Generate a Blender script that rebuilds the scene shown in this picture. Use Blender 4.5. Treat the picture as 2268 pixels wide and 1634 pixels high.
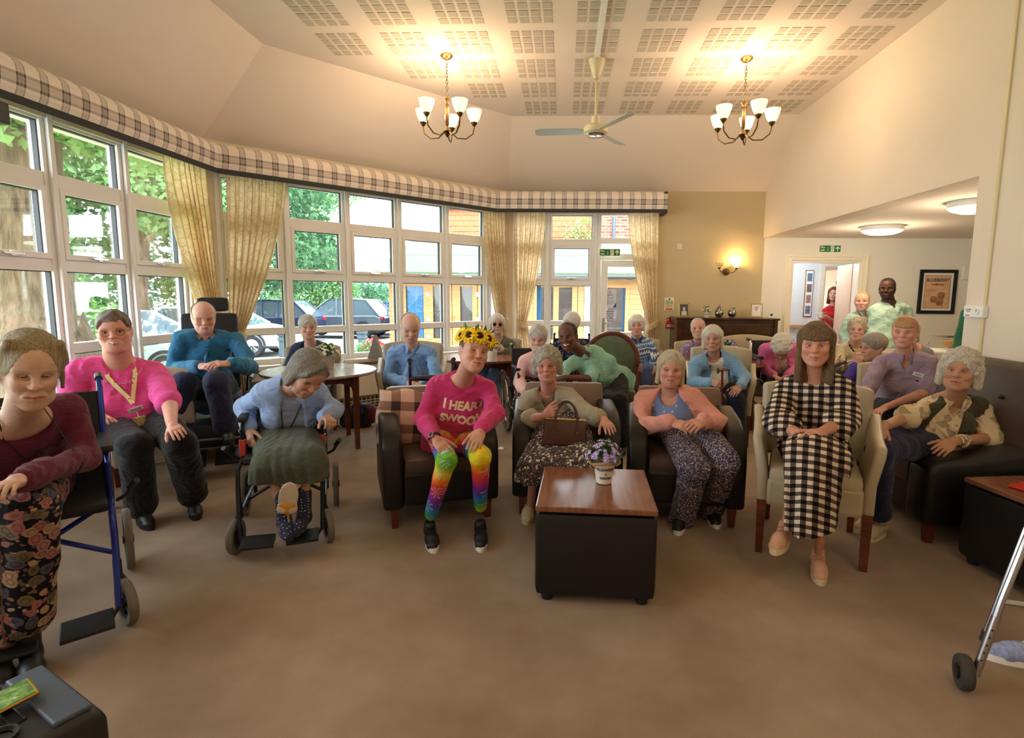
import bpy, bmesh, math, random
import numpy as np
from mathutils import Vector, Matrix, Euler
from mathutils.bvhtree import BVHTree
random.seed(7)
rng = np.random.default_rng(11)
S = bpy.context.scene
COL = S.collection
for o_ in list(bpy.data.objects): bpy.data.objects.remove(o_)
PI = math.pi

# ---------------------------------------------------------------- camera
cam_d = bpy.data.cameras.new('camera')
cam = bpy.data.objects.new('camera', cam_d); COL.objects.link(cam)
cam_d.sensor_width = 36.0
cam_d.lens = 1222.0/2268*36
cam_d.shift_x = (1134-1191)/2268
cam_d.shift_y = -(817-806)/2268
cam_d.clip_start = .05; cam_d.clip_end = 300
_p, _y, _r = math.radians(7.18), math.radians(-2.69), math.radians(-.52)
f_ = Vector((math.sin(_y)*math.cos(_p), math.cos(_y)*math.cos(_p), -math.sin(_p)))
r_ = Vector((math.cos(_y), -math.sin(_y), 0)); d_ = f_.cross(r_)
r2_ = r_*math.cos(_r)+d_*math.sin(_r); d2_ = -r_*math.sin(_r)+d_*math.cos(_r)
m_ = Matrix((r2_, -d2_, -f_)).transposed().to_4x4(); m_.translation = (0, 0, 1.48)
cam.matrix_world = m_
S.camera = cam

# ---------------------------------------------------------------- light
w = bpy.data.worlds.new('sky'); S.world = w; w.use_nodes = True
nt = w.node_tree; bg = nt.nodes['Background']
tc = nt.nodes.new('ShaderNodeTexCoord'); sx = nt.nodes.new('ShaderNodeSeparateXYZ')
nt.links.new(tc.outputs['Generated'], sx.inputs[0])
rp = nt.nodes.new('ShaderNodeValToRGB'); nt.links.new(sx.outputs['Z'], rp.inputs[0])
rp.color_ramp.elements[0].position = 0; rp.color_ramp.elements[0].color = (.92, .96, 1, 1)
rp.color_ramp.elements[1].position = .8; rp.color_ramp.elements[1].color = (.80, .90, 1, 1)
nt.links.new(rp.outputs[0], bg.inputs[0]); bg.inputs[1].default_value = 8.5
def lamp(name, kind, loc, power, col, size=.1, rot=None):
 l = bpy.data.lights.new(name, kind); l.energy = power; l.color = col
 if kind == 'AREA': l.shape = 'RECTANGLE'
 if kind == 'POINT': l.shadow_soft_size = size
 o = bpy.data.objects.new(name, l); COL.objects.link(o); o.location = loc
 if rot: o.rotation_euler = rot
 return o
sun = lamp('sun', 'SUN', (0, 0, 30), 1.2, (1, .97, .9)); sun.data.angle = .6
sun.rotation_euler = (math.radians(38), 0, math.radians(-25))
# window portals: they only guide the sky light through the real openings
def portal(loc, rz, sx_, sy_):
 o = lamp('window_portal', 'AREA', loc, 1, (1, 1, 1)); o.data.size = sx_; o.data.size_y = sy_
 o.rotation_euler = (PI/2, 0, rz); o.data.cycles.is_portal = True
 return o
S.view_settings.view_transform = 'Standard'; S.view_settings.look = 'None'
S.view_settings.gamma = 1; S.view_settings.use_curve_mapping = False
S.view_settings.exposure = .52
WARM = (1, .75, .50)

# ---------------------------------------------------------------- materials
MATS = {}
def hexc(h):
 h = h.lstrip('#'); v = [int(h[i:i+2], 16)/255 for i in (0, 2, 4)]
 return tuple(((c+.055)/1.055)**2.4 if c > .04045 else c/12.92 for c in v)+(1,)
def newmat(name):
 m = bpy.data.materials.new(name); m.use_nodes = True
 b = m.node_tree.nodes['Principled BSDF']
 return m, m.node_tree, b
class N:
 """small node helper"""
 def __init__(s, nt): s.t = nt
 def n(s, ty, **kw):
  nd = s.t.nodes.new(ty)
  for k, v in kw.items(): setattr(nd, k, v)
  return nd
 def lk(s, a, b): s.t.links.new(a, b)
 def val(s, inp, v):
  if hasattr(v, 'is_output') or hasattr(v, 'links'): s.lk(v, inp)
  else: inp.default_value = v
 def m(s, op, a, b=0.0, c=None):
  nd = s.n('ShaderNodeMath', operation=op); s.val(nd.inputs[0], a); s.val(nd.inputs[1], b)
  if c is not None: s.val(nd.inputs[2], c)
  return nd.outputs[0]
 def mix(s, f, a, b):
  nd = s.n('ShaderNodeMix', data_type='RGBA'); s.val(nd.inputs[0], f); s.val(nd.inputs[6], a); s.val(nd.inputs[7], b)
  return nd.outputs[2]
 def noise(s, vec, scale, detail=3, rough=.5):
  nd = s.n('ShaderNodeTexNoise'); nd.inputs['Scale'].default_value = scale
  nd.inputs['Detail'].default_value = detail; nd.inputs['Roughness'].default_value = rough
  if vec is not None: s.lk(vec, nd.inputs['Vector'])
  return nd.outputs['Fac']
 def vor(s, vec, scale, feat='F1', out='Distance', rnd=1.0):
  nd = s.n('ShaderNodeTexVoronoi', feature=feat); nd.inputs['Scale'].default_value = scale
  nd.inputs['Randomness'].default_value = rnd
  if vec is not None: s.lk(vec, nd.inputs['Vector'])
  return nd.outputs[out]
 def obj(s): return s.n('ShaderNodeTexCoord').outputs['Object']
 def attr(s, name): return s.n('ShaderNodeAttribute', attribute_name=name).outputs['Vector']
 def xyz(s, v):
  nd = s.n('ShaderNodeSeparateXYZ'); s.lk(v, nd.inputs[0]); return nd.outputs
 def comb(s, x, y, z):
  nd = s.n('ShaderNodeCombineXYZ')
  for i, v in enumerate((x, y, z)): s.val(nd.inputs[i], v)
  return nd.outputs[0]
 def ramp(s, f, stops, interp='LINEAR'):
  nd = s.n('ShaderNodeValToRGB'); cr = nd.color_ramp; cr.interpolation = interp
  while len(cr.elements) < len(stops): cr.elements.new(.5)
  for e, (p, c) in zip(cr.elements, stops): e.position = p; e.color = c
  s.lk(f, nd.inputs[0]); return nd.outputs[0]
 def scale(s, v, k):
  nd = s.n('ShaderNodeMapping'); s.lk(v, nd.inputs[0]); nd.inputs['Scale'].default_value = k; return nd.outputs[0]
 def bump(s, b, h, st=.3, dist=.01):
  nd = s.n('ShaderNodeBump'); nd.inputs['Strength'].default_value = st; nd.inputs['Distance'].default_value = dist
  s.lk(h, nd.inputs['Height']); s.lk(nd.outputs[0], b.inputs['Normal'])
def mat(name, col, rough=.6, metal=0.0, var=.0, vs=20, bump=0.0, bs=150, spec=.5, sheen=0, stretch=None, dist=.004):
 if name in MATS: return MATS[name]
 m, nt, b = newmat(name); n = N(nt)
 c = hexc(col) if isinstance(col, str) else col
 b.inputs['Roughness'].default_value = rough; b.inputs['Metallic'].default_value = metal
 b.inputs['Specular IOR Level'].default_value = spec
 if sheen: b.inputs['Sheen Weight'].default_value = sheen
 v = n.obj()
 if stretch: v = n.scale(v, stretch)
 f = n.noise(v, vs, 4)
 k = 1-var; d = tuple(x*k for x in c[:3])+(1,); l = tuple(min(1, x*(1+var)) for x in c[:3])+(1,)
 n.lk(n.ramp(f, [(.3, d), (.7, l)]), b.inputs['Base Color'])
 if bump: n.bump(b, n.noise(v, bs, 2), bump, dist)
 MATS[name] = m; return m
def emis(name, col, st):
 m, nt, b = newmat(name)
 b.inputs['Emission Color'].default_value = hexc(col); b.inputs['Emission Strength'].default_value = st
 b.inputs['Base Color'].default_value = hexc(col)
 MATS[name] = m; return m
def wood(name, a, b_, rough=.35, sc=(1, 12, 12), n_=3):
 m, nt, b = newmat(name); n = N(nt); v = n.scale(n.obj(), sc)
 f = n.noise(v, n_, 6, .6)
 n.lk(n.ramp(f, [(.3, hexc(a)), (.7, hexc(b_))]), b.inputs['Base Color']); b.inputs['Roughness'].default_value = rough
 n.bump(b, f, .08, .002); MATS[name] = m; return m
def M(n): return MATS[n]
mat('ceiling_paint', '#eee1d5', .9, var=.015, vs=2); mat('wall_cream', '#e4d6c4', .85, var=.02, vs=2, bump=.05)
mat('wall_tan', '#c8b994', .85, var=.02, vs=2, bump=.05); mat('wall_white', '#efece2', .85, var=.02, vs=2)
mat('wall_blue', '#dfe6ec', .85, var=.02, vs=2)
mat('upvc', '#eef0f0', .35, var=.02, vs=3); mat('gasket', '#2a2d33', .6)
mat('gloss_white', '#f1ead8', .35, var=.02); mat('sill_white', '#e9e6de', .4)
mat('chrome', '#d6d8da', .18, 1); mat('steel', '#b7b9bc', .32, 1); mat('brass', '#a8894f', .3, 1, var=.15); mat('bronze', '#6b5636', .35, 1)
mat('black_plastic', '#17181a', .5, var=.1); mat('rubber', '#3a3632', .8, var=.15); mat('grey_rubber', '#6b655a', .75, var=.1)
mat('leather_black', '#171616', .42, var=.15, vs=8, bump=.15, bs=250, spec=.4)
mat('leather_brown', '#4a3a31', .45, var=.12, vs=6, bump=.12, bs=250, spec=.4)
mat('leather_taupe', '#7d6656', .5, var=.10, vs=6, bump=.1, bs=250)
mat('vinyl_cream', '#b3a68c', .42, var=.06, vs=5, bump=.08, bs=200)
mat('vinyl_grey', '#a79a88', .5, var=.06, vs=5, bump=.08, bs=200)
wood('wood_red', '#4a2216', '#6f3722', .3); wood('wood_dark', '#2a1710', '#45281a', .3); wood('wood_top', '#6a3f2b', '#8a5a40', .25, (10, 1, 1), 4)
wood('wood_piano', '#2a170c', '#4c2c16', .16, (3, 1, 9), 2); wood('wood_top_grey', '#96867e', '#a5968e', .16, (10, 1, 1), 4)
mat('nylon_black', '#15161a', .75, var=.15, bump=.2, bs=400); mat('frame_blue', '#2b3a8f', .22, .6); mat('frame_black', '#202226', .35, .5)
mat('frame_red', '#b23a2a', .5); mat('frame_purple', '#46306a', .3, .5)
mat('white_plastic', '#eeeeea', .4); mat('paper', '#f4f4f2', .8); mat('red_plastic', '#c0261f', .4); mat('blue_cloth', '#2e86c1', .8, var=.1)
mat('green_sign', '#0c6b3c', .5); mat('photolum', '#e9efcf', .5); mat('ink', '#24303c', .7); mat('ink_blue', '#27509a', .7); mat('black', '#0a0a0a', .6)
mat('beige_plastic', '#d9c9a0', .45); mat('cream_metal', '#d9cfae', .4); mat('fan_blade', '#aab4ae', .3, .3)
mat('gold', '#c9a24a', .3, 1); mat('silver_chrome', '#9a9a98', .12, 1); mat('leaf', '#3f6b2e', .6, var=.3, vs=30); mat('dark_leaf', '#27401f', .6, var=.3, vs=30)
mat('petal_white', '#f3f1e4', .6, var=.06); mat('petal_lilac', '#a78fd0', .6, var=.2, vs=60); mat('petal_yellow', '#f7cf1c', .55, var=.15, vs=60); mat('seed_brown', '#2a1206', .9, var=.3)
mat('pot_white', '#e6e2d4', .5, var=.05); mat('wicker', '#b08a58', .8, var=.25, vs=120, bump=.4); mat('grey_card', '#8d8680', .7)
mat('mug', '#efeae0', .25); mat('pink_fabric', '#e58aa8', .8)
mat('skirting', '#efe8d8', .4)
def glass(name, tint=(1, 1, 1, 1), refl=.06):
 m = bpy.data.materials.new(name); m.use_nodes = True; nt = m.node_tree; n = N(nt)
 for x in list(nt.nodes):
  if x.type != 'OUTPUT_MATERIAL': nt.nodes.remove(x)
 out = [x for x in nt.nodes if x.type == 'OUTPUT_MATERIAL'][0]
 t = n.n('ShaderNodeBsdfTransparent'); t.inputs[0].default_value = tint
 g = n.n('ShaderNodeBsdfGlossy'); g.inputs['Roughness'].default_value = .02
 fr = n.n('ShaderNodeFresnel'); fr.inputs[0].default_value = 1.45
 mx = n.n('ShaderNodeMixShader'); n.lk(n.m('MULTIPLY', fr.outputs[0], .4), mx.inputs[0])
 n.lk(t.outputs[0], mx.inputs[1]); n.lk(g.outputs[0], mx.inputs[2]); n.lk(mx.outputs[0], out.inputs[0])
 MATS[name] = m; return m
glass('pane_glass', (.97, .99, .98, 1)); glass('lens', (.95, .95, .95, 1)); glass('drink_glass', (.93, .95, .96, 1))
# carpet
m, nt, b = newmat('carpet'); n = N(nt); v = n.obj()
f1 = n.noise(v, 900, 3, .7); f2 = n.noise(v, 1.3, 4, .6)
c1 = n.ramp(f1, [(.28, hexc('#94806f')), (.72, hexc('#c2ac98'))]); c2 = n.ramp(f2, [(.35, hexc('#d8d0c8')), (.65, hexc('#ffffff'))])
mm = n.n('ShaderNodeMix', data_type='RGBA', blend_type='MULTIPLY'); mm.inputs[0].default_value = 1; n.lk(c1, mm.inputs[6]); n.lk(c2, mm.inputs[7])
n.lk(mm.outputs[2], b.inputs['Base Color']); b.inputs['Roughness'].default_value = .95; b.inputs['Specular IOR Level'].default_value = .1
n.bump(b, f1, .5, .006); MATS['carpet'] = m

# ---------------------------------------------------------------- mesh helpers
def link(name, me, m=None, parent=None, loc=None, smooth=False, rotz=0):
 o = bpy.data.objects.new(name, me); COL.objects.link(o)
 if m is not None and not me.materials: me.materials.append(M(m) if isinstance(m, str) else m)
 if parent: o.parent = parent
 if loc is not None: o.location = loc
 if rotz: o.rotation_euler = (0, 0, rotz)
 if smooth: me.polygons.foreach_set('use_smooth', [True]*len(me.polygons))
 return o
def tag(o, label=None, cat=None, group=None, kind=None):
 if label: o['label'] = label
 if cat: o['category'] = cat
 if group: o['group'] = group
 if kind: o['kind'] = kind
 return o
def thing(name, label, cat, loc=(0, 0, 0), rotz=0, group=None):
 o = bpy.data.objects.new(name, None); COL.objects.link(o); o.location = loc; o.rotation_euler = (0, 0, rotz)
 o.empty_display_size = .1
 return tag(o, label, cat, group)
def copy_tree(o, loc=None, rotz=None, label=None, parent=None, group=None):
 c = o.copy(); COL.objects.link(c)
 if parent: c.parent = parent
 if loc is not None: c.location = loc
 if rotz is not None: c.rotation_euler = (0, 0, rotz)
 if label: c['label'] = label
 if group: c['group'] = group
 for ch in list(o.children): copy_tree(ch, parent=c)
 return c
class MB:
 def __init__(s): s.v = []; s.f = []; s.mi = []; s.cur = 0
 def add(s, vs, fs):
  k = len(s.v); s.v += [tuple(x) for x in vs]; s.f += [tuple(i+k for i in f) for f in fs]; s.mi += [s.cur]*len(fs); return s
 def box(s, c, d, rot=None, bev=0):
  d = [q-random.uniform(0, min(.0006, q*.04)) for q in d]
  if bev:
   bm = bmesh.new(); bmesh.ops.create_cube(bm, size=1)
   for v in bm.verts: v.co = Vector((v.co.x*d[0], v.co.y*d[1], v.co.z*d[2]))
   bmesh.ops.bevel(bm, geom=bm.edges[:], offset=min(bev, min(d)*.45), segments=2, affect='EDGES', profile=.6)
   bm.verts.index_update(); vs = [v.co.copy() for v in bm.verts]; fs = [[v.index for v in f.verts] for f in bm.faces]; bm.free()
  else:
   x, y, z = d[0]/2, d[1]/2, d[2]/2
   vs = [Vector(q) for q in ((-x,-y,-z),(x,-y,-z),(x,y,-z),(-x,y,-z),(-x,-y,z),(x,-y,z),(x,y,z),(-x,y,z))]
   fs = [(3,2,1,0),(4,5,6,7),(0,1,5,4),(1,2,6,5),(2,3,7,6),(3,0,4,7)]
  if rot is not None:
   R = rot if isinstance(rot, Matrix) else Euler(rot).to_matrix(); vs = [R@q for q in vs]
  C = Vector(c); return s.add([q+C for q in vs], fs)
 def b2(s, lo, hi, bev=0):
  return s.box([(a+b)/2 for a, b in zip(lo, hi)], [abs(b-a) for a, b in zip(lo, hi)], None, bev)
 def cyl(s, a, b, r1, r2=None, n=12, caps=True):
  a = Vector(a); b = Vector(b); r2 = r1 if r2 is None else r2
  z = (b-a).normalized(); x = z.orthogonal().normalized(); y = z.cross(x)
  vs = []
  for p, r in ((a, r1), (b, r2)):
   for i in range(n):
    t = 2*PI*i/n; vs.append(p+(x*math.cos(t)+y*math.sin(t))*r)
  fs = [(i, (i+1) % n, n+(i+1) % n, n+i) for i in range(n)]
  if caps: fs += [tuple(range(n-1, -1, -1)), tuple(range(n, 2*n))]
  return s.add(vs, fs)
 def tube(s, pts, r, n=8, closed=False, flat=1.0):
  pts = [Vector(p) for p in pts]; L = len(pts); rr = r if hasattr(r, '__len__') else [r]*L
  vs = []; x = None
  for i, p in enumerate(pts):
   a = pts[(i-1) % L] if (closed or i > 0) else p; b = pts[(i+1) % L] if (closed or i < L-1) else p
   t = (b-a).normalized()
   if x is None: x = t.orthogonal().normalized()
   else:
    x = x-t*x.dot(t)
    x = x.normalized() if x.length > 1e-6 else t.orthogonal().normalized()
   y = t.cross(x)
   for k in range(n):
    q = 2*PI*k/n; vs.append(p+(x*math.cos(q)+y*math.sin(q)*flat)*rr[i])
  fs = []
  for i in range(L if closed else L-1):
   for k in range(n):
    a0 = i*n; b0 = ((i+1) % L)*n
    fs.append((a0+k, a0+(k+1) % n, b0+(k+1) % n, b0+k))
  if not closed: fs += [tuple(range(n-1, -1, -1)), tuple(range((L-1)*n, L*n))]
  return s.add(vs, fs)
 def lathe(s, prof, c=(0, 0, 0), n=20, R=None, a0=0, a1=2*PI):
  full = abs(a1-a0-2*PI) < 1e-5; k = n if full else n+1
  vs = []; C = Vector(c)
  for r, z in prof:
   for i in range(k):
    t = a0+(a1-a0)*i/n; q = Vector((r*math.cos(t), r*math.sin(t), z))
    vs.append((R@q if R is not None else q)+C)
  fs = []
  for j in range(len(prof)-1):
   for i in range(n):
    i2 = (i+1) % k; fs.append((j*k+i, j*k+i2, (j+1)*k+i2, (j+1)*k+i))
  return s.add(vs, fs)
 def ball(s, c, r, n=10, R=None):
  r = r if hasattr(r, '__len__') else (r, r, r)
  vs = []; fs = []; h = n//2; C = Vector(c)
  for j in range(h+1):
   p = PI*j/h
   for i in range(n):
    t = 2*PI*i/n; q = Vector((r[0]*math.sin(p)*math.cos(t), r[1]*math.sin(p)*math.sin(t), -r[2]*math.cos(p)))
    vs.append((R@q if R is not None else q)+C)
  for j in range(h):
   for i in range(n): fs.append((j*n+i, j*n+(i+1) % n, (j+1)*n+(i+1) % n, (j+1)*n+i))
  return s.add(vs, fs)
 def prism(s, poly, axis_vec, o=(0, 0, 0), ex=(1, 0, 0), ey=(0, 0, 1)):
  ex = Vector(ex); ey = Vector(ey); A = Vector(axis_vec); O = Vector(o); n = len(poly)
  vs = [O+ex*p[0]+ey*p[1] for p in poly]+[O+ex*p[0]+ey*p[1]+A for p in poly]
  fs = [tuple(range(n-1, -1, -1)), tuple(range(n, 2*n))]+[(i, (i+1) % n, n+(i+1) % n, n+i) for i in range(n)]
  return s.add(vs, fs)
 def quad(s, a, b, c, d): return s.add([a, b, c, d], [(0, 1, 2, 3)])
 def build(s, name, m=None, parent=None, loc=None, smooth=False, rotz=0, bev=0, rec=True):
  me = bpy.data.meshes.new(name); me.from_pydata(s.v, [], s.f)
  ms = m if isinstance(m, (list, tuple)) else [m]
  for q in ms: me.materials.append(M(q) if isinstance(q, str) else q)
  if len(ms) > 1: me.polygons.foreach_set('material_index', s.mi)
  if rec:
   bm = bmesh.new(); bm.from_mesh(me); bmesh.ops.recalc_face_normals(bm, faces=bm.faces); bm.to_mesh(me); bm.free()
  o = link(name, me, None, parent, loc, smooth, rotz)
  if smooth:
   try: me.set_sharp_from_angle(angle=math.radians(42))
   except Exception: pass
  return o
def struct(o): o['kind'] = 'structure'; return o
def text_mesh(txt, size, extrude=.0, bold=0.0, align='CENTER'):
 cu = bpy.data.curves.new('text', 'FONT'); cu.body = txt; cu.size = size; cu.align_x = align; cu.align_y = 'CENTER'
 cu.extrude = extrude; cu.offset = bold; cu.resolution_u = 3
 o = bpy.data.objects.new('text', cu); COL.objects.link(o)
 bpy.context.view_layer.update()
 me = bpy.data.meshes.new_from_object(o.evaluated_get(bpy.context.evaluated_depsgraph_get()))
 bpy.data.objects.remove(o); bpy.data.curves.remove(cu)
 return me
def sign_text(name, txt, size, m, parent, loc, rot=(PI/2, 0, 0), bold=0.0, align='CENTER'):
 me = text_mesh(txt, size, .0008, bold, align); me.materials.clear(); me.materials.append(M(m))
 o = bpy.data.objects.new(name, me); COL.objects.link(o); o.location = loc; o.rotation_euler = rot
 if parent: o.parent = parent
 return o

# ================================================================ ROOM SHELL
AX, AY, BX, BY = -3.78, 5.80, -.90, 8.75       # bay corners
XR = 3.02; YB = 8.75; ZC = 3.84; ZW = 3.055; YC = 4.33; YE = -2.2
SILL = .65
struct(MB().b2((-3.9, YE, -.06), (7.6, 13.5, 0)).build('floor', 'carpet'))
u2 = Vector((BX-AX, BY-AY, 0)); L2 = u2.length; u2.normalize(); n2 = Vector((u2.y, -u2.x, 0))   # into the room
def wallbox(o, u, n, s0, s1, z0, z1, t0, t1, mb, bev=0):
 """box in a wall frame: s along u, t along n (into the room)"""
 ang = math.atan2(u.y, u.x); c = Vector(o)+u*((s0+s1)/2)+n*((t0+t1)/2); c.z = (z0+z1)/2
 return mb.box(c, (abs(s1-s0), abs(t1-t0), abs(z1-z0)), (0, 0, ang), bev)
A3 = Vector((AX, AY, 0)); B3 = Vector((BX, BY, 0)); UX = Vector((1, 0, 0)); UY = Vector((0, 1, 0)); NY = Vector((0, -1, 0)); NX = Vector((1, 0, 0))
# walls below / above the glazing, corner piers
def bay(name, o, u, n, s0, s1, piers):
 w_ = MB(); wallbox(o, u, n, s0, s1, 0, SILL-.02, -.25, 0, w_); wallbox(o, u, n, s0, s1, 2.72, ZW+.05, -.25, 0, w_)
 for a, b in piers: wallbox(o, u, n, a, b, SILL-.02, 2.72, -.25, 0, w_)
 return struct(w_.build(name, 'wall_cream'))
O3 = Vector((AX, YE, 0))
bay('wall_left', O3, UY, NX, 0, AY-YE+.1, [(0, 2.0), (AY-YE-.13, AY-YE+.1)])
bay('wall_bay', A3, u2, n2, -.1, L2+.1, [(-.1, .13), (L2-.13, L2+.1)])
# back wall, in pieces round the openings
w_ = MB(); w_.b2((BX-.1, YB, 2.72), (1.5, YB+.25, ZW+.05)); w_.b2((BX-.1, YB, 0), (BX+.1, YB+.25, 2.72)); w_.b2((BX, YB, 0), (.45, YB+.25, SILL-.02))
struct(w_.build('wall_back', 'wall_cream'))
w_ = MB(); w_.b2((1.42, YB, 0), (XR+.02, YB+.25, ZW+.05)); struct(w_.build('wall_piano', 'wall_tan'))
w_ = MB(); w_.b2((XR+.02, YB, 0), (3.47, YB+.16, 2.45)); w_.b2((3.47, YB, 2.03), (4.51, YB+.16, 2.45)); w_.b2((4.51, YB, 0), (7.6, YB+.16, 2.45))
struct(w_.build('wall_alcove', 'wall_white'))
# right wall: pier and bulkhead
w_ = MB(); w_.b2((XR, YE, 0), (XR+.22, YC, ZC+.05)); w_.b2((XR, YC, 2.37), (XR+.22, YB+.02, ZC+.05)); struct(w_.build('wall_right', 'wall_cream'))
w_ = MB(); w_.b2((XR+.22, YC-.2, 0), (7.6, YC-.05, 2.45)); w_.b2((7.5, YC-.2, 0), (7.6, YB, 2.45)); struct(w_.build('wall_alcove_side', 'wall_white'))
w_ = MB(); w_.b2((XR+.22, YC-.2, 2.37), (7.6, YB+.1, 2.47)); struct(w_.build('ceiling_alcove', 'ceiling_paint'))
w_ = MB(); w_.b2((-3.95, YE-.1, 0), (XR+.2, YE, ZC)); struct(w_.build('wall_front', 'wall_cream'))
# ceiling: flat plane and coved slopes
cx0, cyk, cxk, cyb = -2.93, 5.50, -.74, 7.70
C = [(cx0, YE, ZC), (XR, YE, ZC), (XR, cyb, ZC), (cxk, cyb, ZC), (cx0, cyk, ZC)]
W_ = [(AX, YE, ZW), (AX, AY, ZW), (BX, BY, ZW), (XR, BY, ZW)]
mb = MB(); mb.add(C, [(0, 1, 2, 3, 4)])
mb.quad(C[0], C[4], W_[1], W_[0]); mb.quad(C[4], C[3], W_[2], W_[1]); mb.quad(C[3], C[2], W_[3], W_[2])
ceil = struct(mb.build('ceiling', 'ceiling_paint'))
mb = MB(); mb.b2((-4.1, YE, ZC+.03), (7.6, YB+.3, ZC+.1)); struct(mb.build('ceiling_roof', 'ceiling_paint'))
# perforated acoustic patches: 4 x 4 slotted squares per panel
m, nt, b = newmat('slots'); n = N(nt); x, y, z = n.xyz(n.obj())
st = n.m('GREATER_THAN', n.m('FRACT', n.m('MULTIPLY', y, 62)), .45)
n.lk(n.mix(st, hexc('#e6dccd'), hexc('#a89c8b')), b.inputs['Base Color']); b.inputs['Roughness'].default_value = .9; MATS['slots'] = m
mb = MB()
for i in range(4):
 for j in range(4):
  mb.box((i*.104+.04, j*.122+.052, -.0015), (.076, .092, .003))
proto = mb.build('perforated_panel', 'slots', ceil); k = 0
for i in range(-4, 6):
 for j in range(-4, 4):
  px_, py_ = -.53+.6*i, 5.30+.61*j
  if px_ < cx0+.15 or px_+.4 > XR-.02 or py_+.5 > cyb: continue
  if px_+.0 < cx0+(cxk-cx0)*(py_+.6-cyk)/(cyb-cyk) and py_+.6 > cyk: continue
  o = proto if k == 0 else proto.copy()
  if k: COL.objects.link(o); o.parent = ceil
  o.location = (px_, py_, ZC-.001); k += 1
# skirting and the vents under the bay sill
tr = MB(); tr.b2((1.5, YB-.015, 0), (3.47-.11, YB, .12)); tr.b2((4.62, YB-.015, 0), (7.5, YB, .12)); struct(tr.build('baseboard_back', 'skirting'))
hb = MB()
for o, u, n, a, b in ((A3, u2, n2, .05, L2-.1), (O3, UY, NX, 2.0, AY-YE-.1)):
 wallbox(o, u, n, a, b, .16, .56, .0, .10, hb, .01)
struct(hb.build('trim_1', 'wall_cream'))
vg = MB(); vb = MB()
for o, u, n, a, b in ((A3, u2, n2, .05, L2-.1), (O3, UY, NX, 3.0, AY-YE-.1)):
 wallbox(o, u, n, a, b, .02, .15, .0, .06, vb)
 q = a
 while q < b: wallbox(o, u, n, q, q+.014, .02, .15, .06, .075, vg); q += .06
 for zz in (.02, .055, .09, .14): wallbox(o, u, n, a, b, zz, zz+.012, .06, .075, vg)
mat('vent_dark', '#55483c', .7); mat('vent_beige', '#bda988', .6)
g = thing('floor_vent', 'beige slotted vent grille along the foot of the bay wall', 'vent')
vb.build('backing', 'vent_dark', g); vg.build('grille', 'vent_beige', g)
# ---------------------------------------------------------------- windows
TR = [(SILL, SILL+.06), (.99, 1.07), (1.62, 1.71), (2.24, 2.34), (2.70, 2.76)]
wn = [0]
def window(o, u, n, mull, s_end0, s_end1, rows=4, name=None):
 """mull: list of mullion centre positions along the wall (frames fill between)"""
 wn[0] += 1
 W = bpy.data.objects.new('window_%d' % wn[0], None); COL.objects.link(W); struct(W)
 fr = MB()
 for s in mull: wallbox(o, u, n, s-.055, s+.055, SILL, 2.76, -.12, -.02, fr, .008); wallbox(o, u, n, s-.02, s+.02, SILL, 2.76, -.02, .012, fr, .006)
 for a, b in TR: wallbox(o, u, n, s_end0, s_end1, a, b, -.11, -.03, fr, .006)
 fr.build('window_frame', 'upvc', W)
 sh = MB(); gk = MB()
 for i in range(len(mull)-1):
  a, b = mull[i]+.055, mull[i+1]-.055
  for r in range(rows):
   z0, z1 = TR[r][1], TR[r+1][0]
   e = .0
   if r == 2:          # opening sash
    e = .042
    for q in ((a, a+e, z0, z1), (b-e, b, z0, z1), (a, b, z0, z0+e), (a, b, z1-e, z1)): wallbox(o, u, n, *q, -.10, -.015, sh, .006)
    hz = MB(); wallbox(o, u, n, (a+b)/2-.07, (a+b)/2+.07, z0+.012, z0+.030, -.015, .012, hz, .004); wallbox(o, u, n, (a+b)/2-.02, (a+b)/2+.02, z0+.004, z0+.038, -.015, .006, hz, .004)
    hz.build('window_handle', 'chrome', W)
   p = MB(); wallbox(o, u, n, a+e+.002, b-e-.002, z0+e+.002, z1-e-.002, -.068, -.062, p); p.build('pane', 'pane_glass', W)
   for q in ((a+e, a+e+.008, z0+e, z1-e), (b-e-.008, b-e, z0+e, z1-e), (a+e, b-e, z1-e-.007, z1-e)): wallbox(o, u, n, *q, -.085, -.045, gk)
 sh.build('sash', 'upvc', W); gk.build('gasket', 'gasket', W)
 si = MB(); wallbox(o, u, n, s_end0, s_end1, SILL-.05, SILL, -.12, .14, si, .012); si.build('window_sill', 'sill_white', W)
 return W
window(O3, UY, NX, [3.03-YE-.73*2-.0, 3.03-YE-.73, 3.03-YE, 3.25-YE+.52-YE*0-.0, 4.04-YE+.0, 4.74-YE, 5.44-YE+.02][0:0] or [q-YE for q in (.39, 1.12, 1.85, 2.58, 3.31, 4.04, 4.74, 5.47)], 2.0, AY-YE-.1)
window(A3, u2, n2, [.10, .80, 1.53, 2.25, 3.00, 3.72, 4.05], .1, L2-.1)
window(Vector((0, YB, 0)), UX, NY, [-.80, -.27, .47], -.85, .5)
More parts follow.
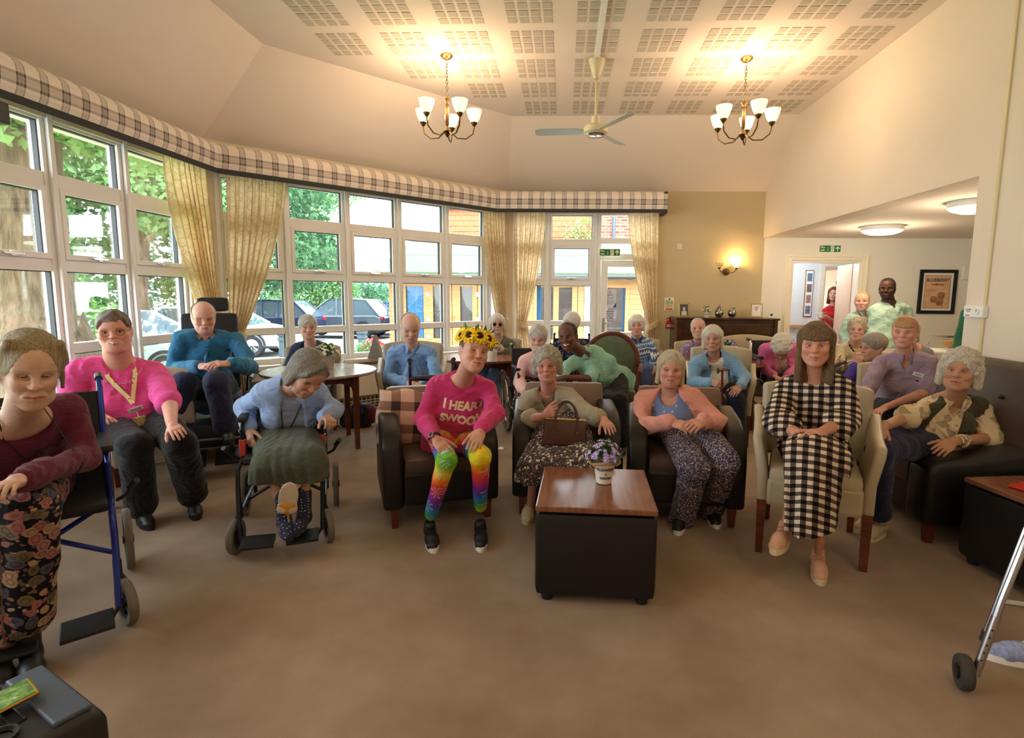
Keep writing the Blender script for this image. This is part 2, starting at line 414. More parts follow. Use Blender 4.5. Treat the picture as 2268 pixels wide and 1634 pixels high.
# glazed door in the back wall
D = bpy.data.objects.new('door_1', None); COL.objects.link(D); struct(D)
fr = MB(); O1 = Vector((0, YB, 0))
wallbox(O1, UX, NY, .47, .56, 0, 2.76, -.12, -.02, fr, .008); wallbox(O1, UX, NY, 1.36, 1.45, 0, 2.76, -.12, -.02, fr, .008); wallbox(O1, UX, NY, .5, 1.42, 2.03, 2.12, -.12, -.02, fr, .008); wallbox(O1, UX, NY, .5, 1.42, 2.27, 2.36, -.12, -.03, fr, .006); wallbox(O1, UX, NY, .5, 1.42, 2.7, 2.78, -.12, -.02, fr)
fr.build('door_frame', 'upvc', D)
lf = MB()
for q in ((.57, .67, .03, 2.02), (1.25, 1.35, .03, 2.02), (.57, 1.35, 1.92, 2.02), (.57, 1.35, .03, .14), (.57, 1.35, .80, .90)): wallbox(O1, UX, NY, *q, -.10, -.03, lf, .006)
lf.build('door_leaf', 'upvc', D)
for z0, z1 in ((.14, .80), (.90, 1.92)): p = MB(); wallbox(O1, UX, NY, .672, 1.248, z0, z1, -.068, -.062, p); p.build('pane', 'pane_glass', D)
p = MB(); wallbox(O1, UX, NY, .562, 1.358, 2.36, 2.70, -.068, -.062, p); p.build('pane', 'pane_glass', D)
p = MB(); wallbox(O1, UX, NY, .562, 1.358, 2.12, 2.27, -.068, -.062, p); p.build('pane', 'pane_glass', D)
hd = MB(); wallbox(O1, UX, NY, .60, .635, .88, 1.12, -.03, -.02, hd, .004); wallbox(O1, UX, NY, .61, .74, 1.03, 1.05, -.01, .01, hd, .004); hd.build('door_handle', 'steel', D)
mb = MB(); mb.b2((.5, YB-.02, 0), (1.42, YB+.25, .02)); mb.build('threshold', 'steel', D)
portal((-3.95, 3.0, 1.7), PI/2*-1, 5.6, 2.1); portal(tuple(A3+u2*(L2/2)-n2*.2+Vector((0, 0, 1.7))), math.atan2(u2.y, u2.x)+PI*0, 4.0, 2.1); portal((.3, YB+.2, 1.7), 0, 2.3, 2.1)
# ---------------------------------------------------------------- tartan pelmet
m, nt, b = newmat('tartan'); n = N(nt); x, y, z = n.xyz(n.attr('uvw'))
fx = n.m('FRACT', n.m('MULTIPLY', x, 1/.165)); fz = y
def band(f, c, w): return n.m('LESS_THAN', n.m('ABSOLUTE', n.m('SUBTRACT', f, c)), w)
def mx_(*a):
 r = a[0]
 for q in a[1:]: r = n.m('MAXIMUM', r, q)
 return r
vs_ = mx_(n.m('MULTIPLY', band(fx, .5, .2), .45), n.m('MULTIPLY', band(fx, .34, .035), .85), n.m('MULTIPLY', band(fx, .66, .035), .85), n.m('MULTIPLY', band(fx, .5, .012), .7))
hs_ = mx_(n.m('MULTIPLY', band(fz, .155, .035), .45), n.m('MULTIPLY', band(fz, .185, .010), .8), n.m('MULTIPLY', band(fz, .122, .010), .8), n.m('MULTIPLY', band(fz, .155, .003), .6), n.m('MULTIPLY', band(fz, .235, .0015), .3), n.m('MULTIPLY', band(fz, .085, .0015), .3))
tot = n.m('MINIMUM', n.m('ADD', n.m('MULTIPLY', vs_, .62), n.m('MULTIPLY', hs_, .62)), 1.0)
tint = n.noise(n.comb(n.m('MULTIPLY', x, 2.3), 0, 0), 1.0)
dk = n.mix(tint, hexc('#4e3d4e'), hexc('#5b4c42'))
n.lk(n.mix(tot, hexc('#f0e7dd'), dk), b.inputs['Base Color']); b.inputs['Roughness'].default_value = .9
n.bump(b, n.noise(n.obj(), 500), .2, .002); MATS['tartan'] = m
mat('charcoal_fabric', '#3b3d3f', .9, var=.1)
P_ = thing('pelmet', 'white and plum tartan pelmet with charcoal hem running over the bay windows', 'pelmet')
path = [Vector((-3.58, YE+.3, 0)), Vector((-3.58, 5.70, 0)), Vector((-1.03, 8.36, 0)), Vector((1.49, 8.40, 0))]
def pelm(name, z0, z1, off, mt, bulge):
 bm = bmesh.new(); la = bm.loops.layers
 ly = bm.verts.layers.float_vector.new('uvw')
 s = 0; NZ = 8
 for i in range(3):
  a, b_ = path[i], path[i+1]; d = (b_-a); L = d.length; d.normalize(); nn = Vector((d.y, -d.x, 0))
  if nn.dot(Vector((0, 3, 0))-a) < 0: nn = -nn
  NS = 12; grid = []
  for q in range(NS+1):
   rowv = []
   for k in range(NZ+1):
    f = k/NZ; z = z0+(z1-z0)*f; bl = bulge*math.sin(PI*min(1, f*1.0))**.6-(.05*max(0, f-.8)/.2 if bulge else 0)
    # mitre: keep the corner on the path
    p = a+d*(L*q/NS); bl_ = bl+off
    t = 0.0
    if q == NS and i < 2: dn = (path[i+2]-path[i+1]).normalized(); t = 1
    if q == 0 and i > 0: dn = (path[i]-path[i-1]).normalized(); t = 1
    if t:
     n1 = nn; n2_ = Vector((dn.y, -dn.x, 0))
     if n2_.dot(Vector((0, 3, 0))-p) < 0: n2_ = -n2_
     mvec = (n1+n2_).normalized(); pp = p+mvec*(bl_/max(.3, mvec.dot(n1)))
    else: pp = p+nn*bl_
    v = bm.verts.new((pp.x, pp.y, z)); v[ly] = Vector((s+L*q/NS, z-2.683, 0)); rowv.append(v)
   grid.append(rowv)
  for q in range(NS):
   for k in range(NZ): bm.faces.new((grid[q][k], grid[q+1][k], grid[q+1][k+1], grid[q][k+1]))
  s += L
  if i == 2:   # return to the wall
   pass
 me = bpy.data.meshes.new(name); bm.to_mesh(me); bm.free()
 return link(name, me, mt, P_, smooth=False)
pelm('valance', 2.735, 2.995, 0, 'tartan', .03); pelm('hem_band', 2.683, 2.738, .004, 'charcoal_fabric', 0)
bd = MB(); bd.b2((1.44, 8.40, 2.683), (1.49, YB, 2.99)); bd.b2((-.9, 8.47, 2.93), (1.48, YB, 2.95)); bd.box(A3+u2*(L2/2)+n2*.09+Vector((0, 0, 2.94)), (L2-.2, .20, .02), (0, 0, math.atan2(u2.y, u2.x))); bd.b2((AX, YE+.3, 2.93), (-3.62, AY-.1, 2.95))
bd.build('board', 'charcoal_fabric', P_)
# ---------------------------------------------------------------- curtains
m, nt, b = newmat('curtain'); n = N(nt); uv = n.attr('uvw')
vo = n.vor(uv, 9, 'DISTANCE_TO_EDGE'); ln = n.m('LESS_THAN', vo, .028); w2 = n.noise(uv, 14, 3)
c = n.mix(n.m('MULTIPLY', ln, .55), n.ramp(w2, [(.4, hexc('#eeddb8')), (.6, hexc('#e2cba0'))]), hexc('#c2a880'))
n.lk(c, b.inputs['Base Color']); b.inputs['Roughness'].default_value = .85
out = [x for x in nt.nodes if x.type == 'OUTPUT_MATERIAL'][0]
tl = n.n('ShaderNodeBsdfTranslucent'); n.lk(c, tl.inputs[0]); ms = n.n('ShaderNodeMixShader'); ms.inputs[0].default_value = .5
n.lk(b.outputs[0], ms.inputs[1]); n.lk(tl.outputs[0], ms.inputs[2]); n.lk(ms.outputs[0], out.inputs[0]); MATS['curtain'] = m
def curtain(label, top0, top1, tie, bot0, bot1, ztie=1.02, nf=7):
 """pleated curtain: hangs from top0..top1 (z 2.72), gathers at the tieback, falls to the sill"""
 top0, top1, tie, bot0, bot1 = [Vector(q) for q in (top0, top1, tie, bot0, bot1)]
 d = (top1-top0).normalized(); nn = Vector((d.y, -d.x, 0))
 if nn.dot(Vector((0, 3, 0))-top0) < 0: nn = -nn
 t = thing('curtain', label, 'curtain', group=None)
 bm = bmesh.new(); ly = bm.verts.layers.float_vector.new('uvw'); NU, NZ = 84, 34; g = []
 zt, zb = 2.74, .30
 for k in range(NZ+1):
  z = zt+(zb-zt)*k/NZ
  if z > ztie:
   f = (zt-z)/(zt-ztie); e = f**1.7
   w0 = .5*(top1-top0).length*(1-e)+.065*e
   c0 = (top0+top1)/2*(1-f**1.5)+tie*f**1.5
  else:
   f = min(1, (ztie-z)/(ztie-zb)); e = f**.6
   w0 = .065*(1-e)+.5*(bot1-bot0).length*e; c0 = tie*(1-e)+(bot0+bot1)/2*e
  row = []
  for i in range(NU+1):
   u = i/NU*2-1
   amp = .028*(.5+.8*min(1, (zt-z)*2)); ph = u*PI*nf+.6*math.sin(u*5)
   p = c0+d*(u*w0+.012*math.sin(ph*2))+nn*(amp*math.sin(ph)+.012*math.sin(3*u+z))
   v = bm.verts.new((p.x, p.y, z)); v[ly] = Vector(((u+1)*.55, 0, z)); row.append(v)
  g.append(row)
 for k in range(NZ):
  for i in range(NU): bm.faces.new((g[k][i], g[k+1][i], g[k+1][i+1], g[k][i+1]))
 me = bpy.data.meshes.new('drape'); bm.to_mesh(me); bm.free(); link('drape', me, 'curtain', t, smooth=True)
 hk = MB(); pt = []
 side = 1 if (tie-(top0+top1)/2).dot(d) > 0 else -1
 for i in range(17):
  a = PI*2*i/16; q = tie+d*(.095*math.cos(a))+nn*(.075*math.sin(a)); pt.append((q.x, q.y, ztie+.05*side*math.cos(a)))
 hk2 = MB()
 k = len(pt)-1
 hk2.add([(p[0], p[1], p[2]-.05) for p in pt[:k]]+[(p[0], p[1], p[2]+.05) for p in pt[:k]], [(i, (i+1) % k, k+(i+1) % k, k+i) for i in range(k)])
 me = hk2.build('tieback', 'curtain', t, smooth=True)
 at_ = me.data.attributes.new('uvw', 'FLOAT_VECTOR', 'POINT')
 at_.data.foreach_set('vector', [c for v in me.data.vertices for c in v.co])
 return t
def bayp(s, t=.11): q = A3+u2*s+n2*t; return (q.x, q.y, 0)
def leftp(y, t=.11): return (AX+t, y, 0)
def backp(x, t=.11): return (x, YB-t, 0)
curtain('beige patterned curtain left of the bay corner, gathered behind the man in teal', leftp(5.05), leftp(5.66), leftp(5.62, .13), leftp(5.45), leftp(5.68))
curtain('wide glowing beige curtain right of the left bay corner with tieback', bayp(.16), bayp(.80), bayp(.18, .14), bayp(.10), bayp(.34), nf=8)
curtain('beige curtain left of the second bay corner beside the sunglasses wearer', bayp(3.56), bayp(3.98), bayp(3.92, .13), bayp(3.80), bayp(4.0))
curtain('beige curtain right of the second bay corner, swept to its tieback', backp(-.80), backp(-.30), backp(-.66, .13), backp(-.78), backp(-.45), nf=6)
curtain('beige curtain at the right end of the pelmet beside the fire notice', backp(.94), backp(1.42), backp(1.36, .13), backp(1.22), backp(1.44), nf=6)
# ---------------------------------------------------------------- inner doorway and corridor
D = bpy.data.objects.new('door_2', None); COL.objects.link(D); struct(D)
fr = MB()
for q in (((3.37, YB-.02, 0), (3.47, YB+.02, 2.13)), ((4.51, YB-.02, 0), (4.62, YB+.02, 2.13)), ((3.37, YB-.02, 2.03), (4.62, YB+.02, 2.13))): fr.b2(*q, .012)
for q in (((3.39, YB-.035, 0), (3.42, YB, 2.11)), ((4.57, YB-.035, 0), (4.60, YB, 2.11)), ((3.39, YB-.035, 2.08), (4.60, YB, 2.11))): fr.b2(*q, .008)
for q in (((3.46, YB, 0), (3.50, YB+.17, 2.03)), ((4.48, YB, 0), (4.52, YB+.17, 2.03)), ((3.47, YB, 2.0), (4.51, YB+.17, 2.04))): fr.b2(*q)
fr.build('door_frame', 'gloss_white', D)
w_ = MB(); w_.b2((3.3, 9.0, 0), (3.40, 10.7, 2.4)); w_.b2((3.40, 10.6, 0), (4.80, 10.7, 2.4)); w_.b2((5.35, 10.6, 0), (7, 10.7, 2.4)); w_.b2((4.80, 10.6, 2.05), (5.35, 10.7, 2.4))
struct(w_.build('wall_corridor', 'wall_blue'))
w_ = MB(); w_.b2((3.3, 8.95, 2.4), (7.4, 13.2, 2.46)); struct(w_.build('ceiling_corridor', 'ceiling_paint'))
w_ = MB(); w_.b2((4.2, 12.9, 0), (7, 13, 2.4)); w_.b2((6.9, 8.9, 0), (7, 13, 2.4)); struct(w_.build('wall_corridor_end', 'wall_cream'))
mat('door_pink', '#e2bfa6', .5, var=.04); 
D = bpy.data.objects.new('door_3', None); COL.objects.link(D); struct(D)
a = Vector((4.50, 8.95, 0)); an = math.radians(79)
mb = MB(); mb.box(a+Vector((math.cos(an)*.40, math.sin(an)*.40, 1.0)), (.80, .045, 2.0), (0, 0, an)); mb.build('door_leaf', 'door_pink', D)
mb = MB(); q = a+Vector((math.cos(an)*.74, math.sin(an)*.74, 0)); mb.box(q+Vector((-.03, -.02, 1.84)), (.012, .012, .28), (0, 0, an)); mb.cyl(q+Vector((-.035, -.03, 1.66)), q+Vector((-.035, -.03, 1.72)), .012); mb.build('door_closer', 'white_plastic', D)
D = bpy.data.objects.new('door_4', None); COL.objects.link(D); struct(D)
fr = MB()
for q in (((4.72, 10.57, 0), (4.81, 10.61, 2.13)), ((5.34, 10.57, 0), (5.43, 10.61, 2.13)), ((4.72, 10.57, 2.04), (5.43, 10.61, 2.13))): fr.b2(*q, .01)
fr.build('door_frame', 'gloss_white', D)
mb = MB(); mb.b2((5.20, 10.75, 0), (5.25, 11.4, 2.0)); mb.build('door_leaf', 'door_pink', D)
mb = MB(); mb.cyl((5.19, 10.90, 1.75), (5.20, 10.90, 1.75), .05, n=20); mb.build('door_plate', 'ink_blue', D)
hr = thing('handrail', 'wooden handrail along the pale blue corridor wall', 'handrail')
mb = MB(); mb.b2((3.55, 10.52, .90), (4.68, 10.56, .96), .01); wood('rail_wood', '#b58a5c', '#c79c6c'); mb.build('rail', 'rail_wood', hr)
for xx in (3.8, 4.3, 4.6): mb = MB(); mb.tube([(xx, 10.60, .86), (xx, 10.55, .86), (xx, 10.54, .90)], .008); mb.build('bracket', 'chrome', hr)

# ================================================================ PEOPLE: signed-distance modelling
V3 = lambda p: np.array(p, dtype=np.float64)
def unit(v): v = np.asarray(v, float); return v/(np.linalg.norm(v)+1e-12)
class Field:
 """grid of signed distance; primitives are blended in locally"""
 def __init__(s, prims, cell, pad=.03):
  lo = np.full(3, 1e9); hi = -lo
  for p in prims:
   if p[-1] == '-': continue
   if p[0] == 'c':
    _, a, b, ra, rb, k, _o = p; r = max(ra, rb); lo = np.minimum(lo, np.minimum(a, b)-r); hi = np.maximum(hi, np.maximum(a, b)+r)
   else:
    _, c, r, R, k, _o = p; m = max(r); lo = np.minimum(lo, np.asarray(c)-m); hi = np.maximum(hi, np.asarray(c)+m)
  s.lo = lo-pad; s.cell = cell
  s.n = np.ceil((hi+pad-s.lo)/cell).astype(int)+1
  s.d = np.full(s.n, .1, dtype=np.float32)
  s.ax = [(s.lo[i]+np.arange(s.n[i])*cell).astype(np.float32) for i in range(3)]
  for p in prims: s.add(p)
 def win(s, lo, hi):
  i0 = np.clip(np.floor((np.asarray(lo)-s.lo)/s.cell).astype(int), 0, s.n); i1 = np.clip(np.ceil((np.asarray(hi)-s.lo)/s.cell).astype(int)+1, 0, s.n)
  return tuple(slice(a, b) for a, b in zip(i0, i1))
 def xyz(s, w=None):
  w = w or (slice(None),)*3
  return s.ax[0][w[0]][:, None, None], s.ax[1][w[1]][None, :, None], s.ax[2][w[2]][None, None, :]
 def add(s, p):
  if p[0] == 'c':
   _, a, b, ra, rb, k, op = p; a = V3(a); b = V3(b); m = max(ra, rb)+k+.03
   w = s.win(np.minimum(a, b)-m, np.maximum(a, b)+m); X, Y, Z = s.xyz(w)
   if X.size*Y.size*Z.size == 0: return
   ab = b-a; l2 = ab@ab+1e-12
   px, py, pz = X-a[0], Y-a[1], Z-a[2]
   t = np.clip((px*ab[0]+py*ab[1]+pz*ab[2])/l2, 0, 1)
   q = np.sqrt((px-t*ab[0])**2+(py-t*ab[1])**2+(pz-t*ab[2])**2)-(ra+(rb-ra)*t)
  else:
   _, c, r, R, k, op = p; c = V3(c); m = max(r)+k+.03
   w = s.win(c-m, c+m); X, Y, Z = s.xyz(w)
   if X.size*Y.size*Z.size == 0: return
   px, py, pz = X-c[0], Y-c[1], Z-c[2]
   if R is not None:
    px, py, pz = (R[i][0]*px+R[i][1]*py+R[i][2]*pz for i in range(3))
   k0 = np.sqrt((px/r[0])**2+(py/r[1])**2+(pz/r[2])**2); k1 = np.sqrt((px/r[0]**2)**2+(py/r[1]**2)**2+(pz/r[2]**2)**2)
   q = k0*(k0-1)/np.maximum(k1, 1e-6)
  d = s.d[w]
  if op == '+':
   h = np.maximum(k-np.abs(d-q), 0)/k; s.d[w] = np.minimum(d, q)-h*h*k*.25
  else:
   q = -q; h = np.maximum(k-np.abs(d-q), 0)/k; s.d[w] = np.maximum(d, q)+h*h*k*.25
 def mesh(s):
  d = s.d; sg = d < 0
  c = sum(sg[i:sg.shape[0]-1+i, j:sg.shape[1]-1+j, k:sg.shape[2]-1+k].astype(np.int8) for i in (0, 1) for j in (0, 1) for k in (0, 1))
  act = (c > 0) & (c < 8); idx = np.argwhere(act)
  if len(idx) == 0: return np.zeros((0, 3)), np.zeros((0, 4), int)
  im = np.full(act.shape, -1, np.int32); im[act] = np.arange(len(idx))
  pos = np.zeros((len(idx), 3)); cnt = np.zeros(len(idx))
  I, J, K = idx.T
  for ax in range(3):
   o1, o2 = [q for q in range(3) if q != ax]
   for u in (0, 1):
    for v in (0, 1):
     oa = [0, 0, 0]; oa[o1] = u; oa[o2] = v; ob = list(oa); ob[ax] = 1
     va = d[I+oa[0], J+oa[1], K+oa[2]]; vb = d[I+ob[0], J+ob[1], K+ob[2]]
     x = (va < 0) != (vb < 0); t = np.where(x, va/(np.where(x, va-vb, 1)), 0)
     q = np.zeros((len(idx), 3)); q[:, o1] = u; q[:, o2] = v; q[:, ax] = t
     pos += q*x[:, None]; cnt += x
  V = s.lo+(idx+pos/cnt[:, None])*s.cell
  F = []
  for ax in range(3):
   o1, o2 = [(1, 2), (2, 0), (0, 1)][ax]
   a = np.take(sg, range(sg.shape[ax]-1), ax); b = np.take(sg, range(1, sg.shape[ax]), ax)
   e = np.argwhere(a != b); e = e[(e[:, o1] > 0) & (e[:, o2] > 0) & (e[:, o1] < sg.shape[o1]-1) & (e[:, o2] < sg.shape[o2]-1)]
   if not len(e): continue
   fl = sg[tuple(e.T)]
   q = []
   for u, v in ((-1, -1), (0, -1), (0, 0), (-1, 0)):
    z = e.copy(); z[:, o1] += u; z[:, o2] += v; q.append(im[tuple(z.T)])
   q = np.stack(q, 1); q[~fl] = q[~fl][:, ::-1]; F.append(q)
  return V, np.concatenate(F)
def C_(a, b, ra, rb=None, k=.02, op='+'): return ('c', V3(a), V3(b), ra, ra if rb is None else rb, k, op)
def E_(c, r, R=None, k=.02, op='+'): return ('e', V3(c), r if hasattr(r, '__len__') else (r, r, r), R, k, op)
def npmesh(name, V, F, attrs=None, smooth=True):
 me = bpy.data.meshes.new(name); nv, nf = len(V), len(F)
 me.vertices.add(nv); me.vertices.foreach_set('co', np.asarray(V, np.float32).ravel())
 k = F.shape[1]
 me.loops.add(nf*k); me.loops.foreach_set('vertex_index', F.astype(np.int32).ravel())
 me.polygons.add(nf); me.polygons.foreach_set('loop_start', np.arange(nf, dtype=np.int32)*k)
 try: me.polygons.foreach_set('loop_total', np.full(nf, k, np.int32))
 except Exception: pass
 me.update(calc_edges=True)
 if smooth: me.polygons.foreach_set('use_smooth', np.ones(nf, bool))
 for an, av in (attrs or {}).items():
  at_ = me.attributes.new(an, 'FLOAT_VECTOR', 'POINT'); at_.data.foreach_set('vector', np.asarray(av, np.float32).ravel())
 return me
def wrinkle(fl, amp, f=45, seed=0, along=None):
 X, Y, Z = fl.xyz(); r = np.random.default_rng(seed); q = 0
 for i in range(4):
  v = unit(r.normal(size=3)+(0 if along is None else 0)); ff = f*(.5+.4*i); ph = r.uniform(0, 6)
  if along is not None: v = unit(v*.45+np.asarray(along)*.9)
  w2 = unit(r.normal(size=3))*f*.3
  q = q+np.sin((X*v[0]+Y*v[1]+Z*v[2])*ff+ph+1.3*np.sin(X*w2[0]+Y*w2[1]+Z*w2[2]+ph))/(1+.6*i)
 w3 = unit(r.normal(size=3)); g = X*w3[0]+Y*w3[1]+Z*w3[2]; m_ = .5+.5*np.sin(X*13+ph)*np.sin(Z*11+Y*9+ph)
 fo = np.abs(np.sin(g*62+2.2*np.sin(X*21+Z*9+ph)+1.7*np.sin(Y*17-Z*14)))
 fl.d += (amp*.6*q+amp*1.5*m_*(fo-.6)).astype(np.float32)
def clipz(fl, zmin=None, zmax=None):
 Z = fl.ax[2][None, None, :]
 if zmin is not None: fl.d = np.maximum(fl.d, zmin-Z)
 if zmax is not None: fl.d = np.maximum(fl.d, Z-zmax)

# ---------------------------------------------------------------- skin / hair / cloth materials
_sk = {}
def skin_mat(base, lip, brow, smile, teeth, age, mw, blush=.5, line=True):
 key = (base, lip, brow, round(smile, 2), round(teeth, 2), age, mw, blush)
 if key in _sk: return _sk[key]
 m, nt, b = newmat('skin'); n = N(nt); hp = n.attr('hp'); x, y, z = n.xyz(hp); v = n.obj()
 bc = hexc(base); lu = sum(bc[:3])/3; bc = tuple(min(1, (q*.88+lu*.12)*1.10) for q in bc[:3])+(1,); rd = tuple(bc[i]*k for i, k in enumerate((1.0, .78, .74)))+(1,)
 dkk = tuple(q*.86 for q in bc[:3])+(1,)
 c = n.ramp(n.noise(v, 30, 4, .6), [(.3, dkk), (.7, bc)])
 ax = n.m('ABSOLUTE', x); front = n.m('GREATER_THAN', y, .03)
 def soft(dist, r0, r1):   # 1 inside r0 falling to 0 at r1
  nd = n.n('ShaderNodeMapRange', interpolation_type='SMOOTHSTEP'); n.lk(dist, nd.inputs[0]); nd.inputs[1].default_value = r0; nd.inputs[2].default_value = r1; nd.inputs[3].default_value = 1; nd.inputs[4].default_value = 0
  return nd.outputs[0]
 def dist2(cx, cz, sx_=1, sz_=1):
  a = n.m('MULTIPLY', n.m('SUBTRACT', ax, cx), sx_); e = n.m('MULTIPLY', n.m('SUBTRACT', z, cz), sz_)
  return n.m('SQRT', n.m('ADD', n.m('MULTIPLY', a, a), n.m('MULTIPLY', e, e)))
 ck = n.m('MULTIPLY', soft(dist2(.038, -.032), .008, .034), n.m('MULTIPLY', front, blush))
 c = n.mix(ck, c, rd)
 ns = n.m('MULTIPLY', soft(dist2(0, -.026), .004, .02), n.m('MULTIPLY', n.m('GREATER_THAN', y, .088), blush*.7)); c = n.mix(ns, c, rd)
 ey = n.m('MULTIPLY', soft(dist2(.031, -.001, .75, 1.15), .008, .02), n.m('MULTIPLY', front, .16)); c = n.mix(ey, c, tuple(q*k for q, k in zip(bc[:3], (.72, .56, .52)))+(1,))
 # brows
 zb = n.m('SUBTRACT', .0235, n.m('MULTIPLY', n.m('POWER', n.m('ABSOLUTE', n.m('SUBTRACT', ax, .033)), 2), 14))
 br = n.m('MULTIPLY', soft(n.m('ABSOLUTE', n.m('SUBTRACT', z, zb)), .0012, .0042), n.m('MULTIPLY', soft(n.m('ABSOLUTE', n.m('SUBTRACT', ax, .032)), .013, .021), front))
 c = n.mix(n.m('MULTIPLY', br, .7), c, hexc(brow))
 # lips
 u = n.m('DIVIDE', x, mw); u2_ = n.m('MULTIPLY', u, u); ins = n.m('MAXIMUM', n.m('SUBTRACT', 1, u2_), 0)
 zc = n.m('ADD', -.0615, n.m('MULTIPLY', u2_, .011*smile-.002)); dz = n.m('SUBTRACT', z, zc)
 up = n.m('MULTIPLY', ins, .0062+.002*teeth); lo = n.m('MULTIPLY', ins, .0085+.004*teeth)
 on = n.m('MULTIPLY', n.m('LESS_THAN', n.m('SUBTRACT', dz, up), 0), n.m('GREATER_THAN', n.m('ADD', dz, lo), 0)); on = n.m('MULTIPLY', on, n.m('GREATER_THAN', y, .05))
 c = n.mix(n.m('MULTIPLY', on, .75), c, hexc(lip))
 if teeth > 0:
  tt = n.m('MULTIPLY', n.m('LESS_THAN', n.m('ABSOLUTE', dz), n.m('MULTIPLY', ins, .0052*teeth)), n.m('GREATER_THAN', y, .05))
  c = n.mix(tt, c, hexc('#3a1512'))
  t2 = n.m('MULTIPLY', n.m('LESS_THAN', n.m('ABSOLUTE', n.m('SUBTRACT', dz, .0008)), n.m('MULTIPLY', ins, .0040*teeth)), n.m('GREATER_THAN', y, .05))
  c = n.mix(t2, c, hexc('#e9e2d4'))
 else:
  ml = n.m('MULTIPLY', soft(n.m('ABSOLUTE', dz), .0005, .0022), n.m('MULTIPLY', n.m('LESS_THAN', u2_, 1.1), n.m('GREATER_THAN', y, .05)))
  c = n.mix(n.m('MULTIPLY', ml, .75), c, hexc('#4a211c'))
 n.lk(c, b.inputs['Base Color']); b.inputs['Roughness'].default_value = .52; b.inputs['Specular IOR Level'].default_value = .35
 b.inputs['Subsurface Weight'].default_value = .0
 h = n.noise(n.scale(v, (1, 1, 2.2)), 60, 5, .7)
 n.bump(b, h, .12+.3*age, .004+.006*age)
 _sk[key] = m; return m
_hm = {}
def hair_mat(c1, c2, curly):
 if (c1, c2, curly) in _hm: return _hm[(c1, c2, curly)]
 m, nt, b = newmat('hair'); n = N(nt); hp = n.attr('hp')
 f = n.noise(hp, 95, 5, .75) if curly else n.noise(n.scale(hp, (1, 1, .10)), 170, 5, .75)
 n.lk(n.ramp(f, [(.36, hexc(c1)), (.62, hexc(c2))]), b.inputs['Base Color']); b.inputs['Roughness'].default_value = .42; b.inputs['Specular IOR Level'].default_value = .4
 n.bump(b, f, 1.0, .010); _hm[(c1, c2, curly)] = m; return m
def cloth(name, col, var=.08, fine=700, knit=.25, rough=.9):
 if name in MATS: return name
 m, nt, b = newmat(name); n = N(nt); v = n.obj(); c = hexc(col)
 f = n.noise(v, 9, 4); d = tuple(x*(1-var) for x in c[:3])+(1,); l = tuple(min(1, x*(1+var)) for x in c[:3])+(1,)
 n.lk(n.ramp(f, [(.3, d), (.7, l)]), b.inputs['Base Color']); b.inputs['Roughness'].default_value = rough; b.inputs['Specular IOR Level'].default_value = .15; b.inputs['Sheen Weight'].default_value = .15
 fo = n.m('ABSOLUTE', n.m('SUBTRACT', n.noise(n.scale(v, (1, 1, 1.8)), 13, 2, .4), .5)); n.bump(b, n.m('ADD', n.m('MULTIPLY', n.noise(v, fine, 2), .12), n.m('MULTIPLY', fo, 2.2)), knit+.25, .022); MATS[name] = m; return name
def printc(name, base, cols, scale, thr=.32, kind='F1', rnd=1, rough=.85):
 """cloth with small motifs: voronoi cells coloured from a list, over a base"""
 if name in MATS: return name
 m, nt, b = newmat(name); n = N(nt); v = n.attr('uvw')
 wv = n.n('ShaderNodeVectorMath', operation='ADD'); nn = n.n('ShaderNodeTexNoise'); nn.inputs['Scale'].default_value = scale*.8; n.lk(v, nn.inputs['Vector'])
 vm = n.n('ShaderNodeVectorMath', operation='SCALE'); n.lk(nn.outputs['Color'], vm.inputs[0]); vm.inputs['Scale'].default_value = .55/scale; n.lk(v, wv.inputs[0]); n.lk(vm.outputs[0], wv.inputs[1])
 vo = n.n('ShaderNodeTexVoronoi'); vo.inputs['Scale'].default_value = scale; vo.inputs['Randomness'].default_value = rnd; n.lk(wv.outputs[0], vo.inputs['Vector'])
 cx = n.xyz(vo.outputs['Color'])[0]
 v2 = n.n('ShaderNodeTexVoronoi'); v2.inputs['Scale'].default_value = scale*2.3; n.lk(wv.outputs[0], v2.inputs['Vector']); c2 = n.xyz(v2.outputs['Color'])[1]
 st = [(i/len(cols), hexc(c)) for i, c in enumerate(cols)]
 rim = n.m('LESS_THAN', n.m('ABSOLUTE', n.m('SUBTRACT', vo.outputs['Distance'], thr*.55)), thr*.10)
 bg_ = n.mix(n.m('MULTIPLY', n.m('LESS_THAN', v2.outputs['Distance'], thr*.85), n.m('GREATER_THAN', c2, .35)), hexc(base), n.ramp(c2, st, 'CONSTANT'))
 fg_ = n.mix(n.m('MULTIPLY', rim, .45), n.ramp(cx, st, 'CONSTANT'), hexc(base))
 n.lk(n.mix(n.m('LESS_THAN', vo.outputs['Distance'], thr), bg_, fg_), b.inputs['Base Color'])
 b.inputs['Roughness'].default_value = rough; b.inputs['Specular IOR Level'].default_value = .15
 n.bump(b, n.noise(n.obj(), 30, 3), .3, .008); MATS[name] = m; return name
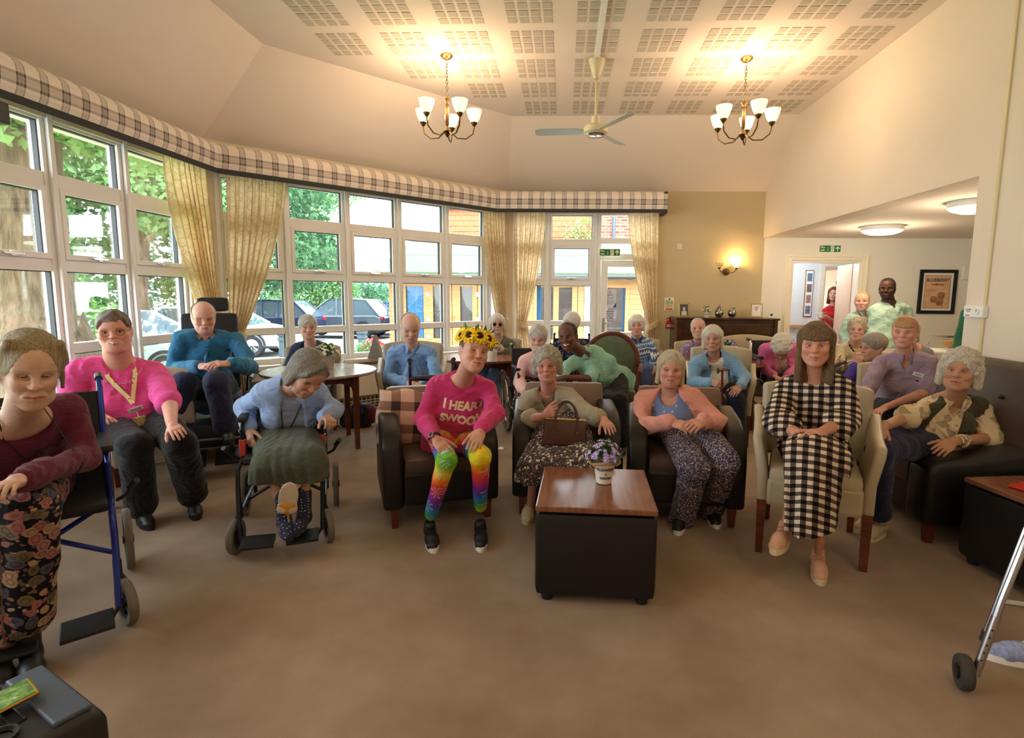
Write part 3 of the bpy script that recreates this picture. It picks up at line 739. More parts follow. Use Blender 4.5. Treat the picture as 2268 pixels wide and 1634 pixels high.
# special cloths
m, nt, b = newmat('gingham'); n = N(nt); x, y, z = n.xyz(n.attr('uvw')); q = 1/.052
g1 = n.m('GREATER_THAN', n.m('FRACT', n.m('MULTIPLY', x, q)), .5); g2 = n.m('GREATER_THAN', n.m('FRACT', n.m('MULTIPLY', n.m('SUBTRACT', z, y), q)), .5)
sm_ = n.m('MULTIPLY', n.m('ADD', g1, g2), .5)
n.lk(n.ramp(sm_, [(0, hexc('#d9c9b2')), (.4, hexc('#5e5049')), (.8, hexc('#1c1718'))], 'CONSTANT'), b.inputs['Base Color']); b.inputs['Roughness'].default_value = .9; b.inputs['Specular IOR Level'].default_value = .1
n.bump(b, n.noise(n.obj(), 40, 3), .3, .006); MATS['gingham'] = m
m, nt, b = newmat('rainbow'); n = N(nt); uv = n.attr('uvw'); x, y, z = n.xyz(uv)
wob = n.m('MULTIPLY', n.m('SUBTRACT', n.noise(n.scale(uv, (1, 1, .35)), 22, 3), .5), .10)
t = n.m('FRACT', n.m('MULTIPLY', n.m('ADD', z, wob), 2.25))
rb = ['#2f55c0', '#3f7fd0', '#2f9a4a', '#8fbf2a', '#f2cf2a', '#f08a28', '#e5482e', '#d0356a', '#7a3aa0']
cc = n.ramp(t, [(i/9, hexc(c)) for i, c in enumerate(rb)])
vo = n.n('ShaderNodeTexVoronoi'); vo.inputs['Scale'].default_value = 11; n.lk(uv, vo.inputs['Vector'])
pv = n.n('ShaderNodeVectorMath', operation='SUBTRACT'); n.lk(uv, pv.inputs[0]); n.lk(vo.outputs['Position'], pv.inputs[1]); a_, b_, c_ = n.xyz(pv.outputs[0])
ang = n.m('ARCTAN2', c_, n.m('ADD', a_, b_)); st = n.m('MULTIPLY', n.m('GREATER_THAN', n.m('SINE', n.m('MULTIPLY', ang, 8)), .55), n.m('LESS_THAN', vo.outputs['Distance'], .5))
n.lk(n.mix(n.m('MULTIPLY', st, .45), cc, hexc('#bfe0dc')), b.inputs['Base Color']); b.inputs['Roughness'].default_value = .7; b.inputs['Specular IOR Level'].default_value = .2; MATS['rainbow'] = m
m, nt, b = newmat('fairisle'); n = N(nt); x, y, z = n.xyz(n.attr('uvw'))
fz = n.m('FRACT', n.m('MULTIPLY', z, 11)); zig = n.m('ABSOLUTE', n.m('SUBTRACT', n.m('FRACT', n.m('MULTIPLY', x, 30)), .5))
k1 = n.m('LESS_THAN', n.m('ABSOLUTE', n.m('SUBTRACT', fz, n.m('ADD', .25, n.m('MULTIPLY', zig, .5)))), .1); k2 = n.m('LESS_THAN', n.m('ABSOLUTE', n.m('SUBTRACT', fz, .86)), .05)
k3 = n.m('LESS_THAN', n.noise(n.attr('uvw'), 90, 1), .42)
bs_ = n.ramp(n.m('FRACT', n.m('MULTIPLY', z, 5.5)), [(0, hexc('#27457e')), (.5, hexc('#3f78b8'))], 'CONSTANT')
n.lk(n.mix(n.m('MAXIMUM', n.m('MULTIPLY', k1, .9), n.m('MULTIPLY', n.m('MAXIMUM', k2, n.m('MULTIPLY', k3, .45)), .85)), bs_, hexc('#e8eef2')), b.inputs['Base Color']); b.inputs['Roughness'].default_value = .9; MATS['fairisle'] = m
m, nt, b = newmat('dotsock'); n = N(nt); vd = n.vor(n.obj(), 60, rnd=.25)
n.lk(n.mix(n.m('LESS_THAN', vd, .22), hexc('#23263f'), hexc('#c9b9c2')), b.inputs['Base Color']); b.inputs['Roughness'].default_value = .9; MATS['dotsock'] = m
m, nt, b = newmat('sprigged'); n = N(nt); vd = n.vor(n.attr('uvw'), 24, rnd=.5)
n.lk(n.mix(n.m('LESS_THAN', vd, .17), hexc('#6d7fae'), hexc('#d8cfc2')), b.inputs['Base Color']); b.inputs['Roughness'].default_value = .85; n.bump(b, n.noise(n.obj(), 26, 3), .3, .008); MATS['sprigged'] = m
mat('eye_white', '#e8e2dc', .2, var=.03); mat('iris_blue', '#5a7488', .2); mat('iris_brown', '#3a2415', .2); mat('pupil', '#060606', .1)

# ---------------------------------------------------------------- head
def head_prims(h):
 fw = h.get('fw', 1.0); sm = h.get('smile', 0); op = h.get('open', 0); ag = h.get('age', .5); dc = h.get('chin2', 0)
 fm = 0 if h.get('man') else 1
 P = [E_((0, -.012, .035), (.074*fw**.5, .097, .080)), E_((0, .028, .042), (.064*fw**.5, .060, .062), None, .03),
         E_((0, .026, -.025), (.062*fw, .062, .072), None, .03), E_((0, .030, -.068), (.050*fw, .052, .044), None, .03)]
 for s in (-1, 1):
  P += [C_((s*(.060-.004*fm)*fw, -.008, -.040), (s*(.022-.005*fm)*fw, .064, -.096), .018-.003*fm, .015-.001*fm, .03),
              E_((s*.039*fw, .062, -.027+.004*sm), (.022*fw+.003*sm, .022+.003*sm, .020), None, .022),
              C_((s*.012, .083-.002*fm, .020), (s*.047*fw, .069, .020), .0085-.003*fm, .009-.003*fm, .016)]
 P += [E_((0, .070, -.096), (.022, .020, .018), None, .02), E_((0, .079, -.062), (.030, .016, .020), None, .015)]
 for s in (-1, 1): P.append(E_((s*.031*fw, .086, .001), (.017, .016, .0125), None, .010, '-'))
 P += [C_((0, .083, .014), (0, .101, -.020), .0075, .0095, .010), E_((0, .103, -.025), (.0125, .0115, .0105), None, .008)]
 for s in (-1, 1): P.append(E_((s*.0125, .092, -.028), (.0078, .010, .0075), None, .006))
 for s in (-1, 1): P.append(E_((s*.0065, .100, -.037), (.0038, .006, .004), None, .003, '-'))
 mw = h.get('mw', .026)+.005*sm; zc = .009*sm
 for s in (-1, 1):
  P += [C_((0, .0965, -.0575), (s*mw*.9, .083-.002*sm, -.0605+zc), .0055, .0035, .006),
              C_((0, .0955, -.0675), (s*mw*.85, .082, -.0635+zc), .0070, .0035, .006)]
  P.append(C_((s*.018, .092, -.036), (s*(mw+.010), .078, -.064+zc*.6), .0014, .0008, .008, '-') if ag > .3 or sm > .5 else C_((s*.02, .088, -.04), (s*.03, .08, -.055), .001, .001, .006, '-'))
  P.append(C_((0, .1015, -.0625), (s*mw*.85, .087, -.0620+zc), .0018+.003*op, .0012, .004, '-'))
 if ag > .6:
  for s in (-1, 1): P.append(E_((s*.040*fw, .045, -.080), (.018, .022, .018), None, .02))
 if dc: P.append(E_((0, .035, -.110), (.045*fw, .040, .022*dc), None, .025))
 for s in (-1, 1):
  R = Matrix.Rotation(s*.35, 3, 'Z')
  P += [E_((s*.075*fw**.6, -.010, -.006), (.0085, .020, .032), np.array(R.transposed()), .006), E_((s*.083*fw**.6, -.002, -.004), (.006, .009, .018), None, .004, '-')]
 return P
def hair_prims(h):
 """hair volume in head space, by style"""
 st = h.get('hair', 'short'); vol = h.get('hv', .012); hl = h.get('hl', .070); P = []; zc = h.get('hz', -.06)
 r = np.random.default_rng(h.get('seed', 1))
 if st == 'none': return None
 P.append(E_((0, -.016, .038), (.079+vol, .102+vol, .084+vol), None, .01))
 if st in ('bob', 'long', 'mid'):
  ln = h.get('len', -.10)
  for s in (-1, 1):
   P += [C_((s*(.066+vol*.5), .004, .05), (s*(.074+vol*.7), .006, ln), .024, .020, .03), C_((s*.06, -.045, .03), (s*.066, -.04, ln), .034, .028, .03)]
  P.append(C_((0, -.07, .02), (0, -.068, ln-.01), .050, .040, .04))
 if st == 'curly':
  P.append(E_((0, -.04, .0), (.085+vol, .075+vol, .085), None, .03))
  if h.get('len'):
   for s in (-1, 1): P.append(C_((s*(.07+vol), -.005, .02), (s*(.074+vol), -.012, h['len']), .030, .028, .02))
  for i in range(int(h.get('nb', 170))):
   v = unit(r.normal(size=3))
   p = np.array((0, -.018, .032))+v*np.array((.079+vol, .101+vol, .085+vol))
   if p[2] < zc+.0 or (p[1] > .03 and p[2] < hl+.008) or (abs(p[0]) < .055 and p[1] > .05 and p[2] < hl+.012): continue
   P.append(E_(p, r.uniform(.012, .020), None, .004))
 if st == 'dread':
  for i in range(46):
   a = r.uniform(-PI*.5, PI*1.5); e = r.uniform(.1, 1.2)
   p0 = np.array((.078*math.cos(a)*math.cos(e), -.014+.1*math.sin(a)*math.cos(e), .04+.088*math.sin(e)))
   if p0[1] > .05: continue
   p1 = p0+np.array((.012*math.cos(a), -.01, -r.uniform(.05, .11))); P.append(C_(p0, p1, .0075, .006, .003))
 # face opening
 fwz = h.get('fo', .062)
 P.append(E_((0, .112, -.045), (fwz*1.05, .098, .045+hl), None, .012, '-'))
 if st in ('short', 'dread') or (st == 'tied' and not h.get('wisp')) or (st == 'curly' and not h.get('len')):
  P.append(E_((0, .06, -.11), (.11, .085, .095), None, .012, '-'))
 if st == 'bald': 
  P.append(E_((0, .035, .10), (.12, .125, .085), None, .012, '-'))
 if h.get('fringe'):
  f = h['fringe']
  for i in range(17):
   a = -1+2*i/16; P.append(C_((a*.040, .052, .098), (a*.056, .089-.022*a*a, f+.010*abs(a)-.003*(i*7 % 3-1)), .014, .0085, .014))
 if h.get('sweep'):
  s = h['sweep']
  for i in range(7):
   a = i/6; P.append(C_((s*.012, .035+.02*a, .120-.01*a), (-s*(.068-.012*a), .050+.018*a, .030+.032*a), .013, .010, .01))
   P.append(C_((s*.016, .03+.02*a, .118-.01*a), (s*(.070-.01*a), .045+.012*a, .035+.03*a), .012, .010, .01))
 if h.get('wisp'):
  for s in (-1, 1): P += [C_((s*.078, -.018, .02), (s*.084, -.004, -.085), .011, .005, .008), C_((s*.06, .045, .10), (s*.080, .012, .03), .016, .012, .02)]
 if h.get('bun'): P.append(E_((0, -.12, .02+h['bun']), (.032, .028, .032), None, .01))
 if h.get('tail'): P.append(C_((0, -.115, .03), (0, -.12, -.10), .022, .012, .02))
 return P
def xf(V, Mx): return V@Mx[:3, :3].T+Mx[:3, 3]
def head_matrix(c, yaw, pitch, roll, s):
 cy, sy = math.cos(yaw), math.sin(yaw)
 f = V3((sy, -cy, 0)); r = V3((cy, sy, 0)); u = V3((0, 0, 1))
 f2 = f*math.cos(pitch)-u*math.sin(pitch); u2_ = u*math.cos(pitch)+f*math.sin(pitch)
 r3 = r*math.cos(roll)-u2_*math.sin(roll); u3 = u2_*math.cos(roll)+r*math.sin(roll)
 Mx = np.eye(4); Mx[:3, 0] = r3*s; Mx[:3, 1] = f2*s; Mx[:3, 2] = u3*s; Mx[:3, 3] = c
 return Mx
# NOTE head space: x = image right, y = face forward, z = up.  x cross y = -z here, so faces are flipped when baking.
def hand_mesh(wr, tip, back, s, curl, side, cell, spread=.0, thumb=.6):
 """hand from wrist wr pointing at tip; back = direction of the back of the hand; side=+1 thumb towards +x of the local frame"""
 d = unit(V3(tip)-V3(wr)); b = V3(back)-d*(V3(back)@d); b = unit(b); x = np.cross(d, b)
 P = [C_((0, -.035, 0), (0, .02, 0), .026, .027, .02), E_((0, .048, 0), (.038, .048, .0155), None, .012), C_((-.026, .075, 0), (.026, .078, .0), .0125, .0125, .012)]
 L = (.066, .074, .069, .054); X0 = (.029, .010, -.010, -.029)
 for i in range(4):
  sx_ = side*X0[i]; a = .10*X0[i]/.01*(.35+spread)*side*.4; p = V3((sx_, .082-.004*abs(i-1.2), .0)); cu = curl*(.8+.12*i); ang = cu*.55
  for k, q in enumerate((.45, .31, .26)):
   dv = V3((math.sin(a)*math.cos(ang), math.cos(a)*math.cos(ang), -math.sin(ang))); e = p+dv*L[i]*q
   r0 = (.0092, .0082, .0075)[k]*(1 if i < 3 else .88); P.append(C_(p, e, r0, r0*.92, .004)); p = e; ang += cu
 p = V3((side*.026, .018, -.004))
 for k, (q, r0) in enumerate(((.042, .0125), (.033, .0100), (.027, .0088))):
  a = thumb*(1.0-.25*k); dv = V3((side*math.sin(a), math.cos(a), -.28-.15*curl)); dv = unit(dv); e = p+dv*q; P.append(C_(p, e, r0, r0*.9, .007)); p = e
 fl = Field(P, cell, .02); V, F = fl.mesh()
 R = np.stack([x, d, b], 1)*s
 return V@R.T+V3(wr)+d*.012*s, F
# ---------------------------------------------------------------- garments
def frame(S_):
 p, nk, sl, sr = V3(S_['pel']), V3(S_['nk']), V3(S_['sl']), V3(S_['sr'])
 u = unit(nk-p); r = sr-sl; r = unit(r-u*(r@u)); f = np.cross(r, u)
 return p, nk, sl, sr, u, r, f, np.stack([r, f, u])
def torso(S_, off, b=None):
 p, nk, sl, sr, u, r, f, R = frame(S_); w = S_.get('w', 1.0); sw = np.linalg.norm(sr-sl)/2; L = np.linalg.norm(nk-p)
 cd = S_.get('cd', .105)*w; bw = S_.get('bw', .150)*w; bd = S_.get('bd', .115)*w; bu = S_.get('bust', 0); k = .05
 P = [C_(sl+(nk-sl)*.12, sr+(nk-sr)*.12, .044*w+off, None, k), E_(nk-u*.17*L/.5, (sw*.86+off, cd+off, .17*L/.5+off), R, k),
         C_(nk-u*.012, sl*.6+nk*.4-u*.012, .040+off, .046*w+off, k), C_(nk-u*.012, sr*.6+nk*.4-u*.012, .040+off, .046*w+off, k),
         E_(p+u*.16*L/.5+f*.01*w, (bw+off, bd+off, .17*L/.5+off), R, .07), E_(p+u*.02, (S_.get('hw', .165)*w+off, .125*w+off, .115*w+off), R, .06)]
 if S_.get('belly'): P.append(E_(p+u*.15+f*(bd-.02), (.12*w+off, S_['belly']+off, .12+off), R, .06))
 if bu:
  for s in (-1, 1): P.append(E_(nk-u*(.235+.02*bu)*L/.5+r*s*.078*w+f*(cd-.035+.012*bu), (.074*bu**.5+off, .062*bu+off, .072*bu**.5+off), R, .05))
 return P
def arm_pts(S_, sd): return V3(S_['s'+sd]), V3(S_['e'+sd]), V3(S_['w'+sd])
def sleeve(S_, sd, off, length, loose=.010, a=1.0):
 s, e, w = arm_pts(S_, sd); w_ = S_.get('w', 1.0); aw = S_.get('aw', 1.0)*a
 P = []
 t1 = min(1, length); e1 = s+(e-s)*t1
 P.append(C_(s-np.array((0,0,.012)), e1, (.050*w_**.6)*aw+off, (.054-.009*t1)*aw+off+loose*.6, .035))
 if length > 1:
  t2 = length-1; P.append(C_(e, e+(w-e)*t2, .044*aw+off+loose*.6, (.042-.012*t2)*aw+off+loose, .025))
 return P
def legs(S_, off, loose=0, to=2.0, flare=0):
 p, nk, sl, sr, u, r, f, R = frame(S_); w = S_.get('w', 1.0)**.7; P = []
 for sd, s in (('l', -1), ('r', 1)):
  h = p+r*s*.085*S_.get('w', 1.0); k, a = V3(S_['k'+sd]), V3(S_['a'+sd]); lw = S_.get('lw', 1.0)
  P.append(C_(h, k, .086*w*lw+off, .060*lw*w**.5+off+loose*.4, .035))
  if to > 1: t = to-1; P.append(C_(k, k+(a-k)*t, .058*lw*w**.5+off+loose*.5, (.055-.017*t)*lw+off+loose+flare, .025))
 return P
def skirt(S_, off, hem, folds=.012, fs=55):
 p, nk, sl, sr, u, r, f, R = frame(S_); w = S_.get('w', 1.0)
 kl, kr = V3(S_['kl']), V3(S_['kr']); hl_, hr_ = p-r*.09*w, p+r*.09*w; mk = (kl+kr)/2; sf = S_.get('sf', 1.0)
 P = [C_(hl_, kl, .098*w+off, .078+off, .07), C_(hr_, kr, .098*w+off, .078+off, .07), C_(p, mk-V3((0, 0, .01)), .10*w+off, .07+off, .09)]
 for kk, s in ((kl, -1), (kr, 1)):
  q = kk+f*.015; P.append(C_(q, (q[0]+r[0]*s*.03*sf, q[1]+r[1]*s*.03, hem-.02), .074+off, .080*sf+off, .07))
  P.append(C_(p*.5+kk*.5+r*s*.05, V3((kk[0]*.6+p[0]*.4, kk[1]*.6+p[1]*.4, max(hem, kk[2]-.26)))+r*s*.09, .07+off, .055+off, .07))
 q = mk+f*.0; P.append(C_(q, (q[0], q[1], hem-.02), .066+off, .075+off, .09))
 return P
def uvw_of(V, S_):
 p, nk, sl, sr, u, r, f, R = frame(S_); d = V-nk; return np.stack([d@r, d@f, d@u], 1)
def leg_uvw(V, S_):
 p, nk, sl, sr, u, r, f, R = frame(S_); best = np.full(len(V), 1e9); out = np.zeros((len(V), 3))
 for sd, s in (('l', -1), ('r', 1)):
  h = p+r*s*.085; pts = [h, V3(S_['k'+sd]), V3(S_['a'+sd])]; acc = 0
  for a, b in zip(pts[:-1], pts[1:]):
   ab = b-a; l = np.linalg.norm(ab); t = np.clip(((V-a)@ab)/l**2, 0, 1); c = a+t[:, None]*ab; d = np.linalg.norm(V-c, axis=1)
   m = d < best; best[m] = d[m]; dv = (V-c)
   out[m] = np.stack([(dv@r)+s*.4, dv@f-(dv@u), acc+t*l], 1)[m]; acc += l
 return out
SHOE = {}
def shoe_mesh(kind):
 if kind in SHOE: return SHOE[kind]
 P = [C_((0, -.015, .048), (0, .12, .040), .034, .038, .02), C_((0, .10, .036), (0, .175, .028), .038, .027, .02), C_((-.012, .14, .03), (.016, .165, .028), .026, .022, .015)]
 if kind in ('boot', 'sneaker', 'black'): P.append(C_((0, 0, .055), (0, -.006, .085 if kind != 'boot' else .22), .033, .034 if kind != 'boot' else .040, .02))
 if kind == 'boat' or kind == 'loafer': P.append(E_((0, .0, .115), (.034, .07, .05), None, .01, '-'))
 if kind == 'sock': P = [C_((0, 0, .05), (0, .11, .034), .036, .037, .025), C_((0, .1, .034), (0, .17, .026), .036, .026, .02), C_((0, 0, .05), (0, -.01, .19), .036, .043, .03)]
 fl = Field(P, .006, .02); clipz(fl, zmin=.006); 
 if kind in ('sneaker', 'black'): fl.add(E_((0, -.005, .125), (.030, .034, .03), None, .006, '-'))
 V, F = fl.mesh(); up = npmesh('upper', V, F[:, ::-1])
 b = MB(); pts = []
 for i in range(28):
  a = 2*PI*i/28; x = .040*math.cos(a); y = .08+.135*math.sin(a)
  x *= 1+.12*math.sin(a) if y > .08 else .92; pts.append((x, y))
 b.prism(pts, (0, 0, .026), (0, 0, 0), (1, 0, 0), (0, 1, 0)); so = b.build('sole', 'white_plastic', None); sm_ = so.data; bpy.data.objects.remove(so)
 l = MB()
 for i in range(4):
  y = .055+.022*i; z = .097-.011*i-.002*i*i; l.tube([(-.024, y-.004, z-.014), (-.010, y, z-.002), (0, y+.004, z), (.010, y, z-.002), (.024, y-.004, z-.014)], .0034, 5)
 lo = l.build('laces', 'white_plastic', None); lm = lo.data; bpy.data.objects.remove(lo)
 SHOE[kind] = (up, sm_, lm); return SHOE[kind]
def shoe(S_, sd, parent, kind, col, sole, lace, org):
 a = V3(S_['a'+sd]); t = V3(S_['t'+sd]); d = unit(t-a-V3((0, 0, (t-a)[2]*(0 if S_.get('flat', 1) and not S_.get('raise'+sd) else 1))))
 gz = 0 if not S_.get('raise'+sd) else None
 y = unit(d if S_.get('raise'+sd) else V3((d[0], d[1], 0))); x = unit(np.cross(y, (0, 0, 1))); z = np.cross(x, y)
 s = S_.get('fs', 1.0); base = a-z*.085*s-y*.012
 if gz is not None: base[2] = S_.get('fz', 0.0)
 Mx = Matrix(((x[0]*s, y[0]*s, z[0]*s, base[0]-org[0]), (x[1]*s, y[1]*s, z[1]*s, base[1]-org[1]), (x[2]*s, y[2]*s, z[2]*s, base[2]-org[2]), (0, 0, 0, 1)))
 up, so, lm = shoe_mesh(kind)
 def mk(nm, me, mt, par, mx):
  me = me.copy(); me.materials.clear(); me.materials.append(M(mt)); o = bpy.data.objects.new(nm, me); COL.objects.link(o); o.parent = par; o.matrix_local = mx; return o
 o = mk('shoe' if kind != 'sock' else 'sock', up, col, parent, Mx)
 if sole: mk('sole', so, sole, o, Matrix())
 if lace: mk('laces', lm, lace, o, Matrix())
 return o
# ---------------------------------------------------------------- the person
BVH = {}
def person(S_):
 q = S_.get('q', 1.0); h = S_['h']; name = 'person'
 p, nk, sl, sr, u, r, f, R = frame(S_)
 org = V3((p[0], p[1], 0))
 hs = h.get('s', 1.0); Hm = head_matrix(V3(S_['hd']), *[math.radians(a) for a in S_['ha']], hs)
 Hi = np.linalg.inv(Hm)
 # --- head and neck in head space
 P = head_prims(h); loc = lambda w: (Hi@np.append(V3(w), 1))[:3]
 nb = loc(nk-u*.03); nt_ = V3((0, -.018, -.055)); nr = h.get('nr', .050)
 P.append(C_(nt_, nb, nr, nr*1.12, .03)); P.append(C_(loc(nk-u*.045-r*.07), loc(nk-u*.045+r*.07), .042, None, .05))
 cell = .0042*q
 fl = Field(P, cell, .02); V, F = fl.mesh(); parts = [(xf(V, Hm), F[:, ::-1] if np.linalg.det(Hm[:3, :3]) < 0 else F, V)]
 # --- torso and limbs, coarse, hidden by the clothes or bare where they are
 B = torso(S_, -.016)
 for sd in 'lr':
  s, e, w = arm_pts(S_, sd); aw = S_.get('aw', 1.0)
  B += [C_(s-V3((0, 0, .022)), e, .038*aw, .036*aw, .02), C_(e, w, .039*aw, .0265*aw**.5, .015)]
 B += legs(dict(S_, lw=S_.get('lw', 1)*.80), -.010, to=2.0)
 fl = Field(B, .012*max(1, q*.9), .03); V, F = fl.mesh(); parts.append((V, F, None))
 for sd, s_ in (('l', 1), ('r', -1)):
  hd = S_.get('h'+sd)
  if hd is None: continue
  tip, back, curl = hd[:3]; th = hd[3] if len(hd) > 3 else 1
  wr = V3(S_['w'+sd]); bk = V3(back)
  V, F = hand_mesh(wr, tip, bk, S_.get('hs', 1.0)*.97, curl, th*(-1 if sd == 'l' else 1), .0036*max(1, q*.95), spread=hd[4] if len(hd) > 4 else 0)
  parts.append((V, F, None))
 VV = []; FF = []; HP = []; k = 0
 for V, F, hp in parts:
  VV.append(V); FF.append(F+k); k += len(V); HP.append(hp if hp is not None else np.full((len(V), 3), -9.0))
 sk = skin_mat(h.get('skin', '#d9a58c'), h.get('lip', '#b35a5a'), h.get('brow', '#8a6a50'), h.get('smile', 0), h.get('teeth', 0), h.get('age', .5), h.get('mw', .026)+.005*h.get('smile', 0), h.get('blush', .5))
 me = npmesh(name, np.concatenate(VV)-org, np.concatenate(FF), {'hp': np.concatenate(HP)})
 body = link(name, me, sk, None, tuple(org)); tag(body, S_['label'], 'person')
 def child(nm, V, F, m, attrs=None, par=None):
  o = link(nm, npmesh(nm, V-org, F, attrs), m, par or body); return o
 HM = Matrix([list(rw) for rw in Hm]); HMl = Matrix.Translation(-Vector(org))@HM
 def hchild(nm, mb, m, par=None, smooth=True):
  o = mb.build(nm, m, None, smooth=smooth); me_ = o.data; me_.transform(HMl)
  if HMl.determinant() < 0: me_.flip_normals()
  o.parent = par or body; return o
 flip = np.linalg.det(Hm[:3, :3]) < 0
 # --- eyes
 fw = h.get('fw', 1.0); oe = h.get('eo', .55); iris = h.get('iris', 'iris_blue'); gz = h.get('gaze', (0, 0))
 if not h.get('noeyes'):
  for s in (-1, 1):
   ec = Vector((s*.0305*fw, .0655, .0015)); er = .0125
   e = MB(); g = Vector((gz[0], 1, gz[1])).normalized(); X = g.orthogonal().normalized(); Y = g.cross(X); rings = [0, .22, .52, .8, 1.2, 1.7]; nn_ = 12
   vs = [ec+(g*math.cos(a)+(X*math.cos(2*PI*i/nn_)+Y*math.sin(2*PI*i/nn_))*math.sin(a))*er for a in rings for i in range(nn_)]
   e.v = [tuple(v) for v in vs]
   for j in range(len(rings)-1):
    for i in range(nn_): e.f.append((j*nn_+i, j*nn_+(i+1) % nn_, (j+1)*nn_+(i+1) % nn_, (j+1)*nn_+i)); e.mi.append(2 if j == 0 else 1 if j == 1 else 0)
   hchild('eye', e, ['eye_white', iris, 'pupil'])
   ld = MB(); lr = .01365
   for up_, a0, a1 in ((1, -.04+.72*oe, 1.75), (-1, -.02+.52*oe, 1.6)):
    vs = []; na, nb_ = 10, 5
    for j in range(nb_+1):
     el = a0+(a1-a0)*j/nb_
     for i in range(na+1):
      t = -1.25+2.5*i/na; e2 = el*(1-.42*(abs(t)/1.25)**2.2*(1 if j == 0 else .4)); 
      vs.append(ec+Vector((math.sin(t)*math.cos(e2), math.cos(t)*math.cos(e2), up_*math.sin(e2)))*lr)
    fs = [(j*(na+1)+i, j*(na+1)+i+1, (j+1)*(na+1)+i+1, (j+1)*(na+1)+i) for j in range(nb_) for i in range(na)]
    ld.add(vs, fs)
    if up_ == 1:
     ld.cur = 1; ld.tube([v*1.0+Vector((0, .0008, 0)) for v in vs[1:na]], .0009, 5); ld.cur = 0
   hchild('eyelid', ld, [sk, 'pupil'])
 # --- hair
 hpz = hair_prims(h)
 if hpz:
  fl = Field(hpz, .0046*q, .02)
  if h.get('hair', 'short') in ('short', 'tied', 'bald', 'dread') or (h.get('hair') == 'curly' and not h.get('len')): clipz(fl, zmin=h.get('hz', -.075))
  X, Y, Z = fl.xyz(); th = np.arctan2(X-h.get('part', 0)*.03, Y+.03)
  if h.get('hair') != 'curly': fl.d += ((.0013*np.sin(th*38+5*np.sin(Z*26)+40*Y)+.0011*np.sin(th*71+X*60+9*np.sin(Z*40)))*np.clip((.055-Y)/.05, .1, 1)).astype(np.float32)
  V, F = fl.mesh()
  o = child('hair', xf(V, Hm), F[:, ::-1] if flip else F, hair_mat(h.get('hc', '#8c8478'), h.get('hc2', '#d8d2c6'), h.get('hair') == 'curly'), {'hp': V})
 if h.get('beard'):
  P = [C_((0, .068, -.104), (0, .068, -.100), .024, None, .02)]
  for s in (-1, 1): P += [C_((s*.060*fw, .005, -.045), (s*.025, .066, -.100), .020, .018, .02), C_((0, .100, -.047), (s*.03, .084, -.060), .006, .006, .008), C_((s*.03, .084, -.060), (s*.024, .078, -.09), .008, .01, .01)]
  P.append(E_((0, .1, -.062), (.024, .02, .008), None, .006, '-'))
  fl = Field(P, .005*q, .02); V, F = fl.mesh(); child('beard', xf(V, Hm), F[:, ::-1] if flip else F, hair_mat('#0c0908', '#241a16', True), {'hp': V})
 gl = h.get('glasses')
 if gl:
  g = MB(); lns = []; dark = gl == 'sun'
  for s in (-1, 1):
   pts = []
   for i in range(18):
    a = 2*PI*i/18; ex = .022 if dark else .0235; ez = .017 if not dark else .0185
    cx_ = math.copysign(abs(math.cos(a))**.7, math.cos(a)); cz_ = math.copysign(abs(math.sin(a))**.7, math.sin(a))
    pts.append((s*.031*fw+ex*cx_, .0935-.10*abs(s*.031*fw+ex*cx_-s*.015)**1.0*.12-.004, -.003+ez*cz_))
   g.tube(pts, .0016 if not gl == 'thin' else .0009, 5, True)
   ln = MB(); lns.append(ln); ln.add([(s*.031*fw, .0900, -.003)]+[(a, b_-.0003, c_) for a, b_, c_ in pts], [(0, i+1, (i+1) % 18+1) for i in range(18)])
   g.tube([(s*(.031*fw+.0235), .088, .004), (s*.072*fw, .075, .006), (s*.078*fw**.6, .0, .002), (s*.077*fw**.6, -.03, -.012)], .0014, 5)
  g.tube([(-.009, .091, .002), (0, .0955, .005), (.009, .091, .002)], .0014, 5)
  gm = {'sun': 'black_plastic', 'thin': 'gold', 'brown': 'frame_brown', 'dark': 'frame_maroon'}.get(gl, 'gold')
  o = hchild('glasses', g, gm); [hchild('lens', ln, 'pupil' if dark else 'lens', o, False) for ln in lns]
 # --- clothes
 gc = .0095*q
 def garment(nm, P, m, wr=.004, wf=45, neck=None, clip=None, uv=None, extra=None, seed=0, along=None):
  fl = Field(P, gc, .04)
  if wr: wrinkle(fl, wr, wf, seed+len(P), along)
  if extra: extra(fl)
  c = nk+u*.045
  if neck == 'round': fl.add(E_(nk+u*.035+f*.045, (.075, .075, .062), R, .008, '-')); fl.add(C_(nk-u*.02, nk+u*.2, .060, .062, .006, '-'))
  if neck == 'scoop': fl.add(E_(nk+u*.0+f*.07, (.092, .095, .075), R, .008, '-')); fl.add(C_(nk-u*.02, nk+u*.2, .066, .066, .006, '-'))
  if neck == 'v': fl.add(C_(nk+u*.05+f*.06, nk-u*.11+f*.115, .066, .012, .006, '-')); fl.add(C_(nk-u*.02, nk+u*.2, .062, .062, .006, '-'))
  if clip is not None: clipz(fl, zmin=clip)
  V, F = fl.mesh()
  o = child(nm, V, F, M(m), {'uvw': uv(V, S_) if uv else uvw_of(V, S_)})
  return o
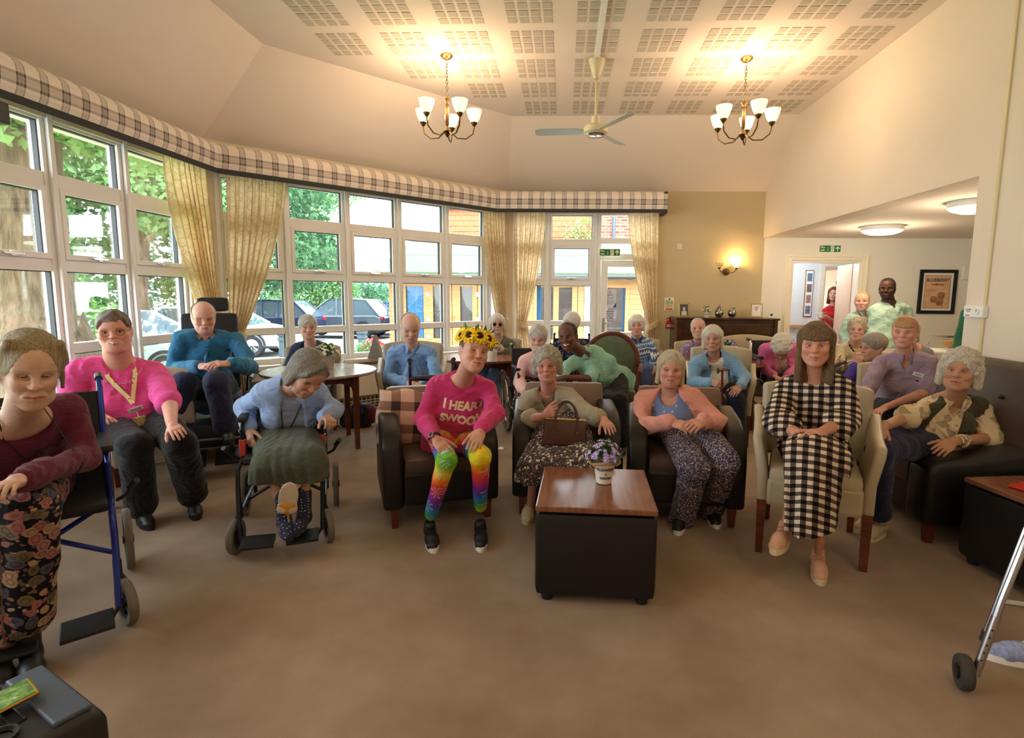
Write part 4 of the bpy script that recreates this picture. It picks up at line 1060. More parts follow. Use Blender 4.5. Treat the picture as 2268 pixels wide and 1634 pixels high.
 for g in S_['wear']:
  nm, kind, m = g[0], g[1], g[2]; o_ = g[3] if len(g) > 3 else {}
  off = o_.get('off', .008); P = []
  if kind == 'top':
   P = torso(S_, off)
   if o_.get('hem'): P.append(E_(p-u*o_['hem']*.5+f*.01, (S_.get('hw', .165)*S_.get('w', 1)+off+.012, .14*S_.get('w', 1)+off, .09+o_['hem']), R, .06))
   for sd in 'lr':
    if o_.get('sl', 2) > 0: P += sleeve(S_, sd, off*.6, o_.get('sl', 2)*.985, o_.get('loose', .010))
   o = garment(nm, P, m, o_.get('wr', .005), o_.get('wf', 45), o_.get('neck', 'round'), None, seed=int(S_.get('seed', 0)), along=o_.get('along'))
  elif kind == 'cardigan':
   P = torso(S_, off+.014)
   if o_.get('hem'): P.append(E_(p-u*o_['hem']*.5, (S_.get('hw', .165)*S_.get('w', 1)+off+.03, .14*S_.get('w', 1)+off, .09+o_['hem']), R, .06))
   for sd in 'lr': P += sleeve(S_, sd, off*.8, o_.get('sl', 2)*.985, .012)
   cw = o_.get('cw', .07)
   fz = S_.get('cd', .105)*S_.get('w', 1)+.045+S_.get('bust', 0)*.02; P += [C_(nk+u*.02+f*(fz-.03), nk-u*.26+f*(fz+.02), cw*.85, cw, .012, '-'), C_(nk-u*.24+f*(fz+.02), nk-u*.62+f*(fz+.05), cw, cw*1.5, .012, '-'), E_(nk+u*.03+f*.09, (.078, .10, .10), R, .012, '-')]
   o = garment(nm, P, m, o_.get('wr', .005), 40, 'v' if o_.get('v') else 'round', seed=int(S_.get('seed', 0)))
  elif kind == 'waistcoat':
   P = torso(S_, off+.012)+[E_(nk-u*.22+f*.17, (.075, .17, .26), R, .012, '-'), E_(nk-u*.44+f*.20, (.10, .19, .24), R, .012, '-'), E_(nk+u*.03+f*.09, (.085, .10, .10), R, .012, '-')]
   for sd in 'lr': P.append(E_(V3(S_['s'+sd])+(-r if sd == 'l' else r)*.045, (.055, .12, .12), R, .01, '-'))
   o = garment(nm, P, m, .006, 40, 'v')
  elif kind == 'trousers':
   P = legs(S_, off, o_.get('loose', .01), o_.get('to', 1.96), o_.get('flare', 0)); w = S_.get('w', 1)
   P.append(E_(p+u*.02, (S_.get('hw', .165)*w+off, .13*w+off, .10*w), R, .05))
   o = garment(nm, P, m, o_.get('wr', .006), o_.get('wf', 40), uv=leg_uvw if o_.get('leg') else None, seed=5+int(S_.get('seed', 0)))
  elif kind in ('skirt', 'dress'):
   P = skirt(S_, off, o_['hem'])
   P.append(E_(p+u*.02, (S_.get('hw', .165)*S_.get('w', 1)+off, .13*S_.get('w', 1)+off, .11), R, .05))
   if kind == 'dress':
    Q = torso(S_, off+.002)
    for sd in 'lr': Q += sleeve(S_, sd, off, o_.get('sl', 1.5), o_.get('loose', .02), 1.1)
    garment('bodice', Q, m, .007, 40, o_.get('neck'))
   fa = o_.get('folds', .010); zk = float(V3(S_['kl'])[2])
   def ex(fl, fa=fa):
    X, Y, Z = fl.xyz(); a = X*r[0]+Y*r[1]+.35*(X*f[0]+Y*f[1]); wgt = np.clip((zk+.10-Z)/.25, 0.12, 1)*((Z < p[2]+.16)*1.0)
    fl.d += (fa*wgt*(np.sin(a*70+3*np.sin(a*17+Z*3))+.4*np.sin(a*131+Z*6))).astype(np.float32)
   o = garment(nm, P, m, o_.get('wr', .004), 40, None, o_['hem'], extra=ex)
  BVH[(S_['id'], nm)] = o
 # collar flaps
 if S_.get('collar'):
  cm, oc = S_['collar'][0], S_['collar'][1] if len(S_['collar']) > 1 else 1.0
  cb = MB()
  for s in (-1, 1):
   a = nk+u*.055-f*.052; pts = []
   ring = [(nk+u*(.058-.038*t)+(r*s*math.sin(PI*t)*.064)+f*(-.055*math.cos(PI*t*.92)+.028*t)) for t in np.linspace(0, .92, 9)]
   lo_ = [(q_-u*(.030+.022*t*oc)+(q_-nk-u*((q_-nk)@u))*(.26+.1*t)) for q_, t in zip(ring, np.linspace(0, 1, 9))]
   lo_[-1] = lo_[-1]-u*.018*oc+r*s*.010+f*.012
   inn = [q_+(nk-q_-u*((nk-q_)@u))*.06 for q_ in ring]
   n_ = 9; A = [tuple(v-org) for v in ring]+[tuple(v-org) for v in lo_]+[tuple(v-org-u*.004) for v in inn]
   cb.add(A, [(i, i+1, n_+i+1, n_+i) for i in range(n_-1)]+[(2*n_+i, 2*n_+i+1, i+1, i) for i in range(n_-1)])
  o = cb.build('collar', cm, body, smooth=True)
  sd_ = o.modifiers.new('thick', 'SOLIDIFY'); sd_.thickness = .004; sd_.offset = 0
 sh = S_.get('shoes')
 if sh:
  for sd in 'lr':
   if S_.get('t'+sd) is not None: shoe(S_, sd, body, sh[0], sh[1], sh[2], sh[3], org)
 S_['body'] = body; S_['org'] = org; S_['HMl'] = HMl; S_['hchild'] = hchild
 return body
mat('frame_brown', '#5a3a2a', .3); mat('frame_maroon', '#5a2a35', .3)

def palm():
 if 'palm_print' in MATS: return 'palm_print'
 m, nt, b = newmat('palm_print'); n = N(nt); uv = n.attr('uvw')
 vo = n.n('ShaderNodeTexVoronoi'); vo.inputs['Scale'].default_value = 12; n.lk(uv, vo.inputs['Vector'])
 pv = n.n('ShaderNodeVectorMath', operation='SUBTRACT'); n.lk(uv, pv.inputs[0]); n.lk(vo.outputs['Position'], pv.inputs[1]); a_, b_, c_ = n.xyz(pv.outputs[0])
 hue = n.xyz(vo.outputs['Color'])
 rot = n.m('MULTIPLY', hue[1], 6.28); ca, sa = n.m('COSINE', rot), n.m('SINE', rot)
 ex = n.m('ADD', n.m('MULTIPLY', a_, ca), n.m('MULTIPLY', c_, sa)); ey = n.m('SUBTRACT', n.m('MULTIPLY', c_, ca), n.m('MULTIPLY', a_, sa))
 ab = n.m('ABSOLUTE', ex); st = n.m('GREATER_THAN', n.m('SINE', n.m('MULTIPLY', n.m('SUBTRACT', ey, n.m('MULTIPLY', ab, 1.4)), 560)), .1)
 leaf = n.m('MULTIPLY', st, n.m('MULTIPLY', n.m('LESS_THAN', ab, n.m('SUBTRACT', .024, n.m('MULTIPLY', n.m('ABSOLUTE', ey), .45))), n.m('GREATER_THAN', hue[0], .32)))
 flow = n.m('MULTIPLY', n.m('LESS_THAN', vo.outputs['Distance'], .30), n.m('LESS_THAN', hue[0], .32))
 c = n.mix(leaf, hexc('#d8c8a8'), hexc('#57543a')); c = n.mix(flow, c, hexc('#d0924a'))
 n.lk(c, b.inputs['Base Color']); b.inputs['Roughness'].default_value = .85; b.inputs['Specular IOR Level'].default_value = .15
 n.bump(b, n.noise(n.obj(), 30, 3), .3, .008); MATS['palm_print'] = m; return 'palm_print'
cloth('wcoat', '#4a4636'); mat('shoe_peach', '#c99c80', .8, var=.06); mat('sole_cream', '#d8c8a8', .6); mat('shoe_lace', '#a87c66', .8); mat('shoe_stone', '#b8a88a', .7)

# ================================================================ OUTSIDE
GZ = -.42
def leafm(name, a, b_, tr=.35):
 m, nt, b = newmat(name); n = N(nt); c = n.ramp(n.noise(n.obj(), 3.5, 5, .7), [(.32, hexc(a)), (.68, hexc(b_))]); n.lk(c, b.inputs['Base Color']); b.inputs['Roughness'].default_value = .6
 o = [x for x in nt.nodes if x.type == 'OUTPUT_MATERIAL'][0]; t_ = n.n('ShaderNodeBsdfTranslucent'); n.lk(c, t_.inputs[0]); mx = n.n('ShaderNodeMixShader'); mx.inputs[0].default_value = tr
 n.lk(b.outputs[0], mx.inputs[1]); n.lk(t_.outputs[0], mx.inputs[2]); n.lk(mx.outputs[0], o.inputs[0]); MATS[name] = m
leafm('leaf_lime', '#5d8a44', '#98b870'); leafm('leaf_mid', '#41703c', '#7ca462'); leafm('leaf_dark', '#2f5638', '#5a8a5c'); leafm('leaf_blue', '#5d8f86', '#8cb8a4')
m, nt, b = newmat('bark'); n = N(nt); v = n.scale(n.obj(), (1, 1, .16)); f = n.noise(v, 16, 6, .7)
n.lk(n.ramp(f, [(.35, hexc('#463729')), (.65, hexc('#8a7660'))]), b.inputs['Base Color']); b.inputs['Roughness'].default_value = .95; n.bump(b, f, 1.0, .05); MATS['bark'] = m
mat('lawn', '#8fae3c', .95, var=.3, vs=8, bump=.5, bs=60); mat('asphalt', '#9a9794', .9, var=.06, vs=6, bump=.2); 
gb = MB(); gb.b2((-70, 0, GZ-.2), (-3.96, 8, GZ)); gb.b2((-70, 8, GZ-.2), (-9, 12, GZ)); struct(gb.build('trim_lawn', 'lawn'))
gb = MB(); gb.b2((-70, 8.0, GZ-.25), (40, 80, GZ-.01)); struct(gb.build('trim_car_park', 'asphalt'))
def crown(name, blobs, n_, size, mt, parent, seed=0, asp=.55):
 n_ = int(n_*1.9)
 r = np.random.default_rng(seed); vol = np.array([max(b_[1])**2 for b_ in blobs]); k = r.choice(len(blobs), n_, p=vol/vol.sum())
 C_0 = np.array([b_[0] for b_ in blobs])[k]; Rr = np.array([b_[1] for b_ in blobs])[k]
 d = r.normal(size=(n_, 3)); d /= np.linalg.norm(d, axis=1)[:, None]; p = C_0+d*Rr*(r.uniform(.45, 1.05, (n_, 1))**.5)
 nn = d*.6+r.normal(size=(n_, 3))*.6+np.array((0, 0, .3)); nn /= np.linalg.norm(nn, axis=1)[:, None]; a = np.cross(nn, r.normal(size=(n_, 3))); a /= np.linalg.norm(a, axis=1)[:, None]; b_ = np.cross(nn, a)
 s = size*.66*r.uniform(.6, 1.3, (n_, 1)); V = np.stack([p-a*s, p+b_*s*asp+nn*s*.15, p+a*s, p-b_*s*asp+nn*s*.15], 1).reshape(-1, 3); F = np.arange(4*n_).reshape(-1, 4)
 o = link(name, npmesh(name, V, F, smooth=False), mt, parent); o['kind'] = 'stuff'; return o
def trunk(parent, pts, rad, nm='trunk', n_=14, rough=.06):
 m = MB(); m.tube(pts, rad, n_); 
 r = random.Random(3); m.v = [(x+r.uniform(-1, 1)*rough*.5, y+r.uniform(-1, 1)*rough*.5, z) for x, y, z in m.v]; return m.build(nm, 'bark', parent, smooth=True)
t = thing('tree', 'thick-trunked tree with rough bark close outside the left window', 'tree')
trunk(t, [(-6.2, 6.55, GZ-.1), (-6.35, 6.55, .1), (-6.55, 6.6, .6), (-6.68, 6.6, 1.3), (-6.75, 6.65, 2.4), (-6.7, 6.7, 3.6), (-6.4, 6.9, 5.2)], [1.02, .80, .60, .50, .45, .44, .36], n_=22)
crown('crown', [((-6.6, 6.3, 4.3), (2.2, 1.8, 1.2)), ((-5.6, 7.6, 4.2), (1.6, 1.5, 1.1)), ((-8.2, 5.6, 3.9), (1.8, 1.5, 1.2)), ((-5.8, 5.2, 4.4), (1.3, 1.1, .9))], 7000, .13, 'leaf_lime', t, 1)
tr_ = (('tall tree with a bare leaning trunk in the middle pane of the left window', (-11.2, 14.2), .22, 'leaf_mid', [((-11.6, 14.5, 5.4), (3, 2, 1.9)), ((-10.2, 14, 3.9), (1.4, 1.4, 1.0)), ((-12.6, 14, 2.2), (1.0, 1.0, 1.4))], 5200),
       ('dark leafy tree in the right-hand panes of the left window', (-10.6, 18.0), .26, 'leaf_dark', [((-10.8, 18, 5.2), (3.4, 2, 2.6)), ((-9.4, 18.4, 2.9), (2.0, 1.6, 1.5)), ((-12.4, 18.0, 2.6), (1.8, 1.6, 1.6))], 7000),
       ('bushy green tree at the far left behind the thick trunk', (-16.0, 13.5), .3, 'leaf_mid', [((-15.5, 13.5, 4.6), (4, 2, 3.4)), ((-17, 12.0, 1.2), (2.6, 1.6, 1.8))], 5200),
       ('airy pale tree showing against the sky above the parked cars', (-14.7, 32.6), .2, 'leaf_mid', [((-14.0, 32.6, 8.2), (3.0, 1.8, 1.8)), ((-15.8, 32.6, 6.9), (2.6, 1.6, 1.6))], 2600))
for i, (lab, (x, y), r_, mt, bl, n_) in enumerate(tr_):
 t = thing('tree', lab, 'tree', group='trees around the car park'); trunk(t, [(x, y, GZ), (x-.1, y, 1.5), (x+.15, y, 3.2), (x+.3, y, 5)], [r_*1.3, r_, r_*.85, r_*.6]); m = MB(); m.tube([(x, y, 2.6), (x+.8, y-.1, 3.1), (x+1.6, y-.1, 3.9)], [r_*.4, r_*.3, r_*.15], 7); m.build('branch', 'bark', t, smooth=True)
 crown('crown', bl, n_, .17, mt, t, 10+i)
t = thing('conifer', 'broad dense green conifer behind the parked cars', 'tree'); trunk(t, [(-12.6, 27.5, GZ), (-12.6, 27.5, 3)], [.25, .15]); crown('crown', [((-12.6, 27.5, 1.2), (2.3, 1.6, 1.8)), ((-12.7, 27.5, 2.8), (1.9, 1.4, 1.4)), ((-12.8, 27.5, 3.9), (1.3, 1.1, 1.0))], 9000, .13, 'leaf_mid', t, 20)
t = thing('hedge', 'dark green hedge behind the grey and blue cars', 'hedge'); crown('foliage', [((-10.2-1.4*k, 30.2, .5+.35*(k % 2)), (1.3, 1.0, 1.5)) for k in range(7)], 7000, .13, 'leaf_dark', t, 21); m = MB(); [m.cyl((-10.2-1.4*k, 30.2, GZ), (-10.2-1.4*k, 30.2, .5), .06, n=6) for k in range(7)]; m.build('stems', 'bark', t)
t = thing('hedge', 'bright yellow-green hedge in the distance left of the wooden annexe', 'hedge'); crown('foliage', [((-9.6-1.5*k, 32, .2), (1.4, .9, 1.0)) for k in range(3)], 2600, .16, 'leaf_lime', t, 22); m = MB(); [m.cyl((-9.6-1.5*k, 32, GZ), (-9.6-1.5*k, 32, .3), .06, n=6) for k in range(3)]; m.build('stems', 'bark', t)
t = thing('tree', 'hazy blue-green round tree on the far horizon left of the annexe', 'tree'); trunk(t, [(-15, 50, GZ), (-15, 50, 2)], [.3, .2]); crown('crown', [((-15, 50, 1.6), (2.6, 1.5, 2.0)), ((-18.5, 50, 1.0), (2.2, 1.5, 1.6))], 2200, .3, 'leaf_blue', t, 23)
t = thing('bush', 'feathery bright green shrub beside the thick trunk', 'bush'); crown('foliage', [((-7.9, 8.8, .4), (.8, .6, 1.0)), ((-7.6, 8.6, -.1), (.6, .5, .6)), ((-9.6, 8.7, .6), (1.1, .7, 1.4))], 3000, .10, 'leaf_lime', t, 24); m = MB(); m.cyl((-7.9, 8.8, GZ), (-7.9, 8.8, .4), .05, n=6); m.build('stems', 'bark', t)
t = thing('hedge', 'mixed green shrubbery along the car park edge behind the silver car', 'hedge'); crown('foliage', [((-18.2+1.5*k, 14.6+.5*k, .5+.5*(k % 2)), (1.2, .8, 1.5)) for k in range(5)], 4200, .12, 'leaf_mid', t, 25); m = MB(); [m.cyl((-18.2+1.5*k, 14.6+.5*k, GZ), (-18.2+1.5*k, 14.6+.5*k, .6), .06, n=6) for k in range(5)]; m.build('stems', 'bark', t)
# picket fence, each pale its own part
t = thing('fence', 'weathered picket fence beneath the trees left of the curtains', 'fence'); mat('pale_wood', '#8a8064', .9, var=.2)
pr_ = MB().b2((-.045, -.012, 0), (.045, .012, 1.25)).build('fence_pale', 'pale_wood', t)
for k in range(26):
 o = pr_ if k == 0 else pr_.copy()
 if k: COL.objects.link(o); o.parent = t
 o.location = (-14.9+.16*k, 18.5+.02*k, GZ)
m = MB(); m.b2((-15.1, 18.77, .0), (-10.7, 18.83, .08)); m.b2((-15.1, 18.77, .55), (-10.7, 18.83, .63)); m.build('rail', 'pale_wood', t)
# parked cars
def car_paint(nm, col): return mat(nm, col, .22, .25, var=.03, spec=.6)
mat('car_glass', '#56656f', .05, 0, spec=1); mat('tail_red', '#c02030', .3); mat('alloy', '#c8ccd0', .3, .8); mat('trim_black', '#1c1d20', .6)
def car(label, x, y, deg, paint, h=1.5, L_=4.3, group='cars parked outside'):
 """nose points along local -x"""
 t = thing('car', label, 'car', (x, y, GZ), math.radians(deg), group); a = L_/2; W_2 = .88
 lo = [(-a, .35), (-a+.02, .62), (-a+.25, .78), (-a+1.15, .94), (a-.25, .98), (a-.03, .90), (a, .60), (a-.02, .32), (-a+.05, .26)]
 m = MB(); sec = []
 for s, w_ in ((-1, .94), (-.86, 1), (.86, 1), (1, .94)):
  sec.append([(p[0]*(.985 if abs(s) == 1 else 1), s*W_2, p[1] if p[1] > .3 else p[1]) for p in lo])
 n_ = len(lo); vs = [q for s in sec for q in s]; fs = [tuple(range(n_)), tuple(range(4*n_-1, 3*n_-1, -1))]
 for k in range(3):
  for i in range(n_): fs.append((k*n_+i, k*n_+(i+1) % n_, (k+1)*n_+(i+1) % n_, (k+1)*n_+i))
 m.add(vs, fs); o = m.build('body', paint, t, smooth=True); bv = o.modifiers.new('b', 'BEVEL'); bv.width = .05; bv.segments = 2; bv.limit_method = 'ANGLE'
 cab = [(-a+1.05, .92), (-a+1.95, h-.04), (-a+2.6, h), (a-.75, h-.05), (a-.12, .95)]
 def cabin(mt, nm, ins, poly, par):
  m = MB(); k = len(poly); vs = [(p[0], s*(W_2-.04-(.17*(p[1]-.92)/(h-.92)))*ins, p[1]) for s in (-1, 1) for p in poly]
  m.add(vs, [tuple(range(k)), tuple(range(2*k-1, k-1, -1))]+[(i, (i+1) % k, k+(i+1) % k, k+i) for i in range(k)]); return m.build(nm, mt, par, smooth=False)
 g_ = cabin('car_glass', 'glasshouse', 1, cab, t)
 rf = MB(); k = 3; pts = cab[1:4]; rf.add([(p[0], s*(W_2-.20)*1.02, p[1]+.008) for s in (-1, 1) for p in pts]+[(p[0], s*(W_2-.20)*1.02, p[1]-.06) for s in (-1, 1) for p in pts], [(0, 1, 4, 3), (1, 2, 5, 4), (0, 6, 7, 1), (1, 7, 8, 2), (3, 4, 10, 9), (4, 5, 11, 10), (0, 3, 9, 6), (2, 8, 11, 5)]); rf.build('roof', paint, t)
 pl = MB()
 for s in (-1, 1):
  for (p, q) in ((cab[0], cab[1]), (cab[4], cab[3]), ((-a+2.35, .93), (-a+2.3, h-.02)), ((a-1.35, .95), (a-1.3, h-.04))):
   w1 = lambda z: s*((W_2-.04-(.17*(z-.92)/(h-.92)))+.008); pl.tube([(p[0], w1(p[1]), p[1]), (q[0], w1(q[1]), q[1])], .035, 5)
 pl.build('pillars', paint, t)
 for s in (-1, 1):
  m = MB(); m.box((a-.06, s*.70, .86), (.14, .24, .16), None, .03); m.build('tail_light', 'tail_red', t); m = MB(); m.box((-a+.14, s*.66, .68), (.25, .30, .12), None, .03); m.build('headlight', 'white_plastic', t)
  m = MB(); m.box((-a+1.45, s*(W_2+.08), 1.0), (.16, .18, .12), None, .04); m.build('mirror', paint, t)
  for xx in (-a+.85, a-.80):
   R = Matrix.Rotation(PI/2, 3, 'X'); c = (xx, s*(W_2-.09), .33); m = MB(); m.lathe([(.20, -.10), (.30, -.11), (.33, -.07), (.33, .07), (.30, .11), (.20, .10)], c, 26, R); wq = m.build('tyre', 'trim_black', t, smooth=True); m = MB()
   m.lathe([(0, .06), (.06, .09), (.06, -.09), (0, -.06)], c, 12, R); m.lathe([(.195, -.10), (.215, -.10), (.215, .10), (.195, .10), (.195, -.10)], c, 26, R)
   for k in range(5): q = 2*PI*k/5; d = R@Vector((math.cos(q), math.sin(q), 0)); c2 = Vector(c)+Vector((0, s*.075, 0)); m.tube([c2+d*.04, c2+d*.2], [.034, .026], 5)
   m.build('alloy', 'alloy', wq)
   m = MB(); m.lathe([(.33, -.02), (.40, -.02), (.40, .03), (.33, .03)], (xx, s*(W_2-.005), .34), 20, R, 0, PI); m.build('arch', 'trim_black', t)
 m = MB(); m.b2((-a+.1, -W_2-.01, .26), (a-.1, W_2+.01, .34), .02); m.build('sill_trim', 'trim_black', t)
 return t
car('pale silver estate car parked behind the thick tree trunk', -9.4, 11.2, 188, car_paint('car_silver', '#cfd6de'), 1.5, 4.5)
q = (-10.415, 16.000, -0.056); car('white hatchback with five-spoke alloys, parked behind the man in teal', q[0], 16.4, 185, car_paint('car_white', '#eef0f2'), 1.48, 4.2)
q = (-11.158, 20.500, -0.114); car('dark blue estate car with red tail light, behind the white hatchback', q[0]-.5, 21.0, 8, car_paint('car_navy', '#24355e'), 1.62, 4.2)
q = (-9.900, 23.000, -0.275); car('dark grey crossover car in the middle window panes', q[0]+.3, 23.4, -3, car_paint('car_grey', '#5a646e'), 1.66, 4.3)
q = (-8.113, 25.000, -0.395); car('bright blue car half hidden by the corner of the wooden annexe', q[0]-.1, 25.5, -8, car_paint('car_blue', '#2f49a8'), 1.5, 4.0)
def bollard(lab, x, y):
 t = thing('bollard', lab, 'bollard', (x, y, GZ), 0, 'bollards of the car park'); m = MB(); m.lathe([(.15, 0), (.15, .10), (.115, .13), (.105, .80), (.14, .83), (.145, .90), (.12, .96), (.0, 1.0)], n=18); m.build('post', 'car_post', t, smooth=True); m = MB(); m.lathe([(.108, .70), (.135, .70), (.135, .76), (.108, .76)], n=18); m.build('ring', 'car_post', t, smooth=True)
mat('car_post', '#41505a', .5, var=.1)
q = (-7.040, 13.500, 0.093); bollard('grey-green bollard behind the woman in navy cardigan', q[0], 13.5); q = (-5.391, 14.500, 0.020); bollard('dark bollard in the middle of the bay window', q[0], 14.5)
t = thing('flower_tub', 'outdoor tub of red geraniums below the bay window', 'flower pot', (-3.917, 11.000, 0.190)); t.location.z = GZ; m = MB(); m.lathe([(0, 0), (.22, 0), (.3, .5), (.26, .5), (0, .45)], n=20); mat('terracotta', '#a8694a', .8); m.build('tub', 'terracotta', t, smooth=True); crown('foliage', [((0, 0, .70), (.32, .3, .28))], 500, .05, 'leaf_mid', t, 30); mat('petal_red', '#d8283c', .6); crown('blooms', [((.08, -.1, .85), (.2, .2, .16))], 80, .035, 'petal_red', t, 31, 1)
# wooden annexe
m, nt, b = newmat('timber'); n = N(nt); v = n.scale(n.obj(), (.7, 1, 9)); f = n.noise(v, 3, 5, .65); n.lk(n.ramp(f, [(.3, hexc('#8c6034')), (.7, hexc('#b58c5a'))]), b.inputs['Base Color']); b.inputs['Roughness'].default_value = .7; MATS['timber'] = m
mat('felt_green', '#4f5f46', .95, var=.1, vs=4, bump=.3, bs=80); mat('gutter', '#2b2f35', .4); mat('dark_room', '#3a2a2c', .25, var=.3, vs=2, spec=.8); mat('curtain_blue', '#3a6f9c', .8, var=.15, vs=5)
YA = 20.0; XA0, XA1 = -6.46, 7.0
t = thing('annexe', 'timber-clad annexe with pale green felt roof across the courtyard', 'building')
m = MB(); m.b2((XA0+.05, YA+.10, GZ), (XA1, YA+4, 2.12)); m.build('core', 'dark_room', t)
m = MB(); m.quad((XA0-.35, YA-.55, 2.22), (XA1, YA-.55, 2.22), (XA1, YA+3.4, 3.75), (XA0+.1, YA+3.4, 3.75)); m.quad((XA0-.35, YA-.55, 2.16), (XA0+.1, YA+3.4, 3.69), (XA1, YA+3.4, 3.69), (XA1, YA-.55, 2.16)); m.b2((XA0-.35, YA-.56, 2.12), (XA1, YA-.53, 2.23)); m.build('felt_roof', 'felt_green', t)
m = MB(); m.quad((XA0, YA+1.3, 2.965), (XA1, YA+1.3, 2.965), (XA1, YA+1.33, 2.98), (XA0, YA+1.33, 2.98)); m.build('felt_seam', 'car_post', t)
m = MB(); m.cyl((XA0-.4, YA-.62, 2.10), (XA1, YA-.62, 2.10), .065, n=10); [m.cyl((x, YA-.62, 2.10), (x+.12, YA-.62, 2.10), .085, n=10) for x in (-6.5, -5.6, -4.4, -4.1, -1.2, 2.2)]; m.build('gutter', 'gutter', t, smooth=True)
m = MB(); m.b2((XA0-.1, YA-.02, 1.86), (XA1, YA+.04, 2.10)); m.build('fascia', 'timber', t)
def xa(px_): return (px_-1191)/1222*YA*1.0-.047*YA+.0
pk = MB().b2((0, -.02, .004), (1, .02, .172)).build('cladding_board', 'timber', t); first = True
for a_, b_ in ((858, 896), (1140, 1183), (1388, 1500)):
 for k in range(13):
  o = pk if first else pk.copy()
  if not first: COL.objects.link(o); o.parent = t
  first = False; o.location = (xa(a_), YA+.0+(k % 2)*.004, GZ+.176*k); o.scale = (xa(b_)-xa(a_), 1, 1)
for a_, b_, mt in ((897, 936, 'curtain_blue'), (1068, 1080, 'curtain_blue'), (1188, 1197, 'curtain_blue'), (1376, 1384, 'curtain_blue')):
 m = MB(); x0, x1 = xa(a_), xa(b_); k = 10; vs = []
 for i in range(k+1):
  for z in (GZ+.1, 1.84): vs.append((x0+(x1-x0)*i/k, YA+.06+.02*(-1)**i, z))
 m.add(vs, [(2*i, 2*i+2, 2*i+3, 2*i+1) for i in range(k)]); m.build('blue_curtain', mt, t)
for a_, b_ in ((936, 946), (946, 957), (985, 999), (1000, 1018), (1045, 1056), (1057, 1068), (1181, 1188), (1224, 1236), (1265, 1277), (1278, 1291), (1330, 1342), (1381, 1390)):
 m = MB(); m.b2((xa(a_), YA-.05, GZ), (xa(b_), YA+.03, 1.86), .01); m.build('door_stile', 'timber', t)
for a_, b_ in ((957, 985), (1018, 1045), (1236, 1265), (1342, 1381), (897, 936), (1197, 1224)):
 m = MB(); m.b2((xa(a_), YA-.03, GZ), (xa(b_), YA+.02, GZ+.28)); m.b2((xa(a_), YA-.03, 1.74), (xa(b_), YA+.02, 1.86)); m.build('door_rail', 'timber', t)
 m = MB(); m.b2((xa(a_), YA-.005, GZ+.28), (xa(b_), YA+.002, 1.74)); m.build('pane', 'pane_glass', t)
m = MB(); m.b2((xa(1292), YA-.06, GZ), (xa(1308), YA-.0, 1.80)); m.build('door_reflection', 'upvc', t)  # white slab standing in for a door's reflection in the annexe glass
for px_ in (946, 1057): 
 for z in (1.45, .55, -.1): m = MB(); m.box((xa(px_), YA-.07, z), (.12, .02, .16), None, .01); m.build('hinge', 'steel', t)
for px_ in (1003, 1270, 1284): m = MB(); m.box((xa(px_), YA-.08, .55), (.05, .03, .30), None, .01); m.build('door_handle', 'brass', t)
# brick and tile-hung building beyond
t = thing('brick_house', 'red brick house with tile-hung upper wall beyond the annexe', 'building'); YH = 25.0
def xh(px_): return (px_-1191)/1222*YH-.047*YH
mat('tile_red', '#b8623f', .8, var=.25, vs=3); m, nt, b = newmat('brick'); n = N(nt); bk = n.n('ShaderNodeTexBrick'); n.lk(n.comb(n.xyz(n.obj())[0], n.xyz(n.obj())[2], 0), bk.inputs['Vector']); bk.inputs['Scale'].default_value = 1; bk.inputs['Brick Width'].default_value = .32; bk.inputs['Row Height'].default_value = .13; bk.inputs['Mortar Size'].default_value = .012
bk.inputs['Color1'].default_value = hexc('#9a3f2c'); bk.inputs['Color2'].default_value = hexc('#b3634a'); bk.inputs['Mortar'].default_value = hexc('#c8b4a4'); n.lk(bk.outputs[0], b.inputs['Base Color']); b.inputs['Roughness'].default_value = .9; n.bump(b, bk.outputs['Fac'], -.4, .02); MATS['brick'] = m
m = MB(); m.b2((xh(1302), YH-.05, GZ), (xh(1560), YH+3, 7.5)); m.build('brick_wall', 'brick', t); m = MB(); m.b2((xh(994), YH+.06, GZ), (xh(1302), YH+3, 5.2)); m.build('tile_backing', 'tile_red', t)
pk = MB().add([(0, 0, 0), (.235, 0, 0), (.235, -.03, 0), (0, -.03, 0), (0, 0, .30), (.235, 0, .30)], [(0, 1, 5, 4), (3, 4, 5, 2), (0, 3, 2, 1), (0, 4, 3), (1, 2, 5)]).build('hung_tile', 'tile_red', t); first = True; r = random.Random(5)
for k in range(7):
 x = xh(994)-.06+(.12 if k % 2 else 0)
 while x < xh(1302)-.1:
  o = pk if first else pk.copy()
  if not first: COL.objects.link(o); o.parent = t
  first = False; o.location = (x, YH+.05-r.uniform(0, .012), 3.55+.235*k); x += .243
m = MB(); m.b2((xh(990), YH-.12, 5.2), (xh(1302), YH+.2, 5.35)); m.build('roof_edge', 'car_post', t)
m = MB(); m.cyl((xh(1352), YH-.14, GZ), (xh(1352), YH-.14, 7), .08, n=10); m.build('downpipe', 'gutter_blue' if 0 else 'car_post', t, smooth=True)
m = MB(); m.quad((xh(985), YH-.15, 5.33), (xh(1302), YH-.15, 5.33), (xh(1302), YH+3, 7.3), (xh(985), YH+3, 7.3)); m.build('roof', 'tile_red', t)
t = thing('rose_bush', 'climbing rose bush with pink flowers above the annexe roof', 'bush'); crown('foliage', [((xh(1275), YH-.5, 3.9), (.75, .4, .45)), ((xh(1285), YH-.5, 4.4), (.45, .35, .4)), ((xh(1250), YH-.5, 3.6), (1.0, .4, .22))], 900, .09, 'leaf_lime', t, 33); crown('blooms', [((xh(1275), YH-.7, 4.1), (.7, .35, .5))], 60, .06, 'pink_fabric', t, 34, .9); m = MB(); m.cyl((xh(1275), YH-.5, GZ), (xh(1275), YH-.5, 3.9), .04, n=6); m.build('stem', 'bark', t)

